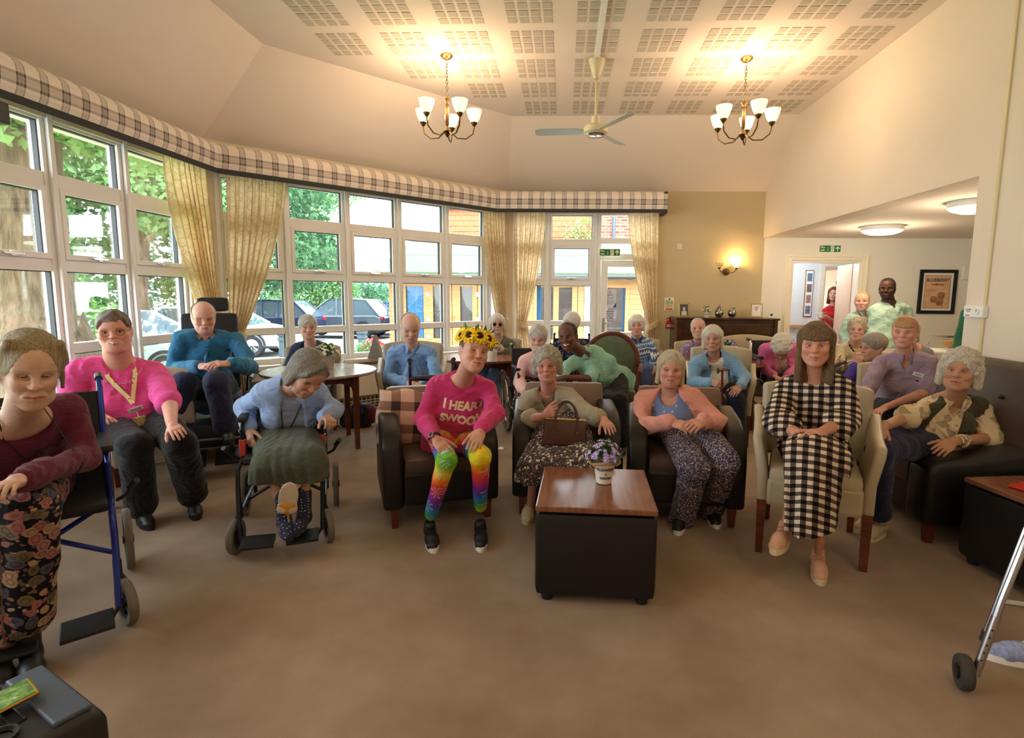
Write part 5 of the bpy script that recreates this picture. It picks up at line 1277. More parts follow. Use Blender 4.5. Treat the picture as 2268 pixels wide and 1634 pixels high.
# ================================================================ FURNITURE
def leg_mb(x, y, h, r=.024, tx=0, ty=0):
 m = MB(); a = r*.72
 m.add([(x+tx-a, y+ty-a, 0), (x+tx+a, y+ty-a, 0), (x+tx+a, y+ty+a, 0), (x+tx-a, y+ty+a, 0), (x-r, y-r, h), (x+r, y-r, h), (x+r, y+r, h), (x-r, y+r, h)],
          [(3,2,1,0),(4,5,6,7),(0,1,5,4),(1,2,6,5),(2,3,7,6),(3,0,4,7)]); return m
# ---- club armchair: black arms, brown inside
def club_chair():
 t = thing('armchair', '', 'armchair', group='black and brown club armchairs')
 for sx_ in (-1, 1):
  m = MB(); pr = [(-.36, .13), (.33, .13), (.33, .66), (.20, .70), (-.10, .675), (-.27, .62), (-.345, .54), (-.365, .42)]
  m.prism(pr, (.125*sx_, 0, 0), (sx_*.245, 0, 0), (0, 1, 0), (0, 0, 1))
  o = m.build('arm', 'leather_black', t); bv = o.modifiers.new('b', 'BEVEL'); bv.width = .028; bv.segments = 3; bv.limit_method = 'ANGLE'; o.data.polygons.foreach_set('use_smooth', [True]*len(o.data.polygons))
  m = leg_mb(sx_*.30, -.30, .135, .026); m.build('leg', 'wood_red', t); m = leg_mb(sx_*.30, .28, .135, .026); m.build('leg', 'wood_red', t)
  m = MB(); pp = [(sx_*.307, -.362, .16), (sx_*.307, -.37, .40), (sx_*.307, -.35, .53)]; 
 m = MB(); m.box((0, -.02, .255), (.49, .66, .23), None, .03); m.build('base', 'leather_black', t)
 m = MB(); m.box((0, -.05, .40), (.485, .60, .12), (math.radians(3), 0, 0), .045); m.build('seat', 'leather_brown', t, smooth=True)
 m = MB(); m.box((0, .27, .585), (.60, .14, .46), (math.radians(-9), 0, 0), .045); b = m.build('backrest', 'leather_taupe', t, smooth=True)
 for i in (-.15, .15): m = MB(); m.ball((i, .192, .70), (.014, .008, .014), 8); m.build('button', 'leather_brown', b, smooth=True)
 return t
# ---- upholstered dining armchair
def tub_chair(mt='vinyl_cream'):
 t = thing('dining_chair', '', 'chair', group=None)
 for sx_ in (-1, 1):
  m = MB()
  pr = [(-.25, .28), (.24, .28), (.26, .74), (.10, .70), (-.08, .665), (-.25, .655), (-.275, .60), (-.262, .45)]
  n_ = len(pr); th = .055; vs = []
  for k in (0, 1):
   for y_, z_ in pr:
    fl = .045*max(0, (z_-.48)/.2)**1.3; vs.append((sx_*(.225+fl+k*th), y_, z_))
  m.add(vs, [tuple(range(n_)), tuple(range(2*n_-1, n_-1, -1))]+[(i, (i+1) % n_, n_+(i+1) % n_, n_+i) for i in range(n_)])
  o = m.build('arm', mt, t, smooth=False); bv = o.modifiers.new('b', 'BEVEL'); bv.width = .02; bv.segments = 3; bv.limit_method = 'ANGLE'; o.data.polygons.foreach_set('use_smooth', [True]*n_+[True]*(len(o.data.polygons)-n_))
  leg_mb(sx_*.25, -.235, .30, .024, 0, -.005).build('leg', 'wood_red', t); leg_mb(sx_*.23, .22, .30, .022, 0, .05).build('leg', 'wood_red', t)
 m = MB(); m.box((0, -.01, .35), (.46, .50, .15), None, .02); m.build('apron', mt, t)
 m = MB(); m.box((0, -.02, .435), (.455, .48, .10), None, .04); m.build('seat', mt, t, smooth=True)
 m = MB()
 R_ = 8; vs = []; fs = []
 for j in range(6):
  z_ = .44+.46*j/5
  for i in range(R_+1):
   a = -1+2*i/R_; x_ = a*.285*(1+.03*j/5); y_ = .275+.03*j/5*1.2-.06*a*a; vs.append((x_, y_, z_-.03*(a*a)*(j == 5)))
 for j in range(5):
  for i in range(R_): fs.append((j*(R_+1)+i, j*(R_+1)+i+1, (j+1)*(R_+1)+i+1, (j+1)*(R_+1)+i))
 m.add(vs, fs); o = m.build('backrest', mt, t, smooth=True); so = o.modifiers.new('s', 'SOLIDIFY'); so.thickness = .07; so.offset = 0; bv = o.modifiers.new('b', 'BEVEL'); bv.width = .02; bv.segments = 2; bv.limit_method = 'ANGLE'
 return t
def place(root, first, x, y, deg, label, group=None, sc=1):
 o = root if first else copy_tree(root)
 o.location = (x, y, 0); o.rotation_euler = (0, 0, math.radians(deg)); o['label'] = label; o.scale = (sc, sc, sc)
 if group: o['group'] = group
 return o
cc = club_chair()
place(cc, 1, -.89, 3.70, 22, 'black and brown armchair with a tartan cushion, seating the wearer of the pink sweatshirt')
place(cc, 0, .02, 3.92, 3, 'black armchair with brown back seating the woman with the handbag, behind the cube table')
place(cc, 0, .83, 3.80, -6, 'black armchair with brown back seating the blonde woman in coral cardigan')
tc_ = tub_chair('vinyl_cream')
GC = 'upholstered dining armchairs'
place(tc_, 1, 1.50, 3.27, -22, 'cream armchair with dark wooden legs seating the woman in gingham dress', GC, 1.06)
q = (1.620, 5.750, 0.489); place(tc_, 0, q[0], 5.72, -14, 'cream armchair seating the woman with the walking cane', GC, 1.06)
q = (1.717, 7.100, 0.709); place(tc_, 0, q[0], 7.1, -10, 'cream armchair seating the grey-haired woman in floral blouse by the piano', GC)
q = (2.358, 6.950, 0.735); place(tc_, 0, q[0], 6.95, -6, 'empty cream armchair beyond the brown round table, in front of the piano', GC, 1.1)
q = (1.003, 7.500, 0.653); place(tc_, 0, q[0], 7.5, -8, 'cream armchair seating the woman in fair isle jumper beside the glazed door', GC)
q = (3.511, 6.800, 0.713); place(tc_, 0, q[0], 6.8, -14, 'cream armchair seating the woman in cream cardigan, mostly hidden', GC)
q = (3.367, 5.900, 0.628); c1_ = place(tc_, 0, q[0], 5.9, -30, 'cream armless chair seating the woman in purple cardigan, mostly hidden', GC)
q = (2.906, 4.860, 0.741); c2_ = place(tc_, 0, q[0], 4.90, -25, 'cream armless chair seating the carer in mauve, mostly hidden', GC)
q = (3.719, 6.000, 0.813); place(tc_, 0, q[0]+.10, 6.22, -20, 'cream armchair seating the grey-haired person behind the carer in mauve, hidden', GC)
tg_ = tub_chair('vinyl_grey')
q = (-2.778, 5.920, 0.726); place(tg_, 1, q[0], 5.90, 18, 'taupe armchair seating the woman in navy cardigan by the window', GC)
q = (-1.570, 5.650, 0.681); place(tg_, 0, q[0], 5.60, 12, 'taupe armchair seating the bald man in light blue polo shirt', GC, 1.08)
q = (-0.840, 7.250, 0.655); place(tg_, 0, q[0], 7.25, 6, 'taupe armchair seating the woman in sunglasses at the far table', GC)
ch_ = place(tg_, 0, -3.02, 3.82, 38, 'armless taupe chair with red-brown legs seating the woman in pink T-shirt', GC)
for o in list(ch_.children)+list(c1_.children)+list(c2_.children):
 if o.name.startswith('arm'): bpy.data.objects.remove(o)
# ---- oval-back chair
t = thing('oval_back_chair', 'carved wooden chair with green oval padded back, seating the leaning carer in mint', 'chair'); q = (0.482, 5.700, 0.564); t.location = (q[0], 5.72, 0); t.rotation_euler = (0, 0, math.radians(-8)); t.scale = (1.1, 1.1, 1.08)
mat('green_velvet', '#5a6448', .85, var=.15, sheen=.4)
ov = [(.255*math.cos(2*PI*i/28), .26+.02*math.sin(2*PI*i/28), .72+.27*math.sin(2*PI*i/28)) for i in range(28)]
m = MB(); m.tube(ov, .026, 8, True); m.build('back_frame', 'wood_red', t, smooth=True)
m = MB(); R = Matrix.Rotation(PI/2, 3, 'X'); m.ball((0, .26, .72), (.24, .255, .035), 18, R); m.build('back_pad', 'green_velvet', t, smooth=True)
m = MB(); m.box((0, -.02, .46), (.50, .48, .09), None, .035); m.build('seat', 'green_velvet', t, smooth=True)
m = MB(); m.box((0, -.02, .39), (.52, .50, .06), None, .01); m.build('seat_rail', 'wood_red', t)
for s in (-1, 1):
 m = MB(); m.tube([(s*.25, .24, .68), (s*.285, .10, .70), (s*.285, -.12, .69), (s*.275, -.20, .66)], [.018, .02, .024, .024], 8); m.tube([(s*.275, -.19, .67), (s*.26, -.16, .55), (s*.245, -.20, .42)], .02, 8); m.build('arm', 'wood_red', t, smooth=True)
 leg_mb(s*.235, -.235, .40, .024).build('leg', 'wood_red', t); leg_mb(s*.22, .22, .40, .022, 0, .06).build('leg', 'wood_red', t)
# ---- cube tables
def cube_table(label, x, y, deg, w=.58, d=.62, h=.49):
 t = thing('cube_table', label, 'table', (x, y, 0), math.radians(deg), 'padded cube tables')
 m = MB(); m.box((0, 0, h/2+.0), (w, d, h-.075), None, .035); m.build('padded_base', 'leather_black', t, smooth=True)
 m = MB(); m.box((0, 0, h-.0175), (w-.005, d-.005, .028), None, .006); m.build('tabletop', 'wood_top', t)
 for a in (-1, 1):
  for b_ in (-1, 1): m = MB(); m.cyl((a*(w/2-.06), b_*(d/2-.06), 0), (a*(w/2-.06), b_*(d/2-.06), .045), .028, .032, 12); m.build('foot', 'black_plastic', t)
 return t
cube_table('black padded cube table with wooden top in the middle of the carpet', .175, 2.80, -2)
cube_table('black cube table with wooden top at the right edge beside the sofa', 2.61, 2.84, 9, .62, .64, .49)
# ---- round tables
def round_table(label, x, y, r, top, rot=0):
 t = thing('round_table', label, 'table', (x, y, 0), math.radians(rot), 'round tables')
 m = MB(); m.lathe([(0, .712), (r-.012, .712), (r, .722), (r, .734), (r-.006, .74), (0, .74)], n=48); m.build('tabletop', top, t, smooth=True)
 m = MB()
 for k in range(4):
  a = PI/4+PI/2*k; b_ = a+PI/2; c = r*.74; p0 = Vector((c*math.cos(a), c*math.sin(a), 0)); p1 = Vector((c*math.cos(b_), c*math.sin(b_), 0)); d = p1-p0; L = d.length; d.normalize()
  pr = [(.0, .71), (L, .71), (L, .56), (L-.05, .61), (L-.12, .635), (.12, .635), (.05, .61), (0, .56)]
  m.prism(pr, Vector((-d.y, d.x, 0))*.025, p0, d, (0, 0, 1))
 m.build('apron', 'wood_red', t)
 for k in range(4):
  a = PI/4+PI/2*k; c = r*.76; leg_mb(c*math.cos(a), c*math.sin(a), .712, .028, .0, 0).build('leg', 'wood_red', t)
 return t
T1 = (-2.347, 5.164, 0.740); T2 = (-0.976, 6.473, 0.740); T3 = (1.776, 6.363, 0.740)
round_table('pale round table with a white flower pot, behind the bending woman', T1[0], T1[1], .53, 'wood_top_grey', 30)
round_table('brown round table with yellow flowers in front of the sunglasses wearer', T2[0], T2[1], .50, 'wood_top', 20)
round_table('brown round table with purple flowers near the piano', T3[0], T3[1], .50, 'wood_top', 10)
# ---- sofa along the right wall
t = thing('sofa', 'dark brown button-back sofa with deep arm against the right wall', 'sofa')
m = MB(); m.b2((2.22, 3.36, .12), (2.95, 4.22, .33), .03); m.build('base', 'leather_black', t, smooth=True)
for y0, y1 in ((3.49, 4.08),): m = MB(); m.b2((2.18, y0, .31), (2.78, y1, .47), .05); m.build('seat_cushion', 'sofa_tan' if 0 else 'leather_brown', t, smooth=True)
m = MB(); m.prism([(2.70, .40), (2.84, 1.06), (3.00, 1.08), (3.005, .12), (2.75, .12)], (0, .94, 0), (0, 3.30, 0), (1, 0, 0), (0, 0, 1)); o = m.build('backrest', 'leather_brown', t); bv = o.modifiers.new('b', 'BEVEL'); bv.width = .04; bv.segments = 3; o.data.polygons.foreach_set('use_smooth', [True]*len(o.data.polygons))
for y in (3.6, 3.95):
 for z, x in ((.86, 2.785), (.66, 2.745)): m = MB(); m.ball((x, y, z), (.010, .016, .016), 8); m.build('button', 'leather_black', t, smooth=True)
for nm, y0, y1 in (('near', 3.26, 3.48), ('far', 4.09, 4.29)):
 m = MB(); m.prism([(2.17, .12), (2.17, .46), (2.22, .52), (2.45, .545), (2.75, .60), (3.0, .72), (3.0, .12)], (0, y1-y0, 0), (0, y0, 0), (1, 0, 0), (0, 0, 1)); o = m.build('arm', 'leather_black', t); bv = o.modifiers.new('b', 'BEVEL'); bv.width = .045; bv.segments = 3; bv.limit_method = 'ANGLE'; o.data.polygons.foreach_set('use_smooth', [True]*len(o.data.polygons))
for x, y in ((2.24, 3.33), (2.92, 3.33), (2.24, 4.2), (2.92, 4.2)): m = leg_mb(x, y, .14, .03); m.build('leg', 'wood_red', t)
# ---- wheels and wheelchairs
def wheel(name, parent, c, r, ax, tyre, spokes=5, thick=.032, rim='black_plastic', wire=False, steer=0):
 """wheel centred at c with its axle along x (turned by steer about z)"""
 Rz = Matrix.Rotation(steer, 3, 'Z'); Ry = Rz@Matrix.Rotation(PI/2, 3, 'Y'); tt = thick
 m = MB(); m.lathe([(r-tt*.9, -tt/2), (r-.006, -tt/2), (r, -tt*.28), (r, tt*.28), (r-.006, tt/2), (r-tt*.9, tt/2), (r-tt*.9, -tt/2)], c, 32, Ry); w_ = m.build(name, tyre, parent, smooth=True)
 m = MB(); m.lathe([(r-tt*.9-.014, -tt*.4), (r-tt*.85, -tt*.4), (r-tt*.85, tt*.4), (r-tt*.9-.014, tt*.4), (r-tt*.9-.014, -tt*.4)], c, 32, Ry); m.lathe([(0, -tt*.7), (.022, -tt*.7), (.022, tt*.7), (0, tt*.7)], c, 14, Ry); m.build('rim', rim if not wire else 'chrome', w_, smooth=True)
 m = MB(); C_0 = Vector(c)
 for k in range(spokes):
  a = 2*PI*k/spokes+.3; d = Ry@Vector((math.cos(a), math.sin(a), 0))
  if wire: m.cyl(C_0+d*.02, C_0+d*(r-tt), .0018, n=4)
  else: m.tube([C_0+d*.015, C_0+d*(r-tt)], [.014, .010], 6)
 m.build('spokes', 'chrome' if wire else rim, w_, smooth=True)
 return w_
def wheelchair(label, x, y, deg, fm='frame_black', big=False, back=.92, ty='grey_rubber', red=False, foot=True, handles=True, sc=1.0, pads='nylon_black'):
 t = thing('wheelchair', label, 'wheelchair', (x, y, 0), math.radians(deg), 'wheelchairs'); t.scale = (sc, sc, sc)
 rb = .30 if big else .155
 wy = .20
 for s in (-1, 1):
  wheel('rear_wheel', t, (s*.285, wy, rb), rb, 0, 'rubber' if big else ty, 18 if big else 5, .030 if big else .034, wire=big)
  if big: m = MB(); m.lathe([(rb-.035, -.006), (rb-.023, -.006), (rb-.023, .006), (rb-.035, .006), (rb-.035, -.006)], (s*.318, wy, rb), 32, Matrix.Rotation(PI/2, 3, 'Y')); m.build('push_rim', 'chrome', t, smooth=True)
  wheel('caster', t, (s*.245, -.40, .10), .10, 0, ty, 5, .034, steer=s*.25)
  m = MB(); X_ = s*.225
  m.tube([(X_, -.36, .20), (X_, -.37, .40), (X_, -.34, .47), (X_, -.20, .485), (X_, .22, .485)], .0125, 8)      # side frame
  m.tube([(X_, .22, .12), (X_, .225, .5), (X_, .25, back-.03), (X_, .27, back), (X_, .30, back+.01)], .0125, 8)     # back post
  m.tube([(X_, -.34, .22), (X_, .22, .22)], .0125, 8); m.tube([(X_, -.37, .40), (X_*.98, -.42, .24), (X_*.96, -.46, .11)], .012, 8)
  m.tube([(X_, -.14, .485), (X_, -.16, .66), (X_, -.10, .695), (X_, .20, .695)], .011, 8)
  m.build('side_frame', fm, t, smooth=True)
  m = MB(); m.tube([(s*.245, -.40, .10), (s*.262, -.39, .16), (s*.228, -.36, .22)], .011, 6); m.cyl((X_, -.36, .19), (X_, -.36, .28), .017); m.build('caster_fork', 'black_plastic', t, smooth=True)
  m = MB(); m.box((X_, .03, .715), (.055, .34, .035), None, .014); m.build('arm_pad', 'black_plastic', t, smooth=True)
  m = MB(); m.b2((X_-.004, -.12, .50), (X_+.004, .2, .68)); m.build('side_panel', pads, t)
  if handles: m = MB(); m.tube([(X_, .27, back+.005), (X_, .38, back+.012)], .017, 8); m.build('hand_grip', 'black_plastic', t, smooth=True)
  m = MB(); m.tube([(s*.25, -.03, .44), (s*.285, -.07, .47), (s*.31, -.14, .53)], .009, 6); m.cyl((s*.30, -.12, .515), (s*.325, -.17, .56), .014); m.build('brake_lever', 'black_plastic', t, smooth=True)
  if red: m = MB(); m.b2((X_-.018, -.17, .50), (X_+.018, -.13, .60), .006); m.build('arm_latch', 'frame_red', t)
  if foot: m = MB(); m.box((s*.115, -.53, .105), (.17, .13, .016), (math.radians(8), math.radians(s*-2), 0), .005); m.tube([(s*.215, -.46, .115), (s*.20, -.50, .105), (s*.03, -.50, .10)], .011, 6); m.build('footplate', 'black_plastic', t, smooth=False)
 m = MB(); m.tube([(-.215, -.1, .21), (.215, -.1, .46)], .012, 6); m.tube([(.215, -.08, .21), (-.215, -.08, .46)], .012, 6); m.build('cross_brace', fm, t, smooth=True)
 m = MB(); m.box((0, -.05, .485), (.43, .42, .045), None, .018); m.build('seat', pads, t, smooth=True)
 m = MB(); m.box((0, .245, .70), (.43, .03, back-.52), (math.radians(-3), 0, 0), .012); m.build('backrest', pads, t, smooth=True)
 return t
wheelchair('small black transit wheelchair with red arm latches, carrying the bending woman', -1.77, 3.37, 22, 'frame_black', False, .90, 'grey_rubber', True)
wheelchair('blue-framed transit wheelchair at the left edge, carrying the woman in maroon', -2.40, 2.36, 42, 'frame_blue', False, .98, 'grey_rubber', sc=1.04)
q = (-0.274, 5.780, 0.538); wheelchair('black wheelchair carrying the woman in pale pink behind the armchairs', q[0], 5.75, 14, 'frame_black', True, .92)
q = (0.091, 6.950, 0.644); wheelchair('black wheelchair with push grips carrying the hidden woman in spotted navy', q[0], 6.9, -2, 'frame_black', True, .96)
q = (2.497, 6.500, 0.575); wheelchair('self-propelled wheelchair with spoked wheels carrying the bowed woman in pink', q[0], 6.48, -2, 'chrome', True, .86, sc=1.1)
# power wheelchair of the man in teal
t = thing('power_wheelchair', 'black powered wheelchair with headrest and joystick, carrying the man in teal', 'wheelchair'); q = (-3.146, 4.720, 0.662); t.location = (q[0], 4.74, 0); t.rotation_euler = (0, 0, math.radians(30))
m = MB(); m.box((0, .22, .93), (.46, .10, .72), (math.radians(-14), 0, 0), .045); m.build('backrest', 'nylon_black', t, smooth=True)
m = MB(); m.box((.03, .34, 1.36), (.26, .09, .13), (math.radians(-10), 0, 0), .04); hr_ = m.build('headrest', 'nylon_black', t, smooth=True); m = MB(); m.cyl((.03, .35, 1.1), (.03, .36, 1.34), .012); m.build('headrest_post', 'steel', hr_)
m = MB(); m.box((0, -.08, .52), (.48, .52, .10), None, .035); m.build('seat', 'nylon_black', t, smooth=True)
m = MB(); m.box((0, .05, .25), (.50, .70, .22), None, .05); m.build('power_base', 'black_plastic', t, smooth=True)
for s in (-1, 1):
 wheel('drive_wheel', t, (s*.29, .12, .17), .17, 0, 'rubber', 5, .06); wheel('caster', t, (s*.25, -.33, .10), .10, 0, 'rubber', 5, .04)
 m = MB(); m.box((s*.29, -.05, .78), (.085, .40, .05), None, .02); m.tube([(s*.27, .2, .55), (s*.29, .18, .72), (s*.29, .1, .76)], .014, 6); m.build('armrest', 'black_plastic', t, smooth=True)
 m = MB(); m.tube([(s*.14, -.33, .50), (s*.15, -.46, .36), (s*.15, -.56, .18)], .014, 6); m.box((s*.13, -.62, .15), (.20, .26, .02), (math.radians(14), 0, 0), .006); m.tube([(s*.2, -.34, .3), (s*.2, -.5, .3)], .01, 6); m.build('footrest', 'frame_black', t, smooth=True)
m = MB(); m.box((.30, -.30, .80), (.07, .12, .05), None, .015); m.cyl((.30, -.32, .82), (.30, -.33, .90), .008); m.ball((.30, -.33, .905), .02, 10); m.build('joystick', 'black_plastic', t, smooth=True)
m = MB(); m.tube([(-.28, -.18, .32), (.28, -.18, .32)], .012, 6); m.tube([(-.25, -.38, .24), (.25, -.38, .24)], .012, 6); m.build('cross_bar', 'steel', t)
# ---- rollator in front of the man in pale blue
t = thing('rollator', 'purple-framed rollator with black handles and padded back strap', 'rollator'); A_ = Vector((-1.321, 4.620, 0.935)); B_ = Vector((-0.949, 4.720, 0.909))
c = (A_+B_)/2; t.location = (c.x, c.y, 0); d = B_-A_; t.rotation_euler = (0, 0, math.atan2(d.y, d.x)); hw_ = d.length/2-.01; hz = (A_.z+B_.z)/2
for s in (-1, 1):
 m = MB(); m.tube([(s*hw_, -.06, hz), (s*hw_, .02, hz-.03), (s*hw_, .06, hz-.12), (s*hw_*1.02, .16, .48), (s*hw_*1.06, .30, .10)], .013, 8); m.tube([(s*hw_, .10, hz-.25), (s*hw_*1.0, -.02, .50), (s*hw_*1.05, -.26, .10)], .012, 8); m.build('side_frame', 'frame_purple', t, smooth=True)
 m = MB(); m.tube([(s*hw_, .03, hz-.02), (s*hw_, -.10, hz+.005)], [.020, .018], 8); m.tube([(s*hw_, .02, hz-.05), (s*hw_, -.03, hz-.075), (s*hw_, -.09, hz-.06)], .008, 6); m.build('hand_grip', 'black_plastic', t, smooth=True)
 for yy in (.30, -.26): wheel('caster', t, (s*hw_*1.05, yy, .095), .095, 0, 'rubber', 5, .03)
m = MB(); m.tube([(-hw_, -.0, .80-.05), (-hw_*.7, -.14, .80-.02), (0, -.18, .80-.02), (hw_*.7, -.14, .80-.02), (hw_, 0, .80-.05)], [.010, .022, .028, .022, .010], 8); m.build('back_strap', 'black_plastic', t, smooth=True)
m = MB(); m.box((0, .08, .55), (hw_*1.9, .24, .035), None, .01); m.build('seat', 'nylon_black', t)
# ---- walking frame at the right edge
t = thing('zimmer_frame', 'grey tubular walking frame with front wheel at the right edge', 'walker')
m = MB(); m.tube([(1.60, 2.02, .10), (1.66, 2.03, .35), (1.80, 2.06, .80), (1.90, 2.10, .90), (2.06, 2.26, .92), (2.07, 2.34, .85), (1.99, 2.33, .60), (1.855, 2.33, .03)], .0125, 8); m.tube([(1.66, 2.03, .35), (2.02, 1.98, .33), (2.22, 1.95, .34)], .011, 8); m.tube([(2.26, 1.93, .10), (2.22, 1.95, .34), (2.12, 2.0, .80), (2.12, 2.1, .86), (2.16, 2.38, .86), (2.17, 2.44, .82), (2.19, 2.36, .5), (2.2, 2.28, .03)], .0125, 8); m.tube([(1.80, 2.06, .78), (2.12, 2.0, .78)], .011, 8); m.build('frame', 'steel', t, smooth=True)
for a, b_ in (((1.585, 2.017, .06), (1.645, 2.027, .29)), ((2.27, 1.925, .06), (2.235, 1.945, .29))):
 m = MB(); m.cyl(a, b_, .0155, n=12); lg = m.build('leg_extension', 'aluminium' if 0 else 'steel', t, smooth=True)
 A0, B0 = Vector(a), Vector(b_)
 for k in range(5): m = MB(); p = A0+(B0-A0)*(.28+.13*k); m.cyl(p+Vector((-.010, -.0155, 0)), p+Vector((-.008, -.0128, 0)), .0035, n=8); m.build('adjuster_hole', 'black', lg)
wheel('front_wheel', t, (1.545, 2.02, .065), .065, 0, 'rubber', 5, .04, steer=-.3); wheel('front_wheel', t, (2.31, 1.92, .065), .065, 0, 'rubber', 5, .04)
for p in ((1.855, 2.33), (2.2, 2.28)): m = MB(); m.cyl((p[0], p[1], 0), (p[0], p[1], .045), .02, .015); m.build('ferrule', 'rubber', t)
m = MB(); m.tube([(1.60, 2.02, .075), (1.545, 2.02, .065)], .010, 6); m.build('axle', 'black_plastic', t)
# ---- walker handle held by the woman in cream
t = thing('zimmer_frame', 'chrome walking frame with curved grey handle held by the woman in cream cardigan', 'walker'); A_ = Vector((3.014, 6.150, 0.754)); B_ = Vector((3.223, 6.100, 0.833))
m = MB(); m.tube([A_+Vector((-.05, -.02, -.02)), A_, B_, B_+Vector((.03, 0, -.03)), (B_.x+.08, 6.1, .45), (B_.x+.10, 6.1, .02)], .012, 8); m.tube([A_+Vector((-.05, -.02, -.02)), (A_.x-.07, 6.13, .5), (A_.x-.08, 6.15, .02)], .012, 8); m.tube([(A_.x-.07, 6.13, .5), (B_.x+.08, 6.1, .5)], .01, 6); m.build('frame', 'chrome', t, smooth=True)
m = MB(); m.tube([A_+Vector((-.06, -.02, -.025)), A_, A_+(B_-A_)*.35], .018, 8); m.build('hand_grip', 'charcoal_fabric', t, smooth=True)
# ---- trolley behind the pier
t = thing('trolley', 'chrome and white serving trolley beside the wall pier', 'trolley'); q = (4.380, 6.600, 0.919)
mb = MB(); mb.b2((q[0]-.28, 6.4, .86), (q[0]+.34, 6.85, .885), .008); mb.build('top_shelf', 'white_plastic', t); mb = MB(); mb.b2((q[0]-.28, 6.4, .45), (q[0]+.34, 6.85, .47), .008); mb.build('lower_shelf', 'white_plastic', t); mb = MB(); mb.b2((q[0]-.28, 6.4, .12), (q[0]+.34, 6.85, .14), .008); mb.build('lower_shelf', 'white_plastic', t)
mb = MB()
for x in (-.27, .33):
 mb.tube([(q[0]+x, 6.42, .06), (q[0]+x, 6.42, .9), (q[0]+x, 6.44, .93)], .012, 8); mb.tube([(q[0]+x, 6.83, .06), (q[0]+x, 6.83, .92)], .012, 8)
mb.tube([(q[0]-.27, 6.42, .88), (q[0]-.27, 6.42, 1.0), (q[0]-.23, 6.42, 1.05), (q[0]+.30, 6.42, 1.05)], .012, 8); mb.build('frame', 'chrome', t, smooth=True)
for x, y in ((-.27, 6.42), (.33, 6.42), (-.27, 6.83), (.33, 6.83)): wheel('caster', t, (q[0]+x, y, .045), .045, 0, 'rubber', 5, .02)
t = thing('fruit_bowl', 'brown wicker bowl standing on the serving trolley', 'bowl'); m = MB(); q = (4.559, 6.600, 1.005); m.lathe([(.05, 0), (.12, .05), (.15, .10), (.155, .105), (.14, .10), (.11, .055), (.04, .012)], (q[0], 6.62, .888), 24); m.build('bowl', 'wicker', t, smooth=True)
m = MB(); m.tube([(q[0]+.152*math.cos(2*PI*i/24), 6.62+.152*math.sin(2*PI*i/24), .99) for i in range(24)], .009, 6, True); m.build('rim', 'wicker', t, smooth=True)
# ---- piano
t = thing('upright_piano', 'dark polished upright piano against the back wall', 'piano'); x0, x1 = (1.656, 8.200, 1.164)[0], (3.111, 8.200, 1.160)[0]; zt = (2.374, 8.200, 1.165)[2]
mb = MB(); mb.b2((x0+.02, 8.22, .10), (x1-.02, 8.72, zt-.03)); mb.b2((x0+.02, 8.02, .64), (x1-.02, 8.3, .74), .01); mb.b2((x0+.02, 8.02, .60), (x1-.02, 8.12, .66)); mb.build('case', 'wood_piano', t)
mb = MB(); mb.b2((x0-.02, 8.17, zt-.03), (x1+.02, 8.74, zt), .008); mb.build('lid', 'wood_piano', t)
for x in (x0, x1-.05): mb = MB(); mb.b2((x, 8.0, 0), (x+.05, 8.72, .76), .006); mb.b2((x, 8.2, .7), (x+.05, 8.72, zt-.03)); mb.build('side', 'wood_piano', t)
mb = MB(); mb.b2((x0+.10, 8.205, .82), (x1-.10, 8.225, zt-.09), .006); mb.build('upper_panel', 'wood_piano', t); mb = MB(); mb.b2((x0+.1, 8.205, .16), (x1-.1, 8.225, .56), .006); mb.build('lower_panel', 'wood_piano', t)
mb = MB(); mb.b2((x0+.07, 8.03, .74), (x1-.07, 8.2, .765), .006); mb.build('fallboard', 'wood_piano', t)
for i in (-.12, 0, .12): mb = MB(); mb.b2(((x0+x1)/2+i-.02, 7.98, .05), ((x0+x1)/2+i+.02, 8.22, .065), .006); mb.build('pedal', 'brass', t)
PZ = zt
# ---- speaker and phone at the lower left
t = thing('loudspeaker', 'black moulded loudspeaker lying in the lower left corner', 'loudspeaker'); t.location = (-1.382, 1.250, 0.409)[0:2]+(0,)
SZ = .50; t.location = (-1.30, 1.06, 0); t.rotation_euler = (0, 0, math.radians(-27))
mb = MB(); mb.prism([(-.19, 0), (.19, 0), (.19, SZ-.03), (.165, SZ), (-.19, SZ)], (.31, 0, 0), (-.155, 0, 0), (0, 1, 0), (0, 0, 1)); o = mb.build('cabinet', 'black_plastic', t); bv = o.modifiers.new('b', 'BEVEL'); bv.width = .018; bv.segments = 3; bv.limit_method = 'ANGLE'; o.data.polygons.foreach_set('use_smooth', [True]*len(o.data.polygons))
mat('speaker_blue', '#3d4656', .45, var=.06, bump=.2, bs=500)
mb = MB(); mb.b2((-.14, .09, SZ-.002), (.14, .165, SZ+.010), .006); mb.build('top_panel', 'speaker_blue', t)
for x, y in ((.075, .02), (-.11, .055)): mb = MB(); mb.lathe([(.020, 0), (.032, 0), (.032, .010), (.026, .010), (.023, .003), (.020, .003)], (x, y, SZ), 24); mb.build('knob_recess', 'black_plastic', t, smooth=True)
mb = MB(); mb.tube([(-.02, .07, SZ+.002), (.05, .07, SZ+.002), (.055, .045, SZ+.002), (-.02, .045, SZ+.002)], .003, 6, True); mb.build('handle_recess', 'black_plastic', t)
m, nt, b = newmat('phone_screen'); n = N(nt); f = n.noise(n.obj(), 26, 5, .7)
c = n.ramp(f, [(.30, hexc('#16240f')), (.45, hexc('#3d5a2a')), (.58, hexc('#6f8a4a')), (.72, hexc('#cfd8b8'))]); n.lk(c, b.inputs['Base Color']); n.lk(c, b.inputs['Emission Color']); b.inputs['Emission Strength'].default_value = .25; b.inputs['Roughness'].default_value = .15; MATS['phone_screen'] = m
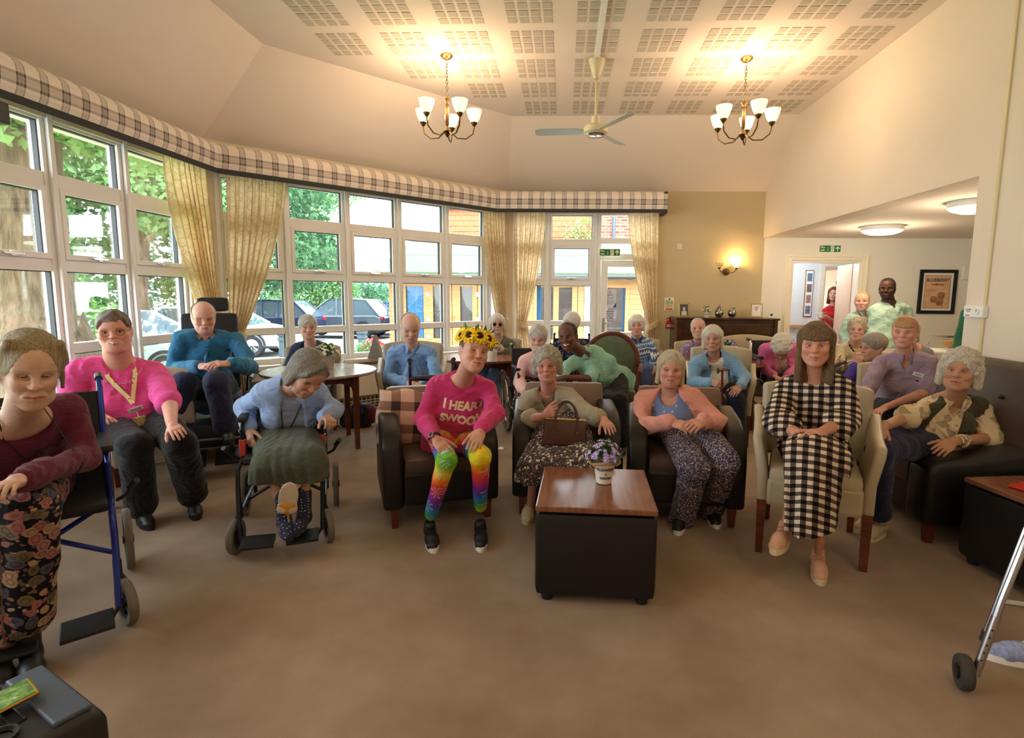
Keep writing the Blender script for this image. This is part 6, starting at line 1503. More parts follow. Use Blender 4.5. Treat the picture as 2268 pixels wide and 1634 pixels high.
t = thing('phone', 'phone with gold rim showing a green picture, lying on the loudspeaker', 'phone', (-1.27, 1.16, SZ+.032), math.radians(-46))
t.rotation_euler = (math.radians(6), 0, math.radians(-32)); t.location = (-1.315, 1.10, SZ+.020)
mb = MB(); mb.box((0, 0, 0), (.085, .17, .009), None, .004); mb.build('phone_body', 'gold', t); mb = MB(); mb.box((0, 0, .0052), (.077, .158, .0015)); mb.build('screen', 'phone_screen', t)
# ---- bag, cushion, shoe, handbag, cane
t = thing('rucksack', 'dark maroon bag slumped on the carpet beneath the pale round table', 'bag'); q = (-2.310, 5.802, 0.000); t.location = (q[0], q[1]+.15, 0); mat('bag_dark', '#241c22', .7, var=.2); mat('bag_red', '#6a2230', .7)
fl = Field([E_((0, 0, .10), (.17, .12, .12), None, .03), E_((.1, .02, .13), (.11, .10, .12), None, .03), C_((-.1, -.05, .06), (.12, -.04, .05), .07, None, .03)], .014, .03); wrinkle(fl, .012, 50, 3); clipz(fl, zmin=0.0); V, F = fl.mesh(); link('bag_body', npmesh('bag_body', V, F), 'bag_dark', t)
mb = MB(); mb.tube([(-.10, -.08, .18), (-.20, -.10, .10), (-.24, -.06, .02), (-.16, -.1, .015)], .010, 6); mb.tube([(-.02, -.05, .22), (.02, -.08, .28), (.08, -.05, .25)], .012, 6); mb.build('strap', 'bag_dark', t, smooth=True); mb = MB(); mb.ball((.19, .0, .14), (.045, .09, .11), 12); mb.build('side_pocket', 'bag_red', t, smooth=True)
m, nt, b = newmat('tartan_cushion'); n = N(nt); x, y, z = n.xyz(n.obj())
fa = n.m('FRACT', n.m('MULTIPLY', x, 6.5)); fb = n.m('FRACT', n.m('MULTIPLY', z, 6.5)); s1 = n.m('LESS_THAN', n.m('ABSOLUTE', n.m('SUBTRACT', fa, .5)), .2); s2 = n.m('LESS_THAN', n.m('ABSOLUTE', n.m('SUBTRACT', fb, .5)), .2)
n.lk(n.ramp(n.m('MULTIPLY', n.m('ADD', s1, s2), .5), [(0, hexc('#d8b8a8')), (.4, hexc('#94735f')), (.8, hexc('#3a2c30'))], 'CONSTANT'), b.inputs['Base Color']); b.inputs['Roughness'].default_value = .9; MATS['tartan_cushion'] = m
t = thing('cushion', 'pink and brown tartan cushion tucked into the armchair behind the slogan sweatshirt', 'cushion', (-1.085, 3.685, .63), 0); t.rotation_euler = (math.radians(-10), math.radians(6), math.radians(24))
fl = Field([E_((0, 0, 0), (.20, .075, .20), None, .02)]+[C_((a*.03, 0, b_*.03), (a*.165, 0, b_*.165), .05, .018, .06) for a in (-1, 1) for b_ in (-1, 1)], .012, .03); V, F = fl.mesh(); link('cushion_cover', npmesh('cushion_cover', V, F), 'tartan_cushion', t)
mb = MB(); mb.tube([(-.18, 0, -.18), (0, 0, -.165), (.18, 0, -.18), (.165, 0, 0), (.18, 0, .18), (0, 0, .165), (-.18, 0, .18), (-.165, 0, 0)], .006, 5, True); mb.build('piping', 'tartan_cushion', t)
mat('trainer_lilac', '#8f9ac0', .8, var=.35, vs=60); up, so, lm = shoe_mesh('sneaker')
t = thing('trainer', 'lilac and blue patterned trainer at the right edge of the carpet', 'shoe', (1.98, 2.17, 0), math.radians(78)); 
for nm, me, mt in (('upper', up, 'trainer_lilac'), ('sole', so, 'white_plastic'), ('laces', lm, 'white_plastic')):
 me = me.copy(); me.materials.clear(); me.materials.append(M(mt)); o = bpy.data.objects.new(nm, me); COL.objects.link(o); o.parent = t; o.scale = (1.05, 1.05, 1.05)

PEOPLE = [
 {'id':'p1', 'label':'woman in maroon jumper and floral trousers looking down, seated in the blue-framed wheelchair', 'hd':(-1.968,1.93,1.19), 'ha':(51.4,15,4), 'h':{'hair':'tied', 'hv':0.007, 'hl':0.08, 'hc':'#76664a', 'hc2':'#b8a47c', 'part':-1, 'wisp':1, 'age':0.95, 'fw':0.9, 'eo':0.22, 'skin':'#c99f86', 'smile':0.1, 'blush':0.25, 'brow':'#9a8468', 's':1.14}, 'pel':(-2.486,2.36,0.56), 'nk':(-2.188,2.08,0.973), 'sl':(-2.3,1.98,0.922), 'sr':(-2.17,2.3,0.973), 'el':(-2.481,1.98,0.675), 'er':(-2.057,2.22,0.765), 'wl':(-2.041,1.72,0.784), 'wr':(-1.918,1.8,0.812), 'hl':((-1.867,1.65,0.792),(0,0,1),0.5), 'hr':((-1.837,1.62,0.834),(0,0,1),0.4), 'kl':(-2.108,1.86,0.608), 'kr':(-1.969,1.88,0.665), 'al':(-2.168,1.88,0.132), 'ar':(-2.081,1.92,0.175), 'tl':(-1.96,1.68,0.156), 'tr':(-1.881,1.72,0.164), 'w':0.92, 'bust':0.7, 'aw':0.95, 'wear':[('jumper', 'top', cloth('c_maroon', '#5e2038'), {'neck':'scoop', 'hem':0.1, 'wr':0.007}),('trousers', 'trousers', printc("p_floral", "#17151c", ["#8f6862","#6d5f48","#a08468","#4a4a58","#935c58","#5f5440"], 22, .52), {'leg':1, 'loose':0.028, 'off':0.012, 'to':1.9})], 'shoes':('boot', 'black_plastic', 'black_plastic', None), 'q':1.0, 'hs':1.0},
 {'id':'p2', 'label':'smiling woman in bright pink T-shirt with yellow lanyard and glasses, black trousers', 'hd':(-2.93,3.46,1.219), 'ha':(34.4,2,-3), 'h':{'hair':'short', 'hv':0.009, 'hl':0.058, 'hc':'#5a463c', 'hc2':'#8a7464', 'age':0.4, 'fw':1.16, 'smile':1.0, 'teeth':0.9, 'eo':0.5, 'glasses':'dark', 'skin':'#d99a84', 'blush':0.5, 'chin2':0.9, 'nr':0.07, 'sweep':1, 'iris':'iris_brown', 's':1.08, 'fo':0.068}, 'pel':(-3.076,3.72,0.56), 'nk':(-2.996,3.55,1.005), 'sl':(-3.174,3.42,0.956), 'sr':(-2.872,3.72,0.906), 'el':(-3.265,3.45,0.689), 'er':(-2.584,3.45,0.742), 'wl':(-2.892,3.22,0.717), 'wr':(-2.38,3.18,0.674), 'hl':((-2.665,3.08,0.703),(0,0,1),0.35,1,0.4), 'hr':((-2.206,3.04,0.624),(-0.1,-0.3,1),0.35,1,0.6), 'kl':(-2.604,3.16,0.539), 'kr':(-2.353,3.2,0.542), 'al':(-2.703,3.28,0.085), 'ar':(-2.491,3.48,0.1), 'tl':(-2.439,3.08,0.067), 'tr':(-2.331,3.28,0.089), 'w':1.42, 'bust':1.35, 'aw':1.28, 'cd':0.115, 'bw':0.165, 'bd':0.14, 'belly':0.1, 'hw':0.17, 'lw':1.05, 'wear':[('t_shirt', 'top', cloth('c_pink', '#e8559e'), {'sl':0.95, 'loose':0.03, 'neck':'round', 'hem':0.1, 'wr':0.008}),('trousers', 'trousers', cloth('c_black', '#1b1a1e'), {'loose':0.03, 'to':1.92, 'flare':0.012})], 'shoes':('loafer', 'black_plastic', 'black_plastic', None), 'hs':1.02},
 {'id':'p3', 'label':'elderly balding man in teal polo shirt with clasped hands and navy trousers', 'hd':(-3.021,4.5,1.269), 'ha':(37.8,16,0), 'h':{'man':1, 'hair':'bald', 'hv':0.01, 'hc':'#b5a890', 'hc2':'#e0d8c8', 'age':0.9, 'fw':1.08, 'eo':0.12, 'glasses':'thin', 'skin':'#d8a08e', 'blush':0.6, 'chin2':0.8, 'nr':0.06, 'smile':0, 's':1.04}, 'pel':(-3.166,4.72,0.62), 'nk':(-3.082,4.6,1.1), 'sl':(-3.212,4.46,1.093), 'sr':(-2.861,4.7,1.063), 'el':(-3.3,4.5,0.82), 'er':(-2.651,4.5,0.853), 'wl':(-2.838,4.14,0.897), 'wr':(-2.595,4.16,0.919), 'hl':((-2.529,4.02,0.938),(-0.2,-0.5,1),0.55), 'hr':((-2.712,3.99,0.946),(0.2,-0.5,1),0.55), 'kl':(-2.978,4.15,0.764), 'kr':(-2.656,4.05,0.793), 'al':(-3.079,4.22,0.374), 'ar':(-2.639,4.12,0.408), 'tl':(-2.935,4.0,0.307), 'tr':(-2.483,3.92,0.339), 'w':1.22, 'cd':0.12, 'bd':0.14, 'aw':1.12, 'lw':1.05, 'belly':0.09, 'wear':[('polo_shirt', 'top', cloth('c_teal', '#2f6f96'), {'neck':'round', 'hem':0.09, 'wr':0.009, 'loose':0.014}),('trousers', 'trousers', cloth('c_navy', '#2c3450'), {'loose':0.028, 'to':1.93, 'flare':0.01})], 'collar':(cloth('c_teal', '#2f6f96'),0.8), 'shoes':('black', 'black_plastic', 'black_plastic', None), 'raiser':1, 'raisel':1, 'hs':1.08},
 {'id':'p4', 'label':'woman in pale blue cardigan and green skirt bending forward in the small black wheelchair', 'hd':(-1.443,3.02,1.027), 'ha':(49.1,42,14), 'h':{'hair':'mid', 'hv':0.008, 'len':-0.075, 'hc':'#5e5850', 'hc2':'#a39c92', 'age':0.9, 'fw':0.98, 'eo':0.2, 'skin':'#b98a70', 'blush':0.3, 'smile':0.2, 'sweep':1, 's':1.06}, 'pel':(-1.816,3.5,0.56), 'nk':(-1.638,3.24,0.933), 'sl':(-1.856,3.23,0.864), 'sr':(-1.54,3.4,0.839), 'el':(-2.067,3.42,0.737), 'er':(-1.438,3.36,0.752), 'wl':(-1.922,3.22,0.651), 'wr':(-1.427,3.2,0.739), 'hl':((-1.878,3.16,0.563),(-0.6,-0.6,0.3),0.5), 'hr':((-1.341,3.1,0.719),(0.6,-0.4,0.6),1.2), 'kl':(-1.689,3.02,0.485), 'kr':(-1.473,3.05,0.508), 'al':(-1.566,2.92,0.203), 'ar':(-1.493,3.0,0.24), 'tl':(-1.46,2.76,0.185), 'tr':(-1.464,2.82,0.197), 'w':0.95, 'bust':0.8, 'aw':0.92, 'wear':[('blouse', 'top', cloth('c_bluepale', '#8fa0bd'), {'sl':0, 'off':0.003, 'wr':0.002, 'neck':'scoop', 'hem':0.09}),('cardigan', 'cardigan', cloth('c_blue', '#8ea6cf'), {'cw':0.085, 'hem':0.06, 'wr':0.008}),('skirt', 'skirt', cloth('c_green', '#4e5446'), {'hem':0.4, 'folds':0.016, 'off':0.012})], 'shoes':('sock', 'dotsock', None, None), 'hs':0.98, 'fz':0.13},
 {'id':'p5', 'label':'short grey-haired woman in navy cardigan behind the round table by the window', 'hd':(-2.723,5.75,1.112), 'ha':(31.3,4,2), 'h':{'hair':'short', 'hv':0.014, 'hl':0.055, 'hc':'#9a958c', 'hc2':'#dcd8ce', 'age':0.9, 'fw':1.0, 'smile':0.6, 'skin':'#cf9c88', 'eo':0.4, 'sweep':1, 'hz':-0.07, 's':1.04}, 'pel':(-2.8,5.95,0.55), 'nk':(-2.737,5.85,0.923), 'sl':(-2.916,5.85,0.856), 'sr':(-2.58,5.85,0.856), 'el':(-2.95,5.75,0.67), 'er':(-2.504,5.75,0.663), 'wl':(-2.781,5.6,0.583), 'wr':(-2.51,5.6,0.587), 'w':0.95, 'bust':0.8, 'wear':[('blouse', 'top', printc("p_navyspot", "#26304e", ["#d8dde8","#7f93b8","#aab8d0"], 45, .33), {'sl':0, 'off':0.003, 'wr':0.002, 'neck':'scoop'}),('cardigan', 'cardigan', cloth('c_navycard', '#232b44'), {'cw':0.075}),('trousers', 'trousers', cloth('c_jean', '#3a5278'), {})], 'shoes':('loafer', 'black_plastic', 'black_plastic', None), 'q':1.5, 'kl':(-2.732,5.514,0.52), 'al':(-2.725,5.495,0.1), 'tl':(-2.65,5.31,0.0), 'kr':(-2.547,5.588,0.52), 'ar':(-2.539,5.57,0.1), 'tr':(-2.465,5.384,0.0)},
 {'id':'p6', 'label':'bald elderly man in light blue polo shirt looking down behind the walker', 'hd':(-1.498,5.32,1.15), 'ha':(21.6,24,0), 'h':{'man':1, 'hair':'bald', 'hv':0.01, 'hc':'#cfc8ba', 'hc2':'#efeae0', 'age':0.95, 'fw':1.04, 'eo':0.15, 'skin':'#d3a48f', 'blush':0.4, 'smile':0, 's':1.12}, 'pel':(-1.573,5.65,0.55), 'nk':(-1.514,5.45,0.947), 'sl':(-1.718,5.45,0.89), 'sr':(-1.323,5.45,0.886), 'el':(-1.764,5.4,0.63), 'er':(-1.248,5.35,0.646), 'wl':(-1.481,5.12,0.642), 'wr':(-1.333,5.1,0.631), 'hl':((-1.386,5.02,0.592),(-0.3,-0.6,0.6),0.7), 'hr':((-1.363,5.0,0.604),(0.3,-0.6,0.6),0.7), 'w':1.05, 'bd':0.13, 'aw':1.05, 'wear':[('polo_shirt', 'top', cloth('c_skyblue', '#7fa6d8'), {'neck':'round', 'hem':0.08, 'wr':0.01, 'loose':0.014}),('trousers', 'trousers', cloth('c_tan', '#a98476'), {})], 'collar':(cloth('c_skyblue', '#7fa6d8'),0.8), 'shoes':('loafer', 'black_plastic', 'black_plastic', None), 'q':1.35, 'kl':(-1.557,5.209,0.52), 'al':(-1.552,5.189,0.1), 'tl':(-1.5,4.996,0.0), 'kr':(-1.364,5.261,0.52), 'ar':(-1.359,5.242,0.1), 'tr':(-1.307,5.049,0.0)},
 {'id':'p7', 'label':'white-haired woman in round dark sunglasses and olive cardigan at the far table', 'hd':(-0.857,7.05,1.101), 'ha':(9.9,0,2), 'h':{'hair':'bob', 'hv':0.008, 'len':-0.055, 'hl':0.06, 'hc':'#bcb9b2', 'hc2':'#efede8', 'age':0.9, 'fw':0.95, 'glasses':'sun', 'skin':'#c99c86', 'smile':0.2, 'noeyes':1, 's':1.08}, 'pel':(-0.87,7.25,0.55), 'nk':(-0.842,7.12,0.911), 'sl':(-0.99,7.12,0.833), 'sr':(-0.672,7.12,0.837), 'el':(-0.985,7.0,0.681), 'er':(-0.627,7.02,0.695), 'wl':(-0.897,6.86,0.743), 'wr':(-0.738,6.86,0.768), 'hl':((-0.799,6.8,0.808),(-0.3,-1,0.3),0.7), 'hr':((-0.833,6.8,0.83),(0.3,-1,0.3),0.7), 'kl':(-1.003,6.8,0.498), 'kr':(-0.864,6.78,0.492), 'al':(-1.058,6.85,0.073), 'ar':(-0.829,6.72,0.081), 'tl':(-1.039,6.65,0.017), 'tr':(-0.815,6.52,0.022), 'w':0.85, 'bust':0.6, 'wear':[('blouse', 'top', printc("p_darkleaf", "#1e2a30", ["#7fa0a8","#c8d0cc"], 50, .28), {'sl':0, 'off':0.003, 'wr':0.002, 'neck':'v'}),('cardigan', 'cardigan', cloth('c_olive', '#6a684c'), {'cw':0.06}),('jeans', 'trousers', cloth('c_denim', '#5b7a9c'), {'loose':0.016})], 'shoes':('loafer', 'charcoal_fabric', 'black_plastic', None), 'q':1.6},
 {'id':'p8', 'label':'woman in pink slogan sweatshirt and rainbow leggings, head tilted, sitting forward in the armchair', 'hd':(-0.526,3.2,1.145), 'ha':(28.8,-4,13), 'h':{'hair':'tied', 'hv':0.002, 'hl':0.088, 'hc':'#5a4028', 'hc2':'#8a6a44', 'age':0.35, 'fw':0.98, 'eo':0.3, 'skin':'#c98f74', 'blush':0.2, 'smile':0.15, 'mw':0.024, 'brow':'#7a5638', 'iris':'iris_brown', 'tail':0, 'hz':-0.06, 'open':0.6, 's':1.05}, 'pel':(-0.743,3.58,0.53), 'nk':(-0.626,3.38,0.956), 'sl':(-0.807,3.38,0.901), 'sr':(-0.465,3.42,0.889), 'el':(-0.863,3.32,0.714), 'er':(-0.416,3.26,0.765), 'wl':(-0.739,3.08,0.656), 'wr':(-0.458,3.06,0.721), 'hl':((-0.608,2.96,0.567),(-0.15,-0.5,0.9),0.3,1,0.5), 'hr':((-0.488,2.96,0.65),(0.1,-0.6,0.8),0.35,1,0.6), 'kl':(-0.654,3.02,0.542), 'kr':(-0.46,3.0,0.574), 'al':(-0.793,3.16,0.136), 'ar':(-0.492,3.2,0.18), 'tl':(-0.705,2.92,0.069), 'tr':(-0.45,2.96,0.107), 'w':0.98, 'bust':0.9, 'aw':0.85, 'lw':0.98, 'wear':[('sweatshirt', 'top', cloth('c_hotpink', '#c93a76'), {'neck':'round', 'hem':0.12, 'wr':0.008, 'loose':0.014, 'off':0.012}),('leggings', 'trousers', 'rainbow', {'leg':1, 'off':0.0, 'loose':0.0, 'to':1.93, 'wr':0.002})], 'shoes':('sneaker', 'black_plastic', 'white_plastic', 'black_plastic'), 'hs':1.03},
 {'id':'p9', 'label':'grey-haired woman in pale pink cardigan with hand at her nose, in the rear wheelchair', 'hd':(-0.261,5.55,1.041), 'ha':(-1.2,12,2), 'h':{'hair':'short', 'hv':0.009, 'hl':0.052, 'hc':'#a8a29a', 'hc2':'#dcd8d2', 'age':1, 'fw':0.95, 'skin':'#d0a794', 'eo':0.3, 'smile':0.05, 'sweep':-1, 's':1.1, 'hz':-0.07}, 'pel':(-0.288,5.85,0.56), 'nk':(-0.252,5.65,0.861), 'sl':(-0.42,5.65,0.793), 'sr':(-0.103,5.65,0.798), 'el':(-0.452,5.6,0.583), 'er':(-0.158,5.4,0.647), 'wl':(-0.375,5.3,0.534), 'wr':(-0.257,5.36,0.853), 'hl':((-0.306,5.2,0.509),(0,0,1),0.5), 'hr':((-0.275,5.36,0.973),(0,-1,0.2),1.0), 'kl':(-0.395,5.35,0.425), 'kr':(-0.226,5.35,0.428), 'al':(-0.417,5.3,0.118), 'ar':(-0.247,5.3,0.099), 'tl':(-0.409,5.1,0.081), 'tr':(-0.237,5.1,0.063), 'w':0.95, 'bust':0.6, 'aw':1.0, 'wear':[('cardigan', 'top', cloth('c_palepink', '#efc2c0'), {'neck':'round', 'hem':0.05, 'wr':0.01, 'loose':0.02}),('skirt', 'skirt', printc("p_blackfloral", "#1c181c", ["#b89a8a","#8a6a62","#cfc0b0"], 30, .33), {'hem':0.36})], 'shoes':('loafer', 'beige_plastic', 'black_plastic', None), 'q':1.4},
 {'id':'p10', 'label':'white-haired woman in navy spotted blouse hidden behind the mint-tunic carer', 'hd':(0.087,6.65,1.132), 'ha':(-25.4,6,0), 'h':{'hair':'short', 'hv':0.014, 'hl':0.055, 'hc':'#c8c6c2', 'hc2':'#f2f0ee', 'age':0.9, 'skin':'#c99c86', 's':1.1, 'hz':-0.07, 'glasses':'dark'}, 'pel':(0.092,6.95,0.56), 'nk':(0.084,6.75,0.936), 'sl':(-0.114,6.75,0.844), 'sr':(0.273,6.75,0.849), 'el':(-0.165,6.65,0.677), 'er':(0.327,6.65,0.684), 'wl':(-0.068,6.5,0.561), 'wr':(0.253,6.5,0.566), 'w':1.0, 'bust':0.8, 'wear':[('blouse', 'top', printc("p_navydot", "#26263e", ["#c8c8d8","#8a8ab0"], 40, .3), {'neck':'round'}),('trousers', 'trousers', cloth('c_black', '#1b1a1e'), {})], 'shoes':('loafer', 'black_plastic', 'black_plastic', None), 'q':1.7, 'kl':(-0.135,6.571,0.53), 'al':(-0.141,6.552,0.1), 'tl':(-0.202,6.362,0.0), 'kr':(0.056,6.51,0.53), 'ar':(0.05,6.491,0.1), 'tr':(-0.011,6.301,0.0)},
 {'id':'p11', 'label':'dark-haired carer in mint tunic leaning forward and smiling towards her neighbour', 'hd':(0.039,5.22,1.089), 'ha':(-16.1,4,-8), 'h':{'hair':'tied', 'hv':0.003, 'hl':0.078, 'hc':'#0d0a0a', 'hc2':'#2c2522', 'age':0.2, 'fw':0.98, 'smile':0.8, 'teeth':0.9, 'eo':0.55, 'skin':'#6a4030', 'lip':'#7a3d3a', 'brow':'#120c0a', 'blush':0.15, 'iris':'iris_brown', 'bun':-0.02, 's':1.1}, 'pel':(0.536,5.68,0.58), 'nk':(0.176,5.42,0.911), 'sl':(0.018,5.3,0.789), 'sr':(0.336,5.55,0.817), 'el':(-0.04,5.2,0.654), 'er':(0.264,5.3,0.678), 'wl':(-0.106,5.05,0.693), 'wr':(0.019,5.08,0.716), 'hl':((-0.147,5.0,0.701),(0,0,1),0.5), 'hr':((-0.064,5.04,0.713),(-0.2,-0.5,1),0.5), 'kl':(0.423,5.2,0.47), 'kr':(0.548,5.22,0.477), 'al':(0.468,5.25,0.037), 'ar':(0.57,5.15,0.067), 'tl':(0.418,5.0,0.019), 'tr':(0.534,4.95,0.032), 'w':1.08, 'bust':0.9, 'aw':1.05, 'wear':[('tunic', 'top', cloth('c_mint', '#93c7b4'), {'sl':0.95, 'loose':0.022, 'neck':'v', 'hem':0.16, 'wr':0.008}),('trousers', 'trousers', cloth('c_black', '#1b1a1e'), {'loose':0.02, 'to':1.95})], 'collar':(cloth('c_mint', '#93c7b4'),1.1), 'shoes':('black', 'black_plastic', 'black_plastic', None), 'q':1.35},
 {'id':'p12', 'label':'woman with curly grey hair and glasses in beige blouse gripping a brown handbag', 'hd':(-0.114,3.82,0.995), 'ha':(-2.2,3,-3), 'h':{'hair':'curly', 'hv':0.015, 'hl':0.06, 'len':-0.055, 'hc':'#7d7668', 'hc2':'#c9c2b4', 'age':0.9, 'fw':1.06, 'smile':-0.1, 'eo':0.38, 'glasses':'thin', 'skin':'#c98a76', 'blush':0.6, 'chin2':0.4, 'nr':0.055, 'seed':3, 'nb':210, 's':0.955}, 'pel':(-0.049,4.087,0.582), 'nk':(-0.108,3.935,0.781), 'sl':(-0.257,3.915,0.728), 'sr':(0.049,3.896,0.751), 'el':(-0.28,3.801,0.601), 'er':(0.201,3.677,0.664), 'wl':(-0.127,3.514,0.694), 'wr':(0.271,3.553,0.669), 'hl':((-0.03,3.438,0.763),(-0.4,-1,0.3),1.5), 'hr':((0.312,3.4,0.633),(0,-0.4,1),0.3,1,0.6), 'kl':(-0.174,3.39,0.39), 'kr':(0.135,3.39,0.442), 'al':(-0.218,3.6,-0.044), 'ar':(0.059,3.6,-0.036), 'tl':(-0.226,3.36,-0.034), 'tr':(0.037,3.4,-0.044), 'w':1.04, 'bust':1.05, 'aw':1.0, 'bd':0.13, 'wear':[('blouse', 'top', cloth('c_beige', '#a39a84'), {'sl':1.45, 'neck':'v', 'hem':0.07, 'wr':0.008, 'loose':0.02}),('skirt', 'skirt', printc("p_paisley", "#4a3f42", ["#d8cfc2","#efe8dc","#8a7a72","#6a6270"], 52, .42), {'hem':0.3, 'folds':0.02, 'off':0.012, 'sf':1.35})], 'collar':(cloth('c_collar', '#8f8d86'),1.3), 'shoes':('loafer', 'beige_plastic', 'beige_plastic', None), 'hs':1.0},
 {'id':'p13', 'label':'white-haired smiling woman in blue patterned fair isle jumper near the glazed door', 'hd':(0.951,7.3,1.089), 'ha':(-7.4,2,0), 'h':{'hair':'bob', 'hv':0.014, 'len':-0.045, 'hl':0.05, 'hc':'#cfcac0', 'hc2':'#f5f2ec', 'age':0.9, 'smile':0.8, 'eo':0.3, 'skin':'#d6a28c', 'blush':0.5, 's':1.1, 'fringe':0.055}, 'pel':(1.024,7.55,0.56), 'nk':(0.978,7.42,0.917), 'sl':(0.818,7.42,0.842), 'sr':(1.148,7.42,0.847), 'el':(0.676,7.4,0.672), 'er':(1.2,7.3,0.703), 'wl':(0.749,7.15,0.618), 'wr':(1.162,7.15,0.601), 'hl':((0.82,7.05,0.597),(0,0,1),0.4), 'hr':((1.143,7.05,0.52),(0,0,1),0.4), 'w':1.1, 'bust':0.9, 'bd':0.13, 'belly':0.08, 'wear':[('jumper', 'top', 'fairisle', {'neck':'round', 'hem':0.09, 'loose':0.015}),('trousers', 'trousers', cloth('c_blueviolet', '#55659c'), {'loose':0.015})], 'collar':('fairisle', 0.7), 'shoes':('loafer', 'black_plastic', 'black_plastic', None), 'q':1.6, 'kl':(0.886,7.131,0.53), 'al':(0.884,7.111,0.1), 'tl':(0.866,6.912,0.0), 'kr':(1.085,7.113,0.53), 'ar':(1.083,7.093,0.1), 'tr':(1.065,6.894,0.0)},
 {'id':'p14', 'label':'blonde woman in coral cardigan and sprigged blue top with hands folded in her lap', 'hd':(0.732,3.772,0.988), 'ha':(-7.1,6,3), 'h':{'hair':'bob', 'hv':0.01, 'len':-0.1, 'hl':0.066, 'hc':'#a8977a', 'hc2':'#e2d6ba', 'age':0.75, 'fw':1.1, 'smile':0.25, 'eo':0.4, 'skin':'#d0937c', 'blush':0.4, 'chin2':1.1, 'nr':0.06, 'sweep':1, 'fo':0.066, 's':0.974}, 'pel':(0.838,3.973,0.601), 'nk':(0.747,3.839,0.8), 'sl':(0.565,3.868,0.727), 'sr':(0.913,3.772,0.771), 'el':(0.526,3.686,0.594), 'er':(1.05,3.686,0.629), 'wl':(0.674,3.457,0.687), 'wr':(0.894,3.457,0.698), 'hl':((0.799,3.362,0.673),(-0.1,-0.6,1),0.4), 'hr':((0.743,3.304,0.68),(0.1,-0.6,1),0.4), 'kl':(0.808,3.304,0.439), 'kr':(1.002,3.342,0.466), 'al':(0.779,3.5,-0.004), 'ar':(1.002,3.62,0.015), 'tl':(0.681,3.16,-0.035), 'tr':(1.003,3.32,-0.013), 'w':1.2, 'bust':1.2, 'aw':1.1, 'bd':0.14, 'belly':0.1, 'hw':0.17, 'lw':1.05, 'wear':[('blouse', 'top', 'sprigged', {'sl':0, 'off':0.003, 'wr':0.002, 'neck':'v', 'hem':0.1}),('cardigan', 'cardigan', cloth('c_coral', '#dc9a8c'), {'cw':0.15, 'hem':0.12, 'wr':0.009}),('trousers', 'trousers', printc("p_pebble", "#3a3548", ["#b8b0b4","#8f88a0","#d8ccc4","#6f6a86"], 95, .42), {'loose':0.03, 'to':1.93, 'leg':1})], 'shoes':('sneaker', 'black_plastic', 'white_plastic', 'black_plastic'), 'hs':1.04},
 {'id':'p15', 'label':'grey-haired smiling woman in floral blouse by the piano, behind the cane holder', 'hd':(1.654,6.9,1.083), 'ha':(-17.4,0,-6), 'h':{'hair':'tied', 'hv':0.004, 'hl':0.07, 'hc':'#a8a4a0', 'hc2':'#d8d4d0', 'age':0.7, 'smile':0.9, 'teeth':0.6, 'eo':0.4, 'skin':'#d6a08c', 'glasses':'thin', 'blush':0.4, 's':1.08}, 'pel':(1.735,7.15,0.56), 'nk':(1.684,7.0,0.908), 'sl':(1.531,7.0,0.82), 'sr':(1.845,7.0,0.824), 'el':(1.493,6.95,0.665), 'er':(1.873,6.95,0.671), 'wl':(1.553,6.75,0.579), 'wr':(1.748,6.75,0.582), 'w':1.05, 'bust':0.9, 'wear':[('blouse', 'top', printc("p_mauvefloral", "#8a7a9c", ["#b04a62","#d8c8dc","#6a5a8a","#c88aa0"], 38, .42), {'neck':'round', 'sl':2}),('trousers', 'trousers', cloth('c_black', '#1b1a1e'), {})], 'collar':('p_mauvefloral', 0.8), 'shoes':('loafer', 'black_plastic', 'black_plastic', None), 'q':1.6, 'kl':(1.547,6.751,0.53), 'al':(1.542,6.731,0.1), 'tl':(1.5,6.536,0.0), 'kr':(1.742,6.709,0.53), 'ar':(1.738,6.689,0.1), 'tr':(1.696,6.494,0.0)},
 {'id':'p16', 'label':'woman with cream bob and light blue cardigan holding a walking cane', 'hd':(1.462,5.5,1.066), 'ha':(-16.9,3,-3), 'h':{'hair':'bob', 'hv':0.009, 'len':-0.085, 'hl':0.058, 'hc':'#c2bba6', 'hc2':'#efe9d8', 'age':0.95, 'fw':1.0, 'smile':0.05, 'eo':0.35, 'skin':'#c4907a', 'blush':0.2, 'sweep':-1, 's':1.06}, 'pel':(1.647,5.86,0.56), 'nk':(1.512,5.62,0.881), 'sl':(1.339,5.6,0.807), 'sr':(1.715,5.6,0.822), 'el':(1.293,5.52,0.625), 'er':(1.808,5.5,0.673), 'wl':(1.401,5.26,0.668), 'wr':(1.688,5.28,0.635), 'hl':((1.478,5.14,0.663),(-0.2,-0.8,0.4),1.1), 'hr':((1.564,5.16,0.55),(0.2,-0.5,0.8),0.5), 'kl':(1.487,5.32,0.457), 'kr':(1.675,5.32,0.478), 'al':(1.545,5.3,0.047), 'ar':(1.668,5.2,0.091), 'tl':(1.465,5.05,0.016), 'tr':(1.628,4.98,0.023), 'w':1.12, 'bust':0.9, 'bd':0.13, 'belly':0.11, 'wear':[('top', 'top', cloth('c_cream', '#dcd2c0'), {'sl':0, 'off':0.003, 'wr':0.002, 'neck':'round', 'hem':0.08}),('cardigan', 'cardigan', cloth('c_lightblue', '#7ea6c8'), {'cw':0.095, 'wr':0.008}),('trousers', 'trousers', cloth('c_darknavy', '#1e2030'), {'loose':0.025})], 'shoes':('sneaker', 'black_plastic', 'white_plastic', None), 'q':1.35},
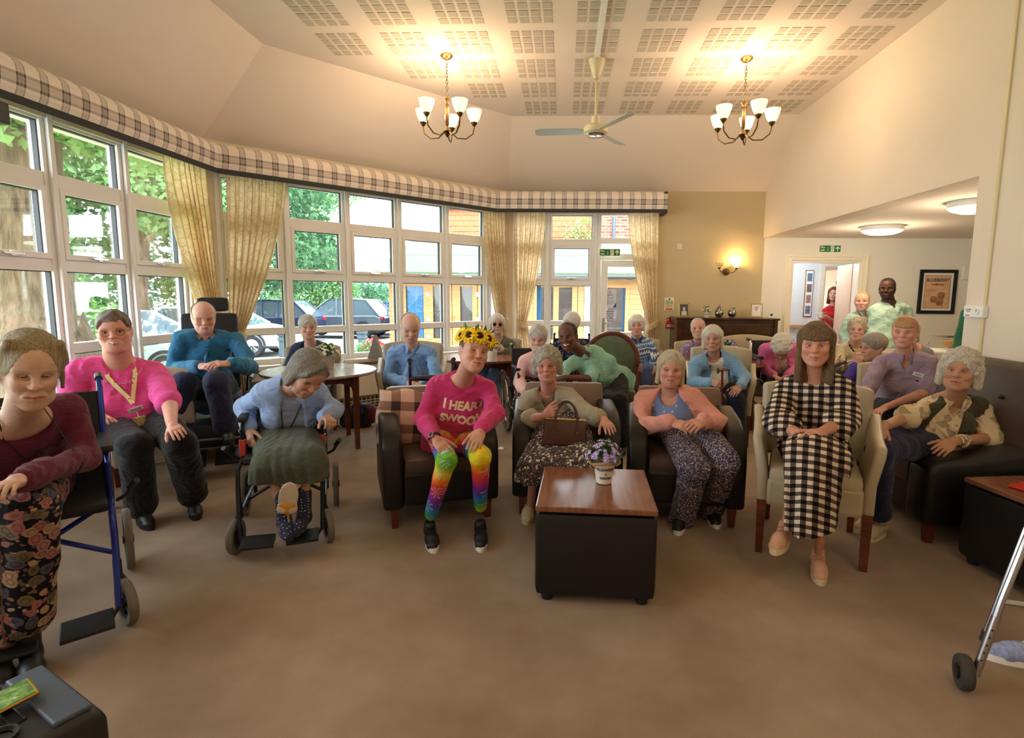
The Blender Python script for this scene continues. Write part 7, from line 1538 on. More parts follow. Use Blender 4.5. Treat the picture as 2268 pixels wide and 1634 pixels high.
 {'id':'p17', 'label':'white curly-haired woman in pink cardigan with her head bowed in the right-hand wheelchair', 'hd':(2.386,6.15,0.923), 'ha':(-19.2,62,0), 'h':{'hair':'curly', 'hv':0.012, 'hl':0.06, 'hz':-0.05, 'hc':'#c4beb2', 'hc2':'#f0ece2', 'age':0.9, 'skin':'#c4907c', 'eo':0.2, 'seed':5, 'nb':150, 's':1.12}, 'pel':(2.516,6.55,0.56), 'nk':(2.44,6.38,0.924), 'sl':(2.296,6.42,0.871), 'sr':(2.64,6.42,0.892), 'el':(2.273,6.38,0.667), 'er':(2.657,6.38,0.689), 'wl':(2.314,6.15,0.613), 'wr':(2.475,6.15,0.615), 'hl':((2.336,6.05,0.598),(0,0,1),0.6), 'hr':((2.389,6.05,0.599),(0,0,1),0.6), 'w':0.95, 'bust':0.7, 'wear':[('blouse', 'top', printc("p_rosefloral", "#c8a098", ["#a86a68","#e0ccc0","#8a5a5c"], 40, .35), {'sl':0, 'off':0.003, 'wr':0.002, 'neck':'round'}),('cardigan', 'cardigan', cloth('c_rosepink', '#cf6aa0'), {'cw':0.08, 'wr':0.008}),('trousers', 'trousers', cloth('c_plum', '#4a2a44'), {})], 'shoes':('loafer', 'black_plastic', 'black_plastic', None), 'q':1.5, 'kl':(2.319,6.155,0.53), 'al':(2.314,6.136,0.1), 'tl':(2.268,5.941,0.0), 'kr':(2.513,6.109,0.53), 'ar':(2.509,6.089,0.1), 'tr':(2.462,5.895,0.0)},
 {'id':'p18', 'label':'woman with long brown hair and fringe in black and cream gingham dress, legs crossed', 'hd':(1.38,3.083,1.222), 'ha':(-25.1,2,0), 'h':{'hair':'long', 'hv':0.008, 'len':-0.2, 'hl':0.062, 'fringe':0.036, 'hc':'#4a3520', 'hc2':'#8a6c46', 'age':0.35, 'fw':1.02, 'smile':0.7, 'eo':0.42, 'skin':'#c98a70', 'blush':0.5, 's':0.996, 'iris':'iris_blue', 'fo':0.06}, 'pel':(1.497,3.29,0.587), 'nk':(1.418,3.158,1.038), 'sl':(1.284,3.224,0.957), 'sr':(1.545,3.093,0.985), 'el':(1.194,3.064,0.787), 'er':(1.569,3.064,0.808), 'wl':(1.203,2.801,0.785), 'wr':(1.292,2.764,0.806), 'hl':((1.282,2.688,0.776),(-0.2,-0.5,1),0.4), 'hr':((1.142,2.651,0.774),(0.2,-0.7,0.8),0.4,1,0.2), 'kl':(1.36,2.801,0.664), 'kr':(1.211,2.745,0.712), 'al':(1.41,2.94,0.07), 'ar':(1.178,2.84,0.28), 'tl':(1.332,2.72,0.011), 'tr':(1.054,2.66,0.237), 'w':1.02, 'bust':0.95, 'aw':1.0, 'bd':0.12, 'wear':[('dress', 'dress', 'gingham', {'hem':0.3, 'sl':1.42, 'loose':0.034, 'neck':'round', 'folds':0.014, 'off':0.006, 'wr':0.007})], 'shoes':('sneaker', 'shoe_peach', 'sole_cream', 'shoe_lace'), 'raiser':1, 'hs':1.0},
 {'id':'p19', 'label':'woman with glasses in cream cardigan and orange patterned top behind the walker handle', 'hd':(3.359,6.5,1.115), 'ha':(-30.3,2,2), 'h':{'hair':'curly', 'hv':0.009, 'hl':0.055, 'hz':-0.06, 'hc':'#9a8a70', 'hc2':'#cfc2a8', 'age':0.9, 'smile':0.4, 'open':1, 'eo':0.35, 'glasses':'thin', 'skin':'#d0a088', 's':1.08, 'seed':8, 'nb':110}, 'pel':(3.523,6.8,0.56), 'nk':(3.403,6.62,0.936), 'sl':(3.244,6.6,0.851), 'sr':(3.573,6.6,0.866), 'el':(3.174,6.5,0.665), 'er':(3.566,6.5,0.671), 'wl':(3.079,6.3,0.726), 'wr':(3.329,6.3,0.617), 'hl':((3.037,6.2,0.778),(-0.4,-0.8,0.4),1.3), 'hr':((3.206,6.2,0.605),(0,0,1),0.4), 'w':1.05, 'bust':0.8, 'wear':[('top', 'top', printc("p_orange", "#3a2c28", ["#c86a2a","#e0a070","#6a4a3a"], 30, .38), {'sl':0, 'off':0.003, 'wr':0.002, 'neck':'v'}),('cardigan', 'cardigan', cloth('c_creamcard', '#d6c8a4'), {'cw':0.07, 'wr':0.008}),('trousers', 'trousers', cloth('c_black', '#1b1a1e'), {})], 'shoes':('loafer', 'black_plastic', 'black_plastic', None), 'q':1.6, 'kl':(3.274,6.435,0.53), 'al':(3.267,6.417,0.1), 'tl':(3.195,6.23,0.0), 'kr':(3.461,6.363,0.53), 'ar':(3.453,6.344,0.1), 'tr':(3.381,6.158,0.0)},
 {'id':'p20', 'label':'grey-haired woman in purple cardigan with her hand to her mouth, facing left', 'hd':(3.007,5.5,1.0), 'ha':(-80.0,8,0), 'h':{'hair':'short', 'hv':0.012, 'hl':0.058, 'hz':-0.085, 'hc':'#6e665c', 'hc2':'#a89e90', 'age':0.95, 'smile':0.05, 'eo':0.45, 'skin':'#c08c72', 's':1.1}, 'pel':(3.359,5.9,0.56), 'nk':(3.147,5.66,0.808), 'sl':(2.878,5.55,0.697), 'sr':(3.305,5.72,0.692), 'el':(2.718,5.42,0.594), 'er':(3.286,5.6,0.49), 'wl':(2.768,5.32,0.829), 'wr':(2.985,5.4,0.433), 'hl':((2.79,5.3,0.947),(-0.6,-0.7,0.2),1.0), 'w':1.02, 'bust':0.8, 'wear':[('top', 'top', cloth('c_greywhite', '#c4bcc0'), {'sl':0, 'off':0.003, 'wr':0.002, 'neck':'round'}),('cardigan', 'cardigan', cloth('c_purple', '#54428c'), {'cw':0.08, 'wr':0.008}),('trousers', 'trousers', cloth('c_black', '#1b1a1e'), {})], 'shoes':('loafer', 'black_plastic', 'black_plastic', None), 'q':1.4, 'kl':(3.057,5.578,0.53), 'al':(3.047,5.56,0.1), 'tl':(2.947,5.387,0.0), 'kr':(3.231,5.478,0.53), 'ar':(3.221,5.46,0.1), 'tr':(3.121,5.287,0.0)},
 {'id':'p21', 'label':'smiling carer in mauve tunic with white badge seated beside the sofa', 'hd':(2.753,4.6,1.206), 'ha':(-36.8,2,2), 'h':{'hair':'tied', 'hv':0.006, 'hl':0.06, 'fringe':0.045, 'hc':'#a8744a', 'hc2':'#d8a878', 'age':0.35, 'fw':1.06, 'smile':0.8, 'teeth':0.4, 'eo':0.4, 'skin':'#d2947c', 'blush':0.6, 'iris':'iris_blue', 's':1.06}, 'pel':(2.922,4.86,0.56), 'nk':(2.831,4.7,1.024), 'sl':(2.681,4.76,0.939), 'sr':(2.996,4.64,0.951), 'el':(2.48,4.56,0.738), 'er':(2.984,4.62,0.714), 'wl':(2.382,4.4,0.608), 'wr':(2.532,4.38,0.626), 'hl':((2.364,4.3,0.593),(0,0,1),0.4), 'hr':((2.408,4.3,0.594),(0,0,1),0.4), 'w':1.14, 'bust':1.15, 'aw':1.12, 'bd':0.13, 'wear':[('tunic', 'top', cloth('c_mauve', '#9c8798'), {'sl':0.92, 'loose':0.024, 'neck':'v', 'hem':0.14, 'wr':0.008}),('trousers', 'trousers', cloth('c_black', '#1b1a1e'), {'loose':0.02})], 'collar':(cloth('c_mauve', '#9c8798'),1.2), 'shoes':('black', 'black_plastic', 'black_plastic', None), 'q':1.2, 'kl':(2.65,4.513,0.53), 'al':(2.641,4.494,0.1), 'tl':(2.557,4.313,0.0), 'kr':(2.831,4.428,0.53), 'ar':(2.822,4.41,0.1), 'tr':(2.738,4.229,0.0)},
 {'id':'p22', 'label':'woman with white curly hair, palm-print shirt and dark waistcoat reclining on the brown sofa', 'hd':(2.464,3.52,1.032), 'ha':(-42.8,-4,4), 'h':{'hair':'curly', 'hv':0.015, 'hl':0.056, 'len':-0.075, 'hc':'#b0a896', 'hc2':'#e8e2d2', 'age':1, 'fw':1.02, 'smile':0.1, 'open':1, 'eo':0.38, 'skin':'#c08a6c', 'blush':0.2, 'seed':6, 'nb':240, 's':1.06}, 'pel':(2.427,3.7,0.56), 'nk':(2.556,3.66,0.829), 'sl':(2.453,3.74,0.775), 'sr':(2.712,3.64,0.776), 'el':(2.16,3.5,0.743), 'er':(2.728,3.56,0.6), 'wl':(1.93,3.34,0.71), 'wr':(2.357,3.36,0.622), 'hl':((1.84,3.26,0.638),(-0.3,-0.6,0.8),0.6), 'hr':((2.144,3.24,0.558),(0.1,-0.6,0.8),0.35,1,0.3), 'kl':(1.985,3.42,0.592), 'kr':(1.863,3.26,0.578), 'al':(2.032,3.52,0.092), 'ar':(1.996,3.4,0.135), 'tl':(1.889,3.45,0.015), 'tr':(1.848,3.3,0.062), 'w':1.0, 'bust':0.8, 'aw':1.0, 'wear':[('shirt', 'top', palm(), {'sl':1.05, 'loose':0.03, 'neck':'v', 'hem':0.1, 'wr':0.009}),('waistcoat', 'waistcoat', 'wcoat', {}),('jeans', 'trousers', cloth('c_indigo', '#232748'), {'loose':0.016, 'to':1.95})], 'collar':('palm_print', 1.5), 'shoes':('boat', 'shoe_stone', 'sole_cream', 'shoe_lace'), 'hs':1.04},
 {'id':'p23', 'label':'woman in red polo shirt holding a paper cup, half hidden behind the corridor door', 'hd':(4.815,10.2,1.539), 'ha':(-33.2,2,4), 'h':{'hair':'long', 'hv':0.01, 'len':-0.16, 'hc':'#4a2416', 'hc2':'#8a4a2e', 'age':0.2, 'smile':0.8, 'eo':0.5, 'skin':'#d29a84', 's':1.02, 'blush':0.3}, 'pel':(4.801728702786194,10.229999999999999,0.89858635333783), 'al':(4.691728702786194,10.229999999999999,0.1), 'ar':(4.911728702786195,10.229999999999999,0.1), 'tl':(4.6717287027861945,10.0,0), 'tr':(4.931728702786194,10.0,0), 'nk':(4.856,10.25,1.335), 'sl':(4.713,10.25,1.22), 'sr':(5.063,10.25,1.223), 'el':(4.638,10.15,0.963), 'er':(5.003,10.15,0.952), 'wl':(4.542,10.0,1.146), 'wr':(4.581,9.95,1.148), 'hl':((4.491,9.93,1.195),(-0.5,-0.5,0.5),1.1), 'hr':((4.482,9.9,1.133),(0,-0.8,0.4),1.0), 'w':0.95, 'bust':0.8, 'wear':[('polo_shirt', 'top', cloth('c_red', '#b3252c'), {'sl':0.9, 'hem':0.15, 'loose':0.02}),('trousers', 'trousers', cloth('c_black', '#1b1a1e'), {})], 'q':1.9, 'kl':(4.701728702786195,10.2,0.4761739650166279), 'kr':(4.901728702786194,10.2,0.4761739650166279)},
 {'id':'p24', 'label':'blonde carer in mint polo tunic standing before the doorway', 'hd':(4.041,7.75,1.426), 'ha':(-31.5,2,0), 'h':{'hair':'tied', 'hv':0.006, 'hl':0.066, 'hc':'#a8844e', 'hc2':'#d8b880', 'age':0.2, 'fw':1.12, 'smile':0.5, 'eo':0.4, 'skin':'#d8a28e', 'blush':0.4, 'bun':0.03, 's':1.06}, 'pel':(4.033497604264135,7.78,0.8321728917688608), 'al':(3.9234976042641354,7.78,0.1), 'ar':(4.143497604264136,7.78,0.1), 'tl':(3.9034976042641354,7.55,0), 'tr':(4.163497604264135,7.55,0), 'nk':(4.072,7.8,1.262), 'sl':(3.909,7.8,1.186), 'sr':(4.271,7.8,1.19), 'el':(3.845,7.8,0.912), 'er':(4.367,7.8,0.918), 'wl':(3.793,7.7,0.64), 'wr':(4.322,7.7,0.648), 'w':1.25, 'bust':1.2, 'bd':0.14, 'wear':[('tunic', 'top', cloth('c_mint2', '#a8c8bc'), {'sl':0.85, 'loose':0.024, 'neck':'v', 'hem':0.16, 'wr':0.008}),('trousers', 'trousers', cloth('c_navy', '#2c3450'), {})], 'collar':(cloth('c_mint2', '#a8c8bc'),1.1), 'shoes':('black', 'black_plastic', 'black_plastic', None), 'q':1.6, 'kl':(3.933497604264135,7.75,0.4409805067493109), 'kr':(4.133497604264135,7.75,0.4409805067493109)},
 {'id':'p25', 'label':'tall man with dreadlocks and beard in mint tunic standing by the framed poster', 'hd':(4.246,7.55,1.598), 'ha':(-35.3,4,0), 'h':{'man':1, 'hair':'dread', 'hv':0.006, 'hl':0.06, 'hc':'#0b0807', 'hc2':'#2a201c', 'age':0.3, 'fw':1.08, 'smile':0.6, 'teeth':0.25, 'eo':0.5, 'skin':'#4e2c1c', 'lip':'#6a3a34', 'brow':'#0c0806', 'blush':0.1, 'iris':'iris_brown', 'beard':1, 'nr':0.062, 's':1.1, 'hz':-0.07}, 'pel':(4.284820651527636,7.58,0.9316207210903531), 'al':(4.124820651527636,7.58,0.1), 'ar':(4.344820651527637,7.58,0.1), 'tl':(4.104820651527636,7.35,0), 'tr':(4.364820651527636,7.35,0), 'nk':(4.318,7.6,1.427), 'sl':(4.14,7.6,1.318), 'sr':(4.549,7.62,1.321), 'el':(4.133,7.6,0.98), 'er':(4.662,7.62,0.985), 'wl':(4.126,7.5,0.698), 'wr':(4.616,7.5,0.693), 'w':1.25, 'cd':0.12, 'aw':1.15, 'wear':[('tunic', 'top', cloth('c_mint3', '#b5d6c4'), {'sl':0.9, 'loose':0.026, 'neck':'v', 'hem':0.2, 'wr':0.01}),('trousers', 'trousers', cloth('c_navy', '#2c3450'), {'loose':0.02})], 'shoes':('black', 'black_plastic', 'black_plastic', None), 'q':1.5, 'kl':(4.134820651527637,7.55,0.49367935647522987), 'kr':(4.334820651527636,7.55,0.49367935647522987)},
 {'id':'p26', 'label':'person in dark green tunic mostly hidden behind the wall pier', 'hd':(4.54,6.3,1.523), 'ha':(-35.8,0,0), 'h':{'hair':'short', 'hc':'#3a2c22', 'hc2':'#6a5442', 'age':0.3, 's':1.04}, 'pel':(4.540455797768374,6.33,0.8914360201731039), 'al':(4.430455797768373,6.33,0.1), 'ar':(4.650455797768374,6.33,0.1), 'tl':(4.410455797768374,6.1,0), 'tr':(4.670455797768374,6.1,0), 'nk':(4.592,6.35,1.376), 'sl':(4.445,6.35,1.305), 'sr':(4.763,6.35,1.308), 'el':(4.42,6.35,0.984), 'er':(4.836,6.35,0.989), 'wl':(4.376,6.2,0.773), 'wr':(4.704,6.2,0.778), 'w':1.1, 'wear':[('tunic', 'top', cloth('c_bottle', '#1f5a44'), {'sl':0.85, 'loose':0.03, 'neck':'v', 'hem':0.16}),('trousers', 'trousers', cloth('c_black', '#1b1a1e'), {})], 'shoes':('black', 'black_plastic', 'black_plastic', None), 'q':2.0, 'kl':(4.440455797768374,6.3,0.4723848995789098), 'kr':(4.640455797768373,6.3,0.4723848995789098)},
 {'id':'p27', 'label':'grey-haired person seated close behind the carer in mauve, only the ear showing', 'hd':(3.48,5.75,1.139), 'ha':(-6.5,0,0), 'h':{'hair':'mid', 'hv':0.009, 'len':-0.08, 'hc':'#8a8580', 'hc2':'#bdb8b0', 'age':0.8, 'skin':'#cf9a86', 's':1.05}, 'pel':(3.742,6.0,0.56), 'nk':(3.608,5.85,0.979), 'sl':(3.496,5.85,0.912), 'sr':(3.749,5.85,0.916), 'el':(3.448,5.8,0.715), 'er':(3.772,5.8,0.721), 'wl':(3.405,5.6,0.629), 'wr':(3.579,5.6,0.632), 'w':1.0, 'bust':0.6, 'wear':[('jumper', 'top', cloth('c_grey', '#77727a'), {}),('trousers', 'trousers', cloth('c_black', '#1b1a1e'), {})], 'shoes':('loafer', 'black_plastic', 'black_plastic', None), 'q':2.0, 'kl':(3.608,5.579,0.53), 'al':(3.607,5.559,0.1), 'tl':(3.591,5.36,0.0), 'kr':(3.808,5.563,0.53), 'ar':(3.806,5.543,0.1), 'tr':(3.79,5.344,0.0)},
]
for S_ in PEOPLE: person(S_)
PD = {S_['id']: S_ for S_ in PEOPLE}

# ================================================================ LAMPS, FAN, WALL THINGS
m, nt, b = newmat('lit_shade'); n = N(nt); z = n.xyz(n.obj())[2]
b.inputs['Base Color'].default_value = hexc('#ffe2b8'); b.inputs['Emission Color'].default_value = hexc('#ffc77e'); b.inputs['Emission Strength'].default_value = 2.2; MATS['lit_shade'] = m
emis('bulb', '#ffe9c0', 9); emis('lit_disc', '#ffe0ae', 2.6)
def chandelier(label, x, y, zb, rot):
 t = thing('chandelier', label, 'chandelier', (x, y, 0), rot, 'five-armed chandeliers')
 m = MB(); m.lathe([(0, ZC), (.06, ZC), (.062, ZC-.012), (.04, ZC-.035), (.012, ZC-.045), (0, ZC-.045)], n=20); m.build('ceiling_rose', 'brass', t, smooth=True)
 m = MB(); z = ZC-.05; k = 0
 while z > zb+.36:
  R = Matrix.Rotation(PI/2*(k % 2), 3, 'Z'); pts = [R@Vector((.011*math.cos(a), 0, .020*math.sin(a)))+Vector((0, 0, z-.018)) for a in np.linspace(0, 2*PI, 11)[:-1]]
  m.tube(pts, .0028, 4, True); z -= .031; k += 1
 o = m.build('chain', 'bronze', t); o['kind'] = 'stuff'
 m = MB(); m.lathe([(0, zb+.36), (.035, zb+.34), (.012, zb+.30), (.012, zb+.29)], n=14); m.lathe([(.012, zb+.30), (.018, zb+.28), (.018, zb+.10), (.012, zb+.08), (.03, zb+.05), (.045, zb+.03), (.03, zb+.01), (.012, zb-.02), (0, zb-.03)], n=16); m.build('column', 'bronze', t, smooth=True)
 for i in range(5):
  a = 2*PI*i/5; d = Vector((math.cos(a), math.sin(a), 0))
  pts = [d*.03+Vector((0, 0, zb+.03)), d*.10+Vector((0, 0, zb-.025)), d*.19+Vector((0, 0, zb-.025)), d*.26+Vector((0, 0, zb+.03)), d*.275+Vector((0, 0, zb+.10))]
  m = MB(); m.tube(pts, .007, 6); m.lathe([(.006, .0), (.03, .03), (.034, .045)], d*.275+Vector((0, 0, zb+.10)), 12); ar = m.build('arm', 'bronze', t, smooth=True)
  c = d*.275+Vector((0, 0, zb+.14)); m = MB(); m.lathe([(.03, 0), (.056, .045), (.075, .105), (.078, .125), (.074, .125), (.052, .045), (.026, .006)], c, 18); m.build('lamp_shade', 'lit_shade', ar, smooth=True)
  m = MB(); m.lathe([(0, .02), (.018, .04), (.016, .085), (.005, .125), (0, .13)], c, 10); m.build('bulb', 'bulb', ar, smooth=True)
  cl_ = Vector((x, y, 0))+Matrix.Rotation(rot, 3, 'Z')@c
  lamp('chandelier_or_fill_light', 'POINT', (cl_.x, cl_.y, cl_.z+.19), CH_POWER, WARM, .05)
 return t
CH_POWER = 4.6
q = (-1.215, 5.790, 3.049); chandelier('brass chandelier with five lit glass shades, left of the ceiling fan', -1.21, 5.79, q[2]+.03, .35)
q2 = (1.806, 5.930, 3.044); chandelier('brass chandelier with five lit glass shades, right of the ceiling fan', 1.78, 5.93, q2[2]+.03, -.1)
# added fill: unseen point lights behind the camera that brighten the foreground
for x in (-1.21, 1.78):
 for y in (1.2, -1.2): lamp('chandelier_or_fill_light', 'POINT', (x, y, 2.75), 12, WARM, .25)
# ceiling fan
t = thing('ceiling_fan', 'three-bladed ceiling fan hanging on a long cream rod between the chandeliers', 'fan', (.29, 5.90, 0)); zf = (0.305, 5.900, 3.130)[2]
m = MB(); m.lathe([(0, ZC-.02), (.085, ZC-.02), (.08, ZC-.04), (.05, ZC-.14), (.03, ZC-.19), (.02, ZC-.2)], n=20); m.build('canopy', 'cream_metal', t, smooth=True)
m = MB(); m.cyl((0, 0, zf+.1), (0, 0, ZC-.15), .012); m.build('down_rod', 'beige_plastic', t)
m = MB(); m.lathe([(.02, zf+.16), (.04, zf+.15), (.045, zf+.07), (.10, zf+.06), (.125, zf+.03), (.125, zf-.01), (.105, zf-.03), (.0, zf-.045)], n=28); m.build('motor', 'cream_metal', t, smooth=True)
m = MB(); m.lathe([(.105, zf-.028), (.09, zf-.042), (0, zf-.05)], n=24); m.build('motor_cap', 'chrome', t, smooth=True)
for a in (math.radians(178), math.radians(-62), math.radians(58)):
 R = Matrix.Rotation(a, 3, 'Z')@Matrix.Rotation(math.radians(13), 3, 'X'); m = MB()
 pts = [(.11, -.03), (.18, -.055), (.56, -.068), (.615, -.05), (.615, .05), (.56, .068), (.18, .055), (.11, .03)]
 vs = [R@Vector((p[0], p[1], h))+Vector((0, 0, zf+.005)) for h in (-.004, .004) for p in pts]; n_ = len(pts)
 m.add(vs, [tuple(range(n_-1, -1, -1)), tuple(range(n_, 2*n_))]+[(i, (i+1) % n_, n_+(i+1) % n_, n_+i) for i in range(n_)]); m.build('blade', 'fan_blade', t)
t = thing('ceiling_conduit', 'white cable trunking running across the ceiling to the fan', 'conduit'); mb = MB(); mb.b2((.265, 1.0, ZC-.025), (.315, 5.92, ZC), .004); mb.build('trunking', 'white_plastic', t)
# flush ceiling lights in the alcove
def flush(label, x, y, r=.235):
 t = thing('ceiling_light', label, 'ceiling light', (x, y, 2.37), 0, 'flush lights of the alcove')
 m = MB(); m.lathe([(0, 0), (r, 0), (r*1.0, -.035), (r*.985, -.055)], n=36); m.build('base', 'white_plastic', t, smooth=True)
 m = MB(); m.lathe([(r*.985, -.05), (r*.9, -.075), (r*.6, -.10), (0, -.112)], n=36); m.build('diffuser', 'lit_disc', t, smooth=True)
 lamp('alcove_light', 'POINT', (x, y, 2.17), 22, (1, .80, .55), .18)
flush('round flush ceiling light glowing over the doorway alcove', 3.98, 7.30); flush('round flush ceiling light partly cut off by the wall pier', 3.80, 5.43)
lamp('corridor_light', 'POINT', (4.1, 9.7, 2.2), 20, (.92, .96, 1), .3)
# wall sconce
q = (2.482, 8.700, 1.850); t = thing('wall_light', 'brass two-armed wall light with one lit glass shade above the piano', 'wall light', (q[0], YB, q[2]))
m = MB(); m.lathe([(0, .03), (.05, .022), (.055, 0)], n=20, R=Matrix.Rotation(PI/2, 3, 'X')); m.build('wall_plate', 'bronze', t, smooth=True)
for s, lit in ((-1, 0), (1, 1)):
 m = MB(); m.tube([(0, -.02, 0), (s*.05, -.06, -.015), (s*.10, -.085, .0), (s*.13, -.09, .04)], .007, 6); m.lathe([(.006, 0), (.022, .012), (.024, .022)], (s*.13, -.09, .04), 12); ar = m.build('arm', 'bronze', t, smooth=True)
 m = MB(); m.lathe([(.02, 0), (.050, .03), (.062, .075), (.058, .075), (.045, .03), (.015, .004)], (s*.13, -.09, .06), 18); m.build('lamp_shade', 'lit_shade' if lit else 'frosted' if 0 else ('lit_shade' if lit else 'lens'), ar, smooth=True)
 m = MB(); m.lathe([(0, .01), (.014, .03), (.004, .085), (0, .09)], (s*.13, -.09, .06), 10); m.build('bulb', 'bulb' if lit else 'lens', ar, smooth=True)
lamp('wall_lamp', 'POINT', (q[0]+.13, YB-.10, q[2]+.17), 5, (1, .62, .22), .03)
# signs
def exit_sign(label, cx, cz, y):
 t = thing('exit_sign', label, 'sign', (cx, y, cz), 0, 'fire exit signs')
 mb = MB(); mb.box((0, -.006, 0), (.32, .008, .108), None, .002); mb.build('border', 'photolum', t); mb = MB(); mb.box((0, -.011, 0), (.308, .003, .096)); mb.build('panel', 'green_sign', t)
 sign_text('lettering', 'Fire', .040, 'photolum', t, (-.112, -.0135, .022), bold=.0012); sign_text('lettering', 'exit', .040, 'photolum', t, (-.112, -.0135, -.020), bold=.0012)
 mb = MB(); mb.box((.035, -.0135, 0), (.052, .001, .086)); mb.build('doorway_symbol', 'photolum', t)
 mb = MB(); Y_ = -.0148
 def st(pts, r): mb.tube([(a, Y_, c) for a, c in pts], r, 5, flat=.12)
 mb.cyl((.040, Y_+.0004, .031), (.040, Y_-.0004, .031), .007, n=12)
 st([(.038, .020), (.030, -.004)], .006); st([(.030, -.004), (.042, -.018), (.036, -.034)], .0042); st([(.030, -.004), (.022, -.020), (.008, -.026)], .0042); st([(.037, .018), (.050, .006), (.056, .012)], .0032); st([(.035, .018), (.022, .014), (.018, .002)], .0032)
 mb.build('running_figure', 'green_sign', t)
 mb = MB()
 for k, (a, c) in enumerate(((-.028, .02), (-.034, .008), (-.028, -.006), (-.038, -.018), (-.030, -.028))): mb.box((a, -.0135, c), (.016, .001, .005), (0, .5 if k % 2 else -.4, 0))
 mb.build('flame_symbol', 'photolum', t)
 mb = MB(); mb.prism([(.112, .038), (.146, .004), (.134, -.006), (.119, .008), (.119, -.038), (.105, -.038), (.105, .008), (.090, -.006), (.078, .004)], (0, -.0012, 0), (0, -.0128, 0)); mb.build('arrow_symbol', 'photolum', t)
exit_sign('green fire exit sign with running figure and arrow over the glazed door', .69, 2.135, YB-.015); exit_sign('green fire exit sign with running figure and arrow over the inner doorway', 4.02, 2.21, YB)
q = (1.758, 8.750, 2.238); t = thing('blank_plate', 'small square blank cover plate high on the tan wall', 'plate'); mb = MB(); mb.box((q[0], YB-.006, q[2]), (.085, .012, .085), None, .004); mb.build('plate', 'wall_cream', t)
# fire notice and call point
q = (1.633, 8.750, 1.352); t = thing('fire_notice', 'fire action notice in a cream frame right of the curtain', 'notice', (q[0], YB, q[2]))
mb = MB(); mb.box((0, -.005, 0), (.145, .010, .20), None, .002); mb.build('board', 'photolum', t); mb = MB()
mb.cyl((0, -.0105, .075), (0, -.0115, .075), .013, n=16); mb.build('symbol', 'ink_blue', t)
mb = MB(); mb.box((0, -.0112, -.080), (.11, .001, .022)); mb.box((0, -.0112, -.055), (.11, .001, .006)); mb.build('red_band', 'red_plastic', t); mb = MB()
for z in (.045, .022, .0): mb.box((.008, -.0112, z), (.095, .001, .012)); mb.box((-.052, -.0112, z), (.014, .001, .014))
mb.build('green_band', 'green_sign', t); mb = MB(); mb.box((0, -.0112, -.030), (.11, .001, .022)); mat('orange_print', '#d8a070', .7); mb.build('orange_band', 'orange_print', t)
for z in (.045, .022, 0): sign_text('lettering', 'Fire action', .010, 'photolum', t, (.008, -.0125, z))
q = (1.631, 8.750, 1.049); t = thing('fire_call_point', 'red fire alarm call point below the fire notice', 'alarm', (q[0], YB, q[2]))
mb = MB(); mb.box((0, -.02, -.03), (.088, .04, .088), None, .006); mb.build('housing', 'red_plastic', t); mb = MB(); mb.box((0, -.0405, -.032), (.058, .002, .036)); mb.build('glass_panel', 'white_plastic', t); mb = MB(); mb.box((.004, -.004, .055), (.066, .006, .07), None, .001); mb.build('sign_plate', 'red_plastic', t)
sign_text('lettering', 'FIRE', .016, 'black', t, (0, -.042, -.032), bold=.0006); mb = MB(); mb.prism([(-.01, .04), (0, .048), (.004, .07), (-.008, .078), (-.016, .06)], (0, -.001, 0), (.0, -.0075, 0)); mb.build('flame_symbol', 'paper', t)
# door notices
t = thing('door_notice', 'white notice with blue corners and warning triangle on the glazed door', 'notice'); q0, q1 = (0.609, 8.720, 1.573), (0.819, 8.720, 1.288); cx, cz, w_2, h_2 = (q0[0]+q1[0])/2, (q0[2]+q1[2])/2, q1[0]-q0[0], q0[2]-q1[2]; t.location = (cx, YB+.058, cz)
mat('paper_back', '#dce6f4', .7); mb = MB(); mb.box((0, 0, 0), (w_2, .002, h_2)); mb.build('sheet', 'paper_back', t)
mb = MB(); mb.prism([(-w_2/2, h_2/2), (-w_2/2+.05, h_2/2), (-w_2/2, h_2/2-.06)], (0, -.001, 0), (0, -.0012, 0)); mb.prism([(w_2/2, -h_2/2), (w_2/2-.06, -h_2/2), (w_2/2, -h_2/2+.08)], (0, -.001, 0), (0, -.0012, 0)); mb.build('corner_print', 'ink_blue', t)
mb = MB(); mb.tube([(0, -.002, h_2*.40), (.05, -.002, h_2*.17), (-.05, -.002, h_2*.17)], .005, 4, True); mb.box((0, -.002, h_2*.28), (.006, .002, .03)); mb.box((0, -.002, h_2*.205), (.006, .002, .006)); mb.build('warning_symbol', 'ink', t)
sign_text('lettering', 'For the attention', .021, 'ink_blue', t, (0, -.0025, h_2*.04)); sign_text('lettering', 'of all visitors', .021, 'ink_blue', t, (0, -.0025, -h_2*.04))
mb = MB()
for k in range(5): mb.box((0, -.0018, -h_2*(.14+.045*k)), (w_2*(.8 if k < 4 else .4), .001, .003))
mb.build('small_print', 'ink_blue', t)
t = thing('door_notice', 'white notice in blue capitals below the triangle notice on the glazed door', 'notice'); q0, q1 = (0.602, 8.720, 1.244), (0.824, 8.720, 1.098); cx, cz, w_2, h_2 = (q0[0]+q1[0])/2, (q0[2]+q1[2])/2, q1[0]-q0[0], q0[2]-q1[2]; t.location = (cx, YB+.058, cz)
mb = MB(); mb.box((0, 0, 0), (w_2, .002, h_2)); mb.build('sheet', 'paper_back', t)
for k, s in enumerate(('PLEASE KEEP', 'THIS DOOR', 'LOCKED AT', 'ALL TIMES')): sign_text('lettering', s, .026, 'ink_blue', t, (0, -.0025, h_2*(.36-.24*k)), bold=.0008)
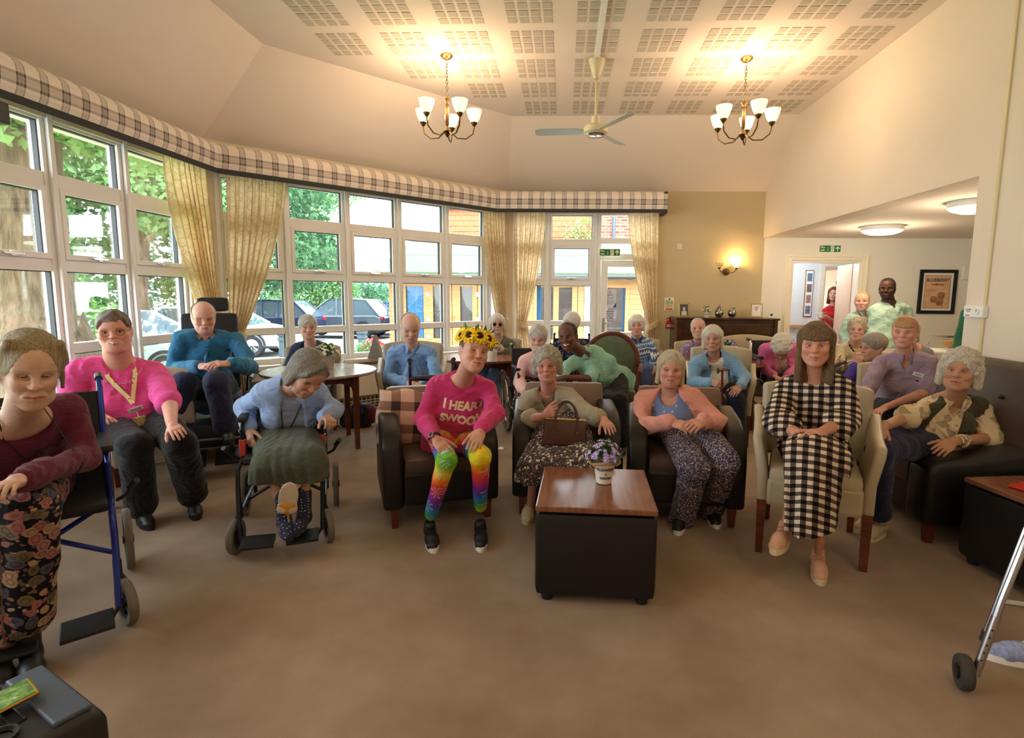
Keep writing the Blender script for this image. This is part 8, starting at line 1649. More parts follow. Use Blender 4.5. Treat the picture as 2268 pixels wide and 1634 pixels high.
# poster: a generic baking print
t = thing('framed_poster', 'black-framed muffin poster reading blueberry on the alcove wall', 'poster', (5.655, YB, 1.575)); W_2, H_2 = .55, .665
mb = MB()
for c_, d_2 in (((-W_2/2+.025, -.015, 0), (.05, .03, H_2)), ((W_2/2-.025, -.015, 0), (.05, .03, H_2)), ((0, -.015, H_2/2-.025), (W_2, .03, .05)), ((0, -.015, -H_2/2+.025), (W_2, .03, .05))): mb.box(c_, d_2, None, .006)
mb.build('frame', 'frame_black', t); mb = MB(); mb.box((0, -.006, 0), (W_2-.08, .006, H_2-.08)); mb.build('mount', 'paper', t)
mat('poster_tan', '#d9b088', .8, var=.12, vs=14); mat('poster_brown', '#9a6a4a', .8, var=.3, vs=60); mat('poster_line', '#5a4434', .8); mat('poster_blue', '#55606c', .8)
mb = MB(); mb.box((0, -.010, 0), (W_2-.17, .002, H_2-.16)); mb.build('print', 'poster_tan', t)
mb = MB(); a_, b_ = (W_2-.185)/2, (H_2-.175)/2; mb.tube([(-a_, -.0115, -b_), (a_, -.0115, -b_), (a_, -.0115, b_), (-a_, -.0115, b_)], .0022, 4, True); mb.build('print_border', 'poster_line', t)
sign_text('lettering', 'BLUEBERRY', .066, 'poster_blue', t, (0, -.0125, .175), bold=.002); sign_text('lettering', 'muffin mix', .042, 'poster_line', t, (.0, -.0125, .110), bold=.0006)
for x, z, s in ((.065, -.045, 1.0), (-.04, -.105, .95), (.05, -.14, 1.05)):
 mb = MB(); mb.prism([(-.055*s, 0), (.055*s, 0), (.040*s, -.06*s), (-.040*s, -.06*s)], (0, -.001, 0), (x, -.0115, z)); mb.build('muffin_cup', 'poster_brown', t)
 mb = MB(); mb.prism([(.062*s*math.cos(PI*i/10), .046*s*math.sin(PI*i/10)-.004) for i in range(11)], (0, -.001, 0), (x, -.0122, z)); mt = mb.build('muffin_top', 'wicker', t); mb = MB()
 for k in range(7): mb.cyl((x+.04*s*math.cos(k*2.4)*.9, -.0134, z+.018*s+.014*s*math.sin(k*2.4)), (x+.04*s*math.cos(k*2.4)*.9, -.0142, z+.018*s+.014*s*math.sin(k*2.4)), .005, n=8)
 mb.build('berries', 'ink', mt)
for k in range(2): mb = MB(); mb.box((-.1, -.0118, .03-.02*k), (.14, .001, .004)); mb.build('small_print', 'red_plastic', t)
q = (5.536, 8.000, 1.886); t = thing('switch_box', 'pale grey box on the alcove wall at the pier edge', 'plate'); mb = MB(); mb.box((6.05, YB-.03, 1.86), (.12, .06, .20), None, .006); mb.build('housing', 'wall_white', t)
# corridor picture, switch
q = (4.537, 10.580, 1.542); t = thing('corridor_picture', 'tall narrow framed photo strip on the pale blue corridor wall', 'picture', (q[0], 10.6, q[2])); mb = MB(); mb.box((0, -.012, 0), (.15, .022, .86), None, .004); mb.build('frame', 'brass', t); mb = MB(); mb.box((0, -.0245, 0), (.125, .003, .83)); mb.build('mount', 'paper', t)
for k in range(4): mb = MB(); mb.box((0, -.0268, -.30+.2*k), (.09, .002, .15)); mat('photo_%d' % k, ('#6a7f94', '#a8807c', '#7c6a70', '#5f86a8')[k], .7, var=.4, vs=30); mb.build('photo', 'photo_%d' % k, t)
q = (4.614, 10.580, 1.023); t = thing('light_switch', 'white light switch on the pale blue corridor wall', 'switch', (q[0], 10.6, q[2])); mb = MB(); mb.box((0, -.007, 0), (.085, .012, .085), None, .003); mb.build('plate', 'white_plastic', t); mb = MB(); mb.box((0, -.015, 0), (.022, .006, .03), None, .002); mb.build('rocker', 'white_plastic', t)
# thermostat and pipe on the right wall
t = thing('wall_pipe', 'thin beige cable duct running down the right wall to the thermostat', 'conduit'); mb = MB(); mb.b2((XR-.014, 4.115, .2), (XR, 4.14, ZC-.02), .003); mb.build('duct', 'beige_plastic', t)
t = thing('thermostat', 'white room thermostat with a round dial on the right wall pier', 'thermostat', (XR, 4.19, 1.385)); mb = MB(); mb.box((-.022, 0, 0), (.042, .19, .085), None, .008); mb.build('housing', 'white_plastic', t); mb = MB(); mb.cyl((-.043, -.045, .0), (-.052, -.045, .0), .021, n=24); mb.build('dial', 'white_plastic', t); mb = MB(); mb.box((-.053, -.045, .008), (.002, .004, .018)); mb.build('pointer', 'ink', t)
for y, z, a in ((.045, .015, .05), (.045, .002, .04), (.05, -.028, .04)): mb = MB(); mb.box((-.0435, y, z), (.001, a, .005)); mb.build('print', 'ink', t)
# on the piano
def photo_frame(label, px_, py_, w, h, cols, tilt=-8):
 q = px_; t = thing('photo_frame', label, 'photo frame', (q[0], 8.50, PZ), 0); R = math.radians(tilt); t.rotation_euler = (R, 0, math.radians(py_))
 mb = MB(); mb.tube([(-w/2, 0, .005), (w/2, 0, .005), (w/2, 0, h), (-w/2, 0, h)], .0045, 4, True); mb.tube([(-w/2, .05, .005), (w/2, .05, .005), (w/2*.8, .04, h-.02), (-w/2*.8, .04, h-.02)], .003, 4, True)
 for a in (-1, 1): mb.tube([(a*w/2, 0, h), (a*w/2*.8, .04, h-.02)], .003, 4); mb.tube([(a*w/2, 0, .005), (a*w/2, .05, .005)], .003, 4)
 mb.build('frame', 'gold', t); mb = MB(); mb.box((0, .012, h/2), (w*.78, .003, h*.82)); mb.build('mount', cols[0], t)
 mb = MB(); mb.ball((0, .0085, h*.60), (w*.13, .002, w*.15), 14); mb.build('printed_face', cols[1], t, smooth=True); mb = MB(); mb.prism([(-w*.28, h*.12), (w*.28, h*.12), (w*.24, h*.38), (w*.08, h*.46), (-w*.08, h*.46), (-w*.24, h*.38)], (0, -.002, 0), (0, .0105, 0)); mb.build('printed_figure', cols[2], t)
 if len(cols) > 3: mb = MB(); mb.ball((0, .008, h*.74), (w*.20, .002, w*.07), 14); mb.build('printed_hat', cols[3], t, smooth=True)
mat('mono_dark', '#4a4a48', .6, var=.3, vs=30); mat('mono_light', '#cfcfca', .6, var=.1); mat('mono_mid', '#8f8f8a', .6, var=.2); mat('photo_skin', '#d8b09c', .6); mat('photo_lilac', '#b8a4c8', .6, var=.1); mat('photo_white', '#e8e2e4', .6, var=.05)
photo_frame('gold wire photo frame with a black and white picture, left end of the piano', (1.822, 8.500, 1.242), 6, .155, .21, ('mono_dark', 'mono_light', 'mono_light'))
photo_frame('gold wire photo frame with a hatted woman in pink, right end of the piano', (2.898, 8.500, 1.253), -6, .165, .21, ('photo_white', 'photo_skin', 'photo_white', 'photo_lilac'))
q = (3.116, 8.500, 1.188); t = thing('thermometer', 'small white digital thermometer on the right end of the piano', 'thermometer', (q[0], 8.5, PZ)); mb = MB(); mb.box((0, 0, .036), (.055, .02, .072), None, .006); mb.build('housing', 'white_plastic', t); mb = MB(); mb.box((0, -.0105, .042), (.034, .001, .036)); mb.build('display', 'dark_leaf', t)
q = (2.338, 8.500, 1.180); t = thing('pear_ornament', 'silver pear ornament on the piano', 'ornament', (q[0], 8.5, PZ)); m = MB(); m.lathe([(0, 0), (.04, .004), (.064, .045), (.06, .085), (.036, .125), (.024, .155), (.012, .17), (0, .172)], n=24); m.build('fruit', 'silver_chrome', t, smooth=True); m = MB(); m.tube([(0, 0, .17), (.004, 0, .185), (.014, 0, .195)], .0035, 5); m.build('stem', 'bronze', t)
q = (2.533, 8.500, 1.182); t = thing('apple_ornament', 'silver apple ornament on the piano beside the pear', 'ornament', (q[0], 8.5, PZ)); m = MB(); m.lathe([(0, .004), (.035, .004), (.062, .045), (.063, .075), (.045, .112), (.02, .116), (0, .104)], n=24); m.build('fruit', 'silver_chrome', t, smooth=True); m = MB(); m.tube([(0, 0, .104), (.004, 0, .13), (.012, 0, .14)], .0035, 5); m.ball((.028, 0, .135), (.02, .006, .008), 8); m.build('stem', 'bronze', t)
# ---------------------------------------------------------------- potted flowers
FL = {}
def bloom_mesh(r, np_, mt, ctr):
 """small daisy: real petals round a centre"""
 m = MB()
 for k in range(np_):
  a = 2*PI*k/np_; d = Vector((math.cos(a), math.sin(a), 0)); s = Vector((-d.y, d.x, 0)); w = r*.34
  m.add([d*r*.2, d*r*.6+s*w+Vector((0, 0, r*.18)), d*r+Vector((0, 0, r*.10)), d*r*.6-s*w+Vector((0, 0, r*.18))], [(0, 1, 2, 3)])
 m.cur = 1; m.ball((0, 0, r*.1), (r*.25, r*.25, r*.2), 8)
 o = m.build('bloom', [mt, ctr], None, rec=False); me = o.data; bpy.data.objects.remove(o); return me
def pot_flowers(t, c, R_, H_, n_, me, leaf_n=60, seed=0, big=1):
 """blooms as one part of the thing, on a leafy dome"""
 r = np.random.default_rng(seed); bm = bmesh.new(); 
 for k in range(n_):
  a = r.uniform(0, 2*PI); e = math.asin(r.uniform(.12, 1)); rr = r.uniform(.86, 1.08)
  d = Vector((math.cos(a)*math.cos(e)*R_, math.sin(a)*math.cos(e)*R_, math.sin(e)*H_))*rr
  Mx = Matrix.Translation(Vector(c)+d)@Vector((d.x/R_, d.y/R_, d.z/H_*1.3)).to_track_quat('Z', 'Y').to_matrix().to_4x4()@Matrix.Scale(r.uniform(.8, 1.2), 4)
  k0 = len(bm.verts); bm.from_mesh(me); bm.verts.ensure_lookup_table()
  for v in bm.verts[k0:]: v.co = Mx@v.co
 m2 = bpy.data.meshes.new('blooms'); bm.to_mesh(m2); bm.free()
 for q in me.materials: m2.materials.append(q)
 o = link('blooms', m2, None, t); o['kind'] = 'stuff'
 lv = MB()
 for k in range(leaf_n):
  a = r.uniform(0, 2*PI); e = r.uniform(-.1, 1.3); d = Vector((math.cos(a)*math.cos(e)*R_*.85, math.sin(a)*math.cos(e)*R_*.85, math.sin(e)*H_*.85)); p = Vector(c)+d; n_v = d.normalized(); s = n_v.cross(Vector((0, 0, 1))); s = s.normalized() if s.length > .01 else Vector((1, 0, 0)); L_ = .022*big*1.4
  lv.add([p-n_v*L_, p+s*L_*.35, p+n_v*L_+Vector((0, 0, .004)), p-s*L_*.35], [(0, 1, 2, 3)])
  if k % 3 == 0: lv.tube([Vector(c)+Vector((0, 0, -.03)), p], .0016, 3)
 o = lv.build('foliage', 'leaf', t, rec=False); o['kind'] = 'stuff'
B_l = bloom_mesh(.016, 6, 'petal_lilac', 'petal_white'); B_w = bloom_mesh(.017, 6, 'petal_white', 'petal_yellow'); B_y = bloom_mesh(.022, 8, 'petal_yellow', 'seed_brown')
t = thing('flower_bucket', 'white bucket lettered with flowers wording holding lilac flowers on the cube table', 'flower pot', (.225, 2.86, .49))
m = MB(); m.lathe([(0, 0), (.040, 0), (.041, .003), (.056, .108), (.060, .112), (.056, .112), (.050, .10), (0, .095)], n=32); m.build('bucket', 'pot_white', t, smooth=True)
m = MB(); m.tube([(.08*math.cos(a), .08*math.sin(a), .118+.006*math.sin(3*a)) for a in np.linspace(0, 2*PI, 25)[:-1]], .008, 6, True); m.build('rope_handle', 'wicker', t, smooth=True); m = MB(); m.tube([(-.055, -.03, .115), (-.05, -.05, .09), (-.035, -.055, .085)], .004, 5); m.build('rope_end', 'wicker', t)
def curved_text(txt, size, z, r, a0, mt, t):
 me = text_mesh(txt, size, .0004, .0006); me.materials.clear(); me.materials.append(M(mt))
 for v in me.vertices: a = a0+v.co.x/r; h = v.co.y; v.co = Vector((r*math.sin(a)+0, -(r+.0012+v.co.z+(z+h-.05)*.13), z+h)) if 0 else Vector(((r+(z+h-.05)*.14+.0008+v.co.z)*math.sin(a), -(r+(z+h-.05)*.14+.0008+v.co.z)*math.cos(a), z+h))
 o = bpy.data.objects.new('lettering', me); COL.objects.link(o); o.parent = t
curved_text('FLOWERS', .021, .080, .0483, .12, 'ink', t); curved_text('&', .013, .056, .0483, .12, 'ink', t); curved_text('GARDEN', .017, .034, .0483, .12, 'ink', t)
pot_flowers(t, (0, 0, .125), .095, .095, 85, B_l, 90, 1)
t = thing('flower_pot', 'grey pot of white flowers on the pale round table', 'flower pot', (-2.284, 5.200, 0.705)); t.location.z = .74
m = MB(); m.lathe([(0, 0), (.055, 0), (.075, .13), (.078, .135), (.07, .135), (.065, .11), (0, .105)], n=24); mat('pot_stone', '#b5a898', .6, var=.08); m.build('pot', 'pot_stone', t, smooth=True); m = MB(); m.tube([(.07, -.02, .11), (.12, -.04, .125), (.13, -.02, .12), (.10, 0, .115)], .008, 6); m.build('rope_handle', 'wicker', t); pot_flowers(t, (0, 0, .15), .125, .10, 80, B_w, 80, 2, 1.2)
t = thing('flower_pot', 'cream pot of yellow flowers on the brown table behind the flower crown', 'flower pot', (-0.796, 6.050, 0.825)); t.location.z = .74
m = MB(); m.lathe([(0, 0), (.05, 0), (.062, .12), (.056, .12), (.05, .1), (0, .1)], n=24); m.build('pot', 'pot_white', t, smooth=True); pot_flowers(t, (0, 0, .14), .10, .11, 60, bloom_mesh(.018, 6, 'petal_yellow', 'petal_yellow'), 70, 3, 1.2)
t = thing('flower_pot', 'pot of purple flowers on the brown table near the piano', 'flower pot', (1.916, 6.500, 0.768)); t.location.z = .74
m = MB(); m.lathe([(0, 0), (.045, 0), (.058, .11), (.052, .11), (0, .1)], n=24); m.build('pot', 'pot_white', t, smooth=True); pot_flowers(t, (0, 0, .13), .13, .10, 80, B_l, 80, 4, 1.2)
q = (2.156, 8.500, 1.178); t = thing('flower_pot', 'small white jug of white flowers on the piano', 'flower pot', (q[0], 8.5, PZ)); m = MB(); m.lathe([(0, 0), (.032, 0), (.046, .075), (.042, .075), (0, .07)], n=20); m.build('pot', 'pot_white', t, smooth=True); m = MB(); m.tube([(-.045, -.01, .07), (-.05, -.04, .05), (0, -.052, .035), (.05, -.04, .05), (.045, -.01, .07)], .003, 5); m.build('handle', 'bronze', t); pot_flowers(t, (0, 0, .09), .085, .065, 46, B_w, 60, 5)
for lab, q in (('grey card triangle ornament on the window sill left of the man in light blue', (-2.381, 6.950, 0.655)), ('grey card triangle ornament on the left window sill behind the pink T-shirt', (-4.231, 4.350, 0.749))):
 t = thing('triangle_ornament', lab, 'ornament', (q[0]-.03, q[1]+.0, SILL)); s = .30 if 'left window' not in lab else .26
 if 'left' in lab[:60] and 'left window' in lab: t.location = (-3.70, 4.12, SILL)
 mb = MB(); mb.prism([(-.095, 0), (.095, 0), (0, s)], (0, .09, 0), (0, -.045, 0)); mb.build('cone', 'grey_card', t)
# mug and napkin on the right cube table
t = thing('mug', 'white mug on the right cube table behind the walking frame', 'mug', (2.42, 2.72, .49)); m = MB(); m.lathe([(0, 0), (.036, 0), (.040, .01), (.041, .095), (.037, .095), (.036, .012), (0, .01)], n=24); m.build('cup', 'mug', t, smooth=True); m = MB(); m.tube([(-.038, -.01, .075), (-.062, -.015, .07), (-.066, -.016, .045), (-.058, -.014, .025), (-.038, -.01, .02)], .005, 6); m.build('handle', 'mug', t, smooth=True)
t = thing('napkin', 'folded red napkin on the right cube table beside the mug', 'napkin', (2.47, 2.90, .49), .4); mb = MB(); mb.box((0, 0, .006), (.16, .16, .011), None, .003); mb.build('fold', 'red_plastic', t); mb = MB(); mb.box((.005, .004, .013), (.15, .15, .004), None, .001); mb.build('fold', 'red_plastic', t)
t = thing('drinking_glass', 'small clear tumbler held by the woman in sunglasses', 'glass', (-0.811, 6.760, 0.800)); m = MB(); m.lathe([(0, -.045), (.028, -.045), (.033, .045), (.030, .045), (.026, -.04), (0, -.04)], n=18); m.build('tumbler', 'drink_glass', t, smooth=True)
t = thing('paper_cup', 'white paper cup held by the woman in the red polo shirt', 'cup', (4.466, 9.870, 1.174)); m = MB(); m.lathe([(0, -.05), (.028, -.05), (.040, .045), (.042, .048), (.037, .045), (0, -.04)], n=20); m.build('cup', 'white_plastic', t, smooth=True); m = MB(); m.lathe([(.0385, .030), (.0395, .038), (.0412, .044)], n=20); m.build('rim_band', 'paper', t, smooth=True)
t = thing('paper_scrap', 'small scrap of white paper on the carpet between the armchairs', 'scrap', (-0.595, 5.137, 0.000)); mb = MB(); mb.add([(-.03, -.015, .002), (.03, -.02, .004), (.035, .02, .012), (0, .03, .02), (-.03, .015, .004)], [(0, 1, 2, 3, 4)]); o = mb.build('paper', 'paper', t); o.modifiers.new('s', 'SOLIDIFY').thickness = .002
# speaker-like dark box at the top of the left window
t = thing('loudspeaker', 'small black box fixed under the pelmet at the top left', 'loudspeaker'); q = (-3.500, 3.455, 2.603); mb = MB(); mb.box((-3.56, q[1]-.09, q[2]-.03), (.12, .22, .13), None, .008); mb.build('cabinet', 'black_plastic', t); mb = MB(); mb.box((-3.66, q[1]-.09, q[2]+.06), (.2, .05, .04)); mb.build('bracket', 'black_plastic', t)
# handbag
t = thing('handbag', 'brown leather handbag with arched handles and gold trim on the beige-bloused lap', 'handbag'); mat('bag_brown', '#4e2f22', .4, var=.15, vs=8, bump=.12, bs=260)
c = Vector((0.013, 3.480, 0.598)); t.location = c; t.rotation_euler = (math.radians(-6), math.radians(3), math.radians(4)); hw_, hh = .142, .082
m = MB(); m.prism([(-hw_*1.02, -hh), (hw_*1.02, -hh), (hw_*.94, hh), (-hw_*.90, hh)], (0, .085, 0), (0, -.0425, 0)); o = m.build('bag_body', 'bag_brown', t); bv = o.modifiers.new('b', 'BEVEL'); bv.width = .018; bv.segments = 3; bv.limit_method = 'ANGLE'; o.data.polygons.foreach_set('use_smooth', [True]*len(o.data.polygons))
m = MB(); m.box((.002, 0, hh+.004), (hw_*1.84, .05, .008), None, .003); m.build('clasp_bar', 'gold', t)
for y in (-.045, .045):
 pts = [(.073*math.cos(a)*1.0+.005, y*(1-.2*math.sin(a)), hh-.03+.148*math.sin(a)**.85+.03*0) for a in np.linspace(0, PI, 17)]
 m = MB(); m.tube([(-.068, y, hh-.055)]+[(p[0], p[1], p[2]) for p in pts[::-1]]+[(.078, y, hh-.055)], .0068, 7); m.build('handle', 'bag_brown', t, smooth=True)
for x in (-.068, .078): m = MB(); m.box((x, -.047, hh-.055), (.024, .006, .06), None, .006); m.build('handle_tab', 'bag_brown', t); m = MB(); m.ball((x, -.051, hh-.075), .004, 8); m.build('stud', 'gold', t)
# walking cane
t = thing('walking_cane', 'dark red walking cane with wooden handle held by the woman in light blue', 'cane'); A_ = Vector((1.460, 5.100, 0.804)); B_ = Vector((1.459, 5.020, 0.123)); B_.z = 0
m = MB(); m.tube([A_, A_+(B_-A_)*.98], [.011, .010], 8); mat('cane_red', '#5a1a1c', .3); m.build('shaft', 'cane_red', t, smooth=True); m = MB(); m.cyl(A_+(B_-A_)*.97, B_, .013, .016); m.build('ferrule', 'rubber', t)
m = MB(); d = Vector((1, .15, 0)); m.tube([A_+Vector((-.035, 0, -.004)), A_+Vector((-.02, 0, .002)), A_+Vector((.03, .0, .008)), A_+Vector((.065, .0, .006))], [.016, .014, .013, .010], 8); m.build('handle', 'wood_top', t, smooth=True); m = MB(); m.ball(A_+Vector((-.042, -.004, -.004)), (.012, .026, .028), 12); m.build('handle_pad', 'charcoal_fabric', t, smooth=True)
m = MB(); m.tube([A_+Vector((.055, 0, 0)), A_+Vector((.058, -.01, -.08)), A_+Vector((.072, -.01, -.19)), A_+Vector((.076, -.01, -.10)), A_+Vector((.060, 0, 0))], .004, 5); m.build('wrist_strap', 'nylon_black', t)
# leg bag (urine bag) hanging at the bending woman's shin
t = thing('drainage_bag', 'translucent leg bag with amber liquid strapped to the bending woman\'s shin', 'bag', (-1.492, 2.830, 0.352)); m, nt, b = newmat('bag_film'); b.inputs['Base Color'].default_value = hexc('#bfb2a0'); b.inputs['Roughness'].default_value = .25; MATS['bag_film'] = m; mat('amber', '#b8842a', .3)
fl = Field([E_((0, 0, .02), (.052, .012, .085), None, .02), C_((-.03, 0, -.05), (.03, 0, -.05), .02, None, .03)], .006, .02); V, F = fl.mesh(); t.rotation_euler = (0, math.radians(8), math.radians(25)); link('film', npmesh('film', V, F), 'bag_film', t)
fl = Field([E_((0, -.006, -.035), (.050, .016, .030), None, .02), C_((0, -.006, -.06), (.01, -.006, -.085), .014, .008, .02)], .005, .02); V, F = fl.mesh(); link('liquid', npmesh('liquid', V, F), 'amber', t); m = MB(); m.tube([(.01, -.004, -.09), (.018, -.008, -.12)], .007, 6); m.build('valve', 'steel', t)

# ================================================================ WORN AND HELD DETAILS (parts of the people)
def bvh_of(o):
 me = o.data; L_ = o.matrix_world if False else None
 return BVHTree.FromPolygons([tuple(v.co) for v in me.vertices], [tuple(p.vertices) for p in me.polygons])
def drape_text(S_, gname, lines, m, dz=0.0, parent_name='lettering'):
 """lay lettering on the front of a garment along the body's own front direction"""
 o = BVH[(S_['id'], gname)]; bv = bvh_of(o); V_, F_ = Field(torso(S_, .012), .01, .04).mesh(); bt = BVHTree.FromPolygons([tuple(q) for q in V_-S_['org']], [tuple(int(i) for i in q) for q in F_]); p, nk, sl, sr, u, r, f, R = frame(S_); org = S_['org']
 for txt, size, v, bold in lines:
  me = text_mesh(txt, size, 0, bold); bm = bmesh.new(); bm.from_mesh(me)
  bmesh.ops.triangulate(bm, faces=bm.faces[:]); 
  for _ in range(2): bmesh.ops.subdivide_edges(bm, edges=[e for e in bm.edges if e.calc_length() > .012], cuts=1)
  for q in bm.verts:
   w_ = nk+r*(q.co.x+.034)+u*(v+q.co.y)+f*.5-org
   h = bt.ray_cast(Vector(w_), Vector(-f), 1.0)
   if h[0] is None: q.co = Vector(V3(w_)-f*.4); continue
   g = bv.ray_cast(h[0]+Vector(f)*.022, Vector(-f), .05)
   q.co = (g[0] if g[0] is not None else h[0])+Vector(f)*.0028
  m2 = bpy.data.meshes.new(parent_name); bm.to_mesh(m2); bm.free(); bpy.data.meshes.remove(me)
  link(parent_name, m2, m, S_['body'])
mat('print_cream', '#efdcb8', .7)
drape_text(PD['p8'], 'sweatshirt', [('I HEART', .070, -.130, .0034), ('SWOOV', .070, -.212, .0036)], 'print_cream')
def surf(S_, g, x, v):
 """point on the garment front: x right, v up from the neck base (local to the person)"""
 bv = bvh_of(BVH[(S_['id'], g)]) if (S_['id'], g) not in _bv else _bv[(S_['id'], g)]; _bv[(S_['id'], g)] = bv
 p, nk, sl, sr, u, r, f, R = frame(S_); w_ = Vector(nk+r*x+u*v+f*.6-S_['org']); h = bv.ray_cast(w_, Vector(-f), 1.2)
 return h[0]+Vector(f)*.006 if h[0] is not None else Vector(nk+r*x+u*v+f*.1-S_['org'])
_bv = {}
def necklace(S_, g, x0, v_end, xe, m, rad=.003, flat=1.0, name='lanyard', x1=None, vs=.02):
 """cord from both sides of the neck to a point on the chest"""
 p, nk, sl, sr, u, r, f, R = frame(S_); org = S_['org']; x1 = x1 or x0
 for s, xx in ((-1, x0), (1, x1)):
  pts = [Vector(nk+r*s*.066+u*.035-f*.03-org), Vector(nk+r*s*.072+u*.03+f*.02-org)]+[surf(S_, g, s*xx*(1-t)+xe*t, vs*(1-t)*-1+v_end*t) for t in np.linspace(.12, 1, 8)]
  mb = MB()
  if flat < .4:
   vv = []
   for i, q in enumerate(pts):
    d = (pts[min(i+1, len(pts)-1)]-pts[max(i-1, 0)]).normalized(); w_ = d.cross(Vector(f)).normalized()*rad; o_ = Vector(f)*.003; vv += [q-w_+o_, q+w_+o_, q+w_, q-w_]
   mb.add(vv, [(4*i+a, 4*i+(a+1) % 4, 4*i+4+(a+1) % 4, 4*i+4+a) for i in range(len(pts)-1) for a in range(4)])
  else: mb.tube(pts, rad, 6, flat=flat)
  mb.build(name, m, S_['body'], smooth=True)
 return surf(S_, g, xe, v_end)
def pendant(S_, g, pt, shape, m, name='pendant'):
 p, nk, sl, sr, u, r, f, R = frame(S_); RM = Matrix((r, u, f)).transposed(); c = Vector(pt)
 mb = MB()
 if shape == 'drop': mb.ball(c+Vector(f)*.004-Vector(u)*.022, (.019, .024, .007), 12, RM)
 if shape == 'round': mb.ball(c+Vector(f)*.006-Vector(u)*.02, (.023, .025, .009), 12, RM)
 o = mb.build(name, m, S_['body'], smooth=True)
 if shape == 'round': mb = MB(); mb.lathe([(.008, 0), (.010, .002), (.012, 0)], c+Vector(f)*.015-Vector(u)*.02, 14, RM); mb.build('button_ring', 'grey_card', o)
 return o
mat('cream_plastic', '#e6d9b8', .4); mat('cord_black', '#15151a', .7)
S_ = PD['p4']; pt = necklace(S_, 'blouse', .075, -.36, -.035, 'cord_black', .0035, name='cord'); pendant(S_, 'blouse', pt, 'round', 'cream_plastic')
S_ = PD['p14']; pt = necklace(S_, 'blouse', .08, -.245, .045, 'cord_black', .0045, .5, 'cord'); pendant(S_, 'blouse', pt, 'drop', 'cream_plastic')
S_ = PD['p14']; necklace(S_, 'blouse', .085, -.19, .085, 'cord_black', .0018, name='glasses_cord')
S_ = PD['p16']; necklace(S_, 'cardigan', .07, -.07, .01, 'cord_black', .010, .5, 'neck_band'); necklace(S_, 'cardigan', .075, -.25, .03, 'cord_black', .0018, name='glasses_cord')
S_ = PD['p1']; necklace(S_, 'jumper', .085, -.16, -.03, 'cord_black', .002, name='cord')
S_ = PD['p24']; necklace(S_, 'tunic', .07, -.12, .0, 'cord_black', .004, .4)
S_ = PD['p19']; necklace(S_, 'top', .075, -.25, .0, 'cord_black', .006, .4)
S_ = PD['p15']; necklace(S_, 'blouse', .06, -.16, .01, 'cord_black', .004, .4)
S_ = PD['p20']; necklace(S_, 'cardigan', .075, -.22, .02, 'cord_black', .004, .4)
m, nt, b = newmat('lanyard_yellow'); n = N(nt); vo = n.vor(n.obj(), 42); n.lk(n.ramp(vo, [(.16, hexc('#b84a3a')), (.24, hexc('#efe0a0'))]), b.inputs['Base Color']); b.inputs['Roughness'].default_value = .7; MATS['lanyard_yellow'] = m
S_ = PD['p2']; pt = necklace(S_, 't_shirt', .085, -.20, .030, 'lanyard_yellow', .0125, .22)
p, nk, sl, sr, u, r, f, R = frame(S_); RM = Matrix((r, u, f)).transposed()
def badge(S_, c, w, h, m, rot=0, name='badge', lines=2):
 p, nk, sl, sr, u, r, f, R = frame(S_); RM = Matrix((r, u, f)).transposed()@Matrix.Rotation(rot, 3, 'Z')
 mb = MB(); mb.box(c, (w, h, .004), RM, .0015); o = mb.build(name, m, S_['body'])
 for k in range(lines): mb = MB(); mb.box(Vector(c)+RM@Vector((0, h*(.15-.3*k), .0026)), (w*.7, h*.10, .0006), RM); mb.build('print', 'ink', o)
 return o
c1 = surf(S_, 't_shirt', .040, -.225); badge(S_, c1+Vector(f)*.012, .085, .032, 'white_plastic', .22, 'name_badge'); c2 = surf(S_, 't_shirt', .052, -.32); badge(S_, c2+Vector(f)*.010, .070, .105, 'lanyard_yellow', .12, 'card_holder', 0)
mb = MB(); mb.tube([c1, (Vector(c1)+Vector(c2))/2+Vector(f)*.01, Vector(c2)+Vector(u)*.05], .003, 5); mb.build('strap', 'white_plastic', S_['body'])
for k in range(26):   # beaded neckline
 a = PI*(.12+.76*k/25); q = surf(S_, 't_shirt', .125*math.cos(a), .0-.085*math.sin(a)); 
 mb = MB() if k == 0 else mb; mb.ball(q-Vector(f)*.003, .0035, 6)
o = mb.build('beading', 'white_plastic', S_['body'], smooth=True); o['kind'] = 'stuff'
S_ = PD['p21']; p, nk, sl, sr, u, r, f, R = frame(S_); c = surf(S_, 'tunic', .085, -.135); badge(S_, c+Vector(f)*.005, .078, .034, 'white_plastic', -.35, 'name_badge'); c = surf(S_, 'tunic', .075, -.185)
mb = MB(); mb.lathe([(0, .006), (.014, .005), (.016, 0)], c, 16, Matrix((r, u, f)).transposed()); mb.build('fob_watch', 'chrome', S_['body'], smooth=True)
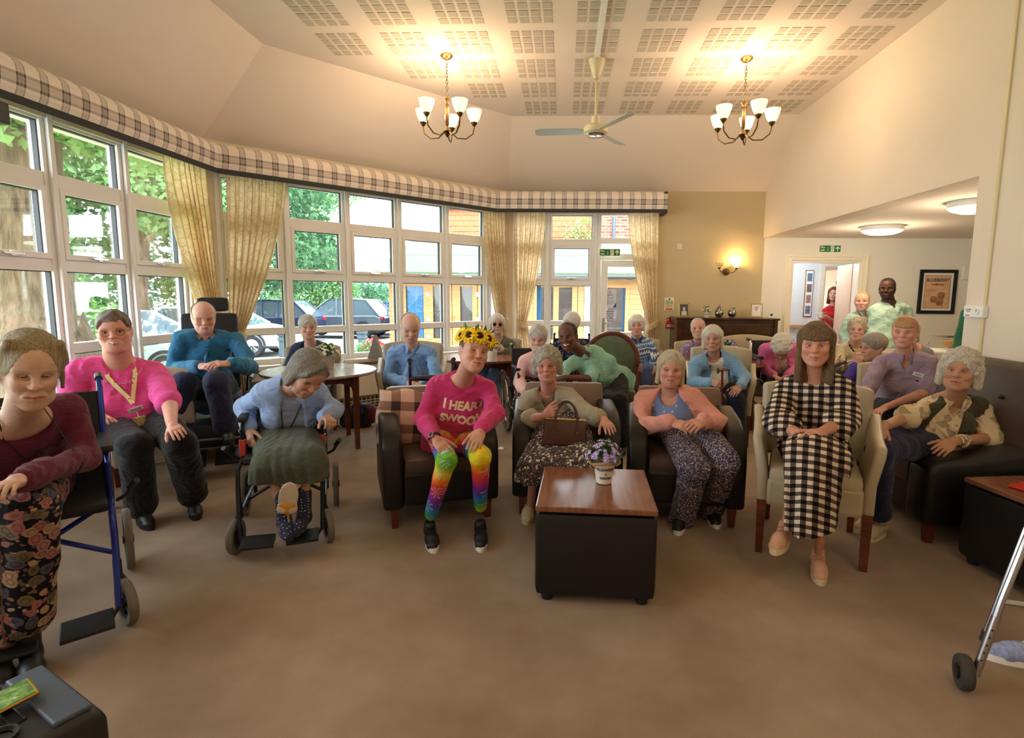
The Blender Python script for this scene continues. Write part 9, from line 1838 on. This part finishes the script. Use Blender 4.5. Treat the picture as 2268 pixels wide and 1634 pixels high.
def cuff(S_, sd, t, rad, m, name, width=.010, face=None, bead=False, back=None):
 e, w_ = V3(S_['e'+sd]), V3(S_['w'+sd]); org = S_['org']; d = unit(w_-e); c = Vector(e+(w_-e)*t-org); D_ = Vector(d); X_ = D_.orthogonal().normalized(); Y_ = D_.cross(X_)
 mb = MB()
 if bead:
  for k in range(16): a = 2*PI*k/16; mb.ball(c+(X_*math.cos(a)+Y_*math.sin(a))*rad, .0062, 7)
 else: mb.tube([c+(X_*math.cos(2*PI*k/18)+Y_*math.sin(2*PI*k/18))*rad for k in range(18)], width*.5, 6, True)
 o = mb.build(name, m, S_['body'], smooth=True)
 if face:
  b_ = Vector(unit(V3(back if back is not None else (-.2*d[0], -.8, .5)))); b_ = (b_-D_*b_.dot(D_)).normalized(); RM = Matrix((b_.cross(D_), D_, b_)).transposed()
  mb = MB(); mb.lathe([(0, .006), (face, .006), (face, 0), (face*.9, -.004)], c+b_*rad, 18, RM); ff = mb.build('watch_face', face_m if (face_m := ('chrome' if name != 'wrist_alarm' else 'cream_plastic')) else m, o, smooth=True); mb = MB(); mb.lathe([(0, .0066), (face*.72, .0064)], c+b_*rad, 18, RM); mb.build('dial', 'black' if name == 'smart_watch' else 'grey_card' if name == 'wrist_alarm' else 'paper', ff)
 return o
cuff(PD['p8'], 'l', 1.03, .030, 'black_plastic', 'smart_watch', .018, .020, back=(-.3, -.8, .5)); cuff(PD['p3'], 'r', .86, .034, 'chrome', 'watch', .014, .016); cuff(PD['p14'], 'l', .80, .044, 'gold', 'bracelet', bead=True); cuff(PD['p14'], 'r', .97, .031, 'leather_brown', 'watch', .012, .015)
cuff(PD['p22'], 'r', .78, .034, 'cream_plastic', 'wrist_alarm', .016, .022, back=(-.4, -.8, .5)); cuff(PD['p22'], 'r', .90, .031, 'chrome', 'bracelet', .010); cuff(PD['p12'], 'r', .95, .030, 'gold', 'bracelet', .004); cuff(PD['p7'], 'r', .93, .030, 'black_plastic', 'watch', .014)
# polo buttons and plackets
for pid, g in (('p3', 'polo_shirt'), ('p6', 'polo_shirt')):
 S_ = PD[pid]; pts = [surf(S_, g, 0, v) for v in (-.05, -.075, -.10)]; p, nk, sl, sr, u, r, f, R = frame(S_); RM = Matrix((r, u, f)).transposed()
 mb = MB(); mb.add([surf(S_, g, a, v)-Vector(f)*.002 for v in (-.035, -.075, -.125) for a in (-.016, .016)], [(0, 1, 3, 2), (2, 3, 5, 4)]); mb.build('placket', S_['wear'][0][2], S_['body'])
 for q in pts: mb = MB(); mb.lathe([(0, .003), (.006, .002), (.006, -.002)], q, 10, RM); mb.build('button', 'charcoal_fabric', S_['body'], smooth=True)
S_ = PD['p13']; mb = MB(); p, nk, sl, sr, u, r, f, R = frame(S_); mb.tube([surf(S_, 'jumper', 0, v) for v in (-.02, -.07, -.13)], .004, 5); mb.build('zip', 'chrome', S_['body'])
S_ = PD['p12']; mb = MB()
for v in (-.14, -.19): mb.ball(surf(S_, 'blouse', .012, v)-Vector(f)*.004, .006, 8)
mb.build('buttons', 'pot_white', S_['body'], smooth=True)
# earrings of the gingham wearer, sunflower crown, hairband
S_ = PD['p18']
for s in (-1, 1): mb = MB(); mb.ball((s*.079, .0, -.045), .008, 8); S_['hchild']('earring', mb, 'chrome')
S_ = PD['p8']; hc = S_['hchild']
def sunflower(c, nrm, r, k):
 n_v = Vector(nrm).normalized(); X_ = n_v.orthogonal().normalized(); Y_ = n_v.cross(X_); mb = MB(); C_0 = Vector(c)
 for ring, (cnt, rr, lift) in enumerate(((13, r, .10), (11, r*.82, .32))):
  for i in range(cnt):
   a = 2*PI*(i+.5*ring)/cnt+k; d = X_*math.cos(a)+Y_*math.sin(a); s = n_v.cross(d); w = r*.20
   mb.add([C_0+d*r*.25, C_0+d*rr*.55+s*w+n_v*r*(lift*.7), C_0+d*rr*.85+s*w*.7+n_v*r*lift, C_0+d*rr*1.05+n_v*r*(lift*.8), C_0+d*rr*.85-s*w*.7+n_v*r*lift, C_0+d*rr*.55-s*w+n_v*r*(lift*.7)], [(0, 1, 2, 3, 4, 5)])
 fl = hc('sunflower', mb, 'petal_yellow', False, False)
 mb = MB(); mb.ball(C_0+n_v*r*.12, (r*.36, r*.36, r*.22), 12, Matrix((X_, Y_, n_v)).transposed()); hc('seed_head', mb, 'seed_brown', fl)
crown = []
for k, a in enumerate(np.radians([-82, -44, -8, 30, 66, 104])):
 x, y = .088*math.sin(a), .088*math.cos(a)-.008; z = .088-.012*abs(math.sin(a)); sunflower((x, y, z), (math.sin(a), math.cos(a)*.9, .38), .054, k*.7)
for k, a in enumerate(np.radians([-100, -64, -26, 12, 48, 84, 118])):
 mb = MB(); c0 = Vector((.080*math.sin(a), .082*math.cos(a)-.008, .105)); d = Vector((math.sin(a)*.35+.25*(-1)**k, math.cos(a)*.35, 1)).normalized(); s = d.cross(Vector((math.sin(a), math.cos(a), 0))).normalized()
 mb.add([c0, c0+d*.022+s*.012, c0+d*.05, c0+d*.022-s*.012, c0+d*.024+Vector((0, 0, .004))], [(0, 1, 4), (1, 2, 4), (2, 3, 4), (3, 0, 4)]); hc('crown_leaf', mb, 'leaf', False, False)
mb = MB(); mb.tube([(.083*math.sin(a), .10*math.cos(a)-.012, .083+.0*a) for a in np.linspace(0, 2*PI, 28)[:-1]], .006, 6, True); hc('crown_band', mb, 'dark_leaf')
S_ = PD['p15']; mb = MB(); mb.tube([(.080*math.cos(a), -.012+.02, .035+.088*math.sin(a)) for a in np.linspace(.15, PI-.15, 14)], .006, 6); S_['hchild']('hairband', mb, 'black_plastic')
# rings
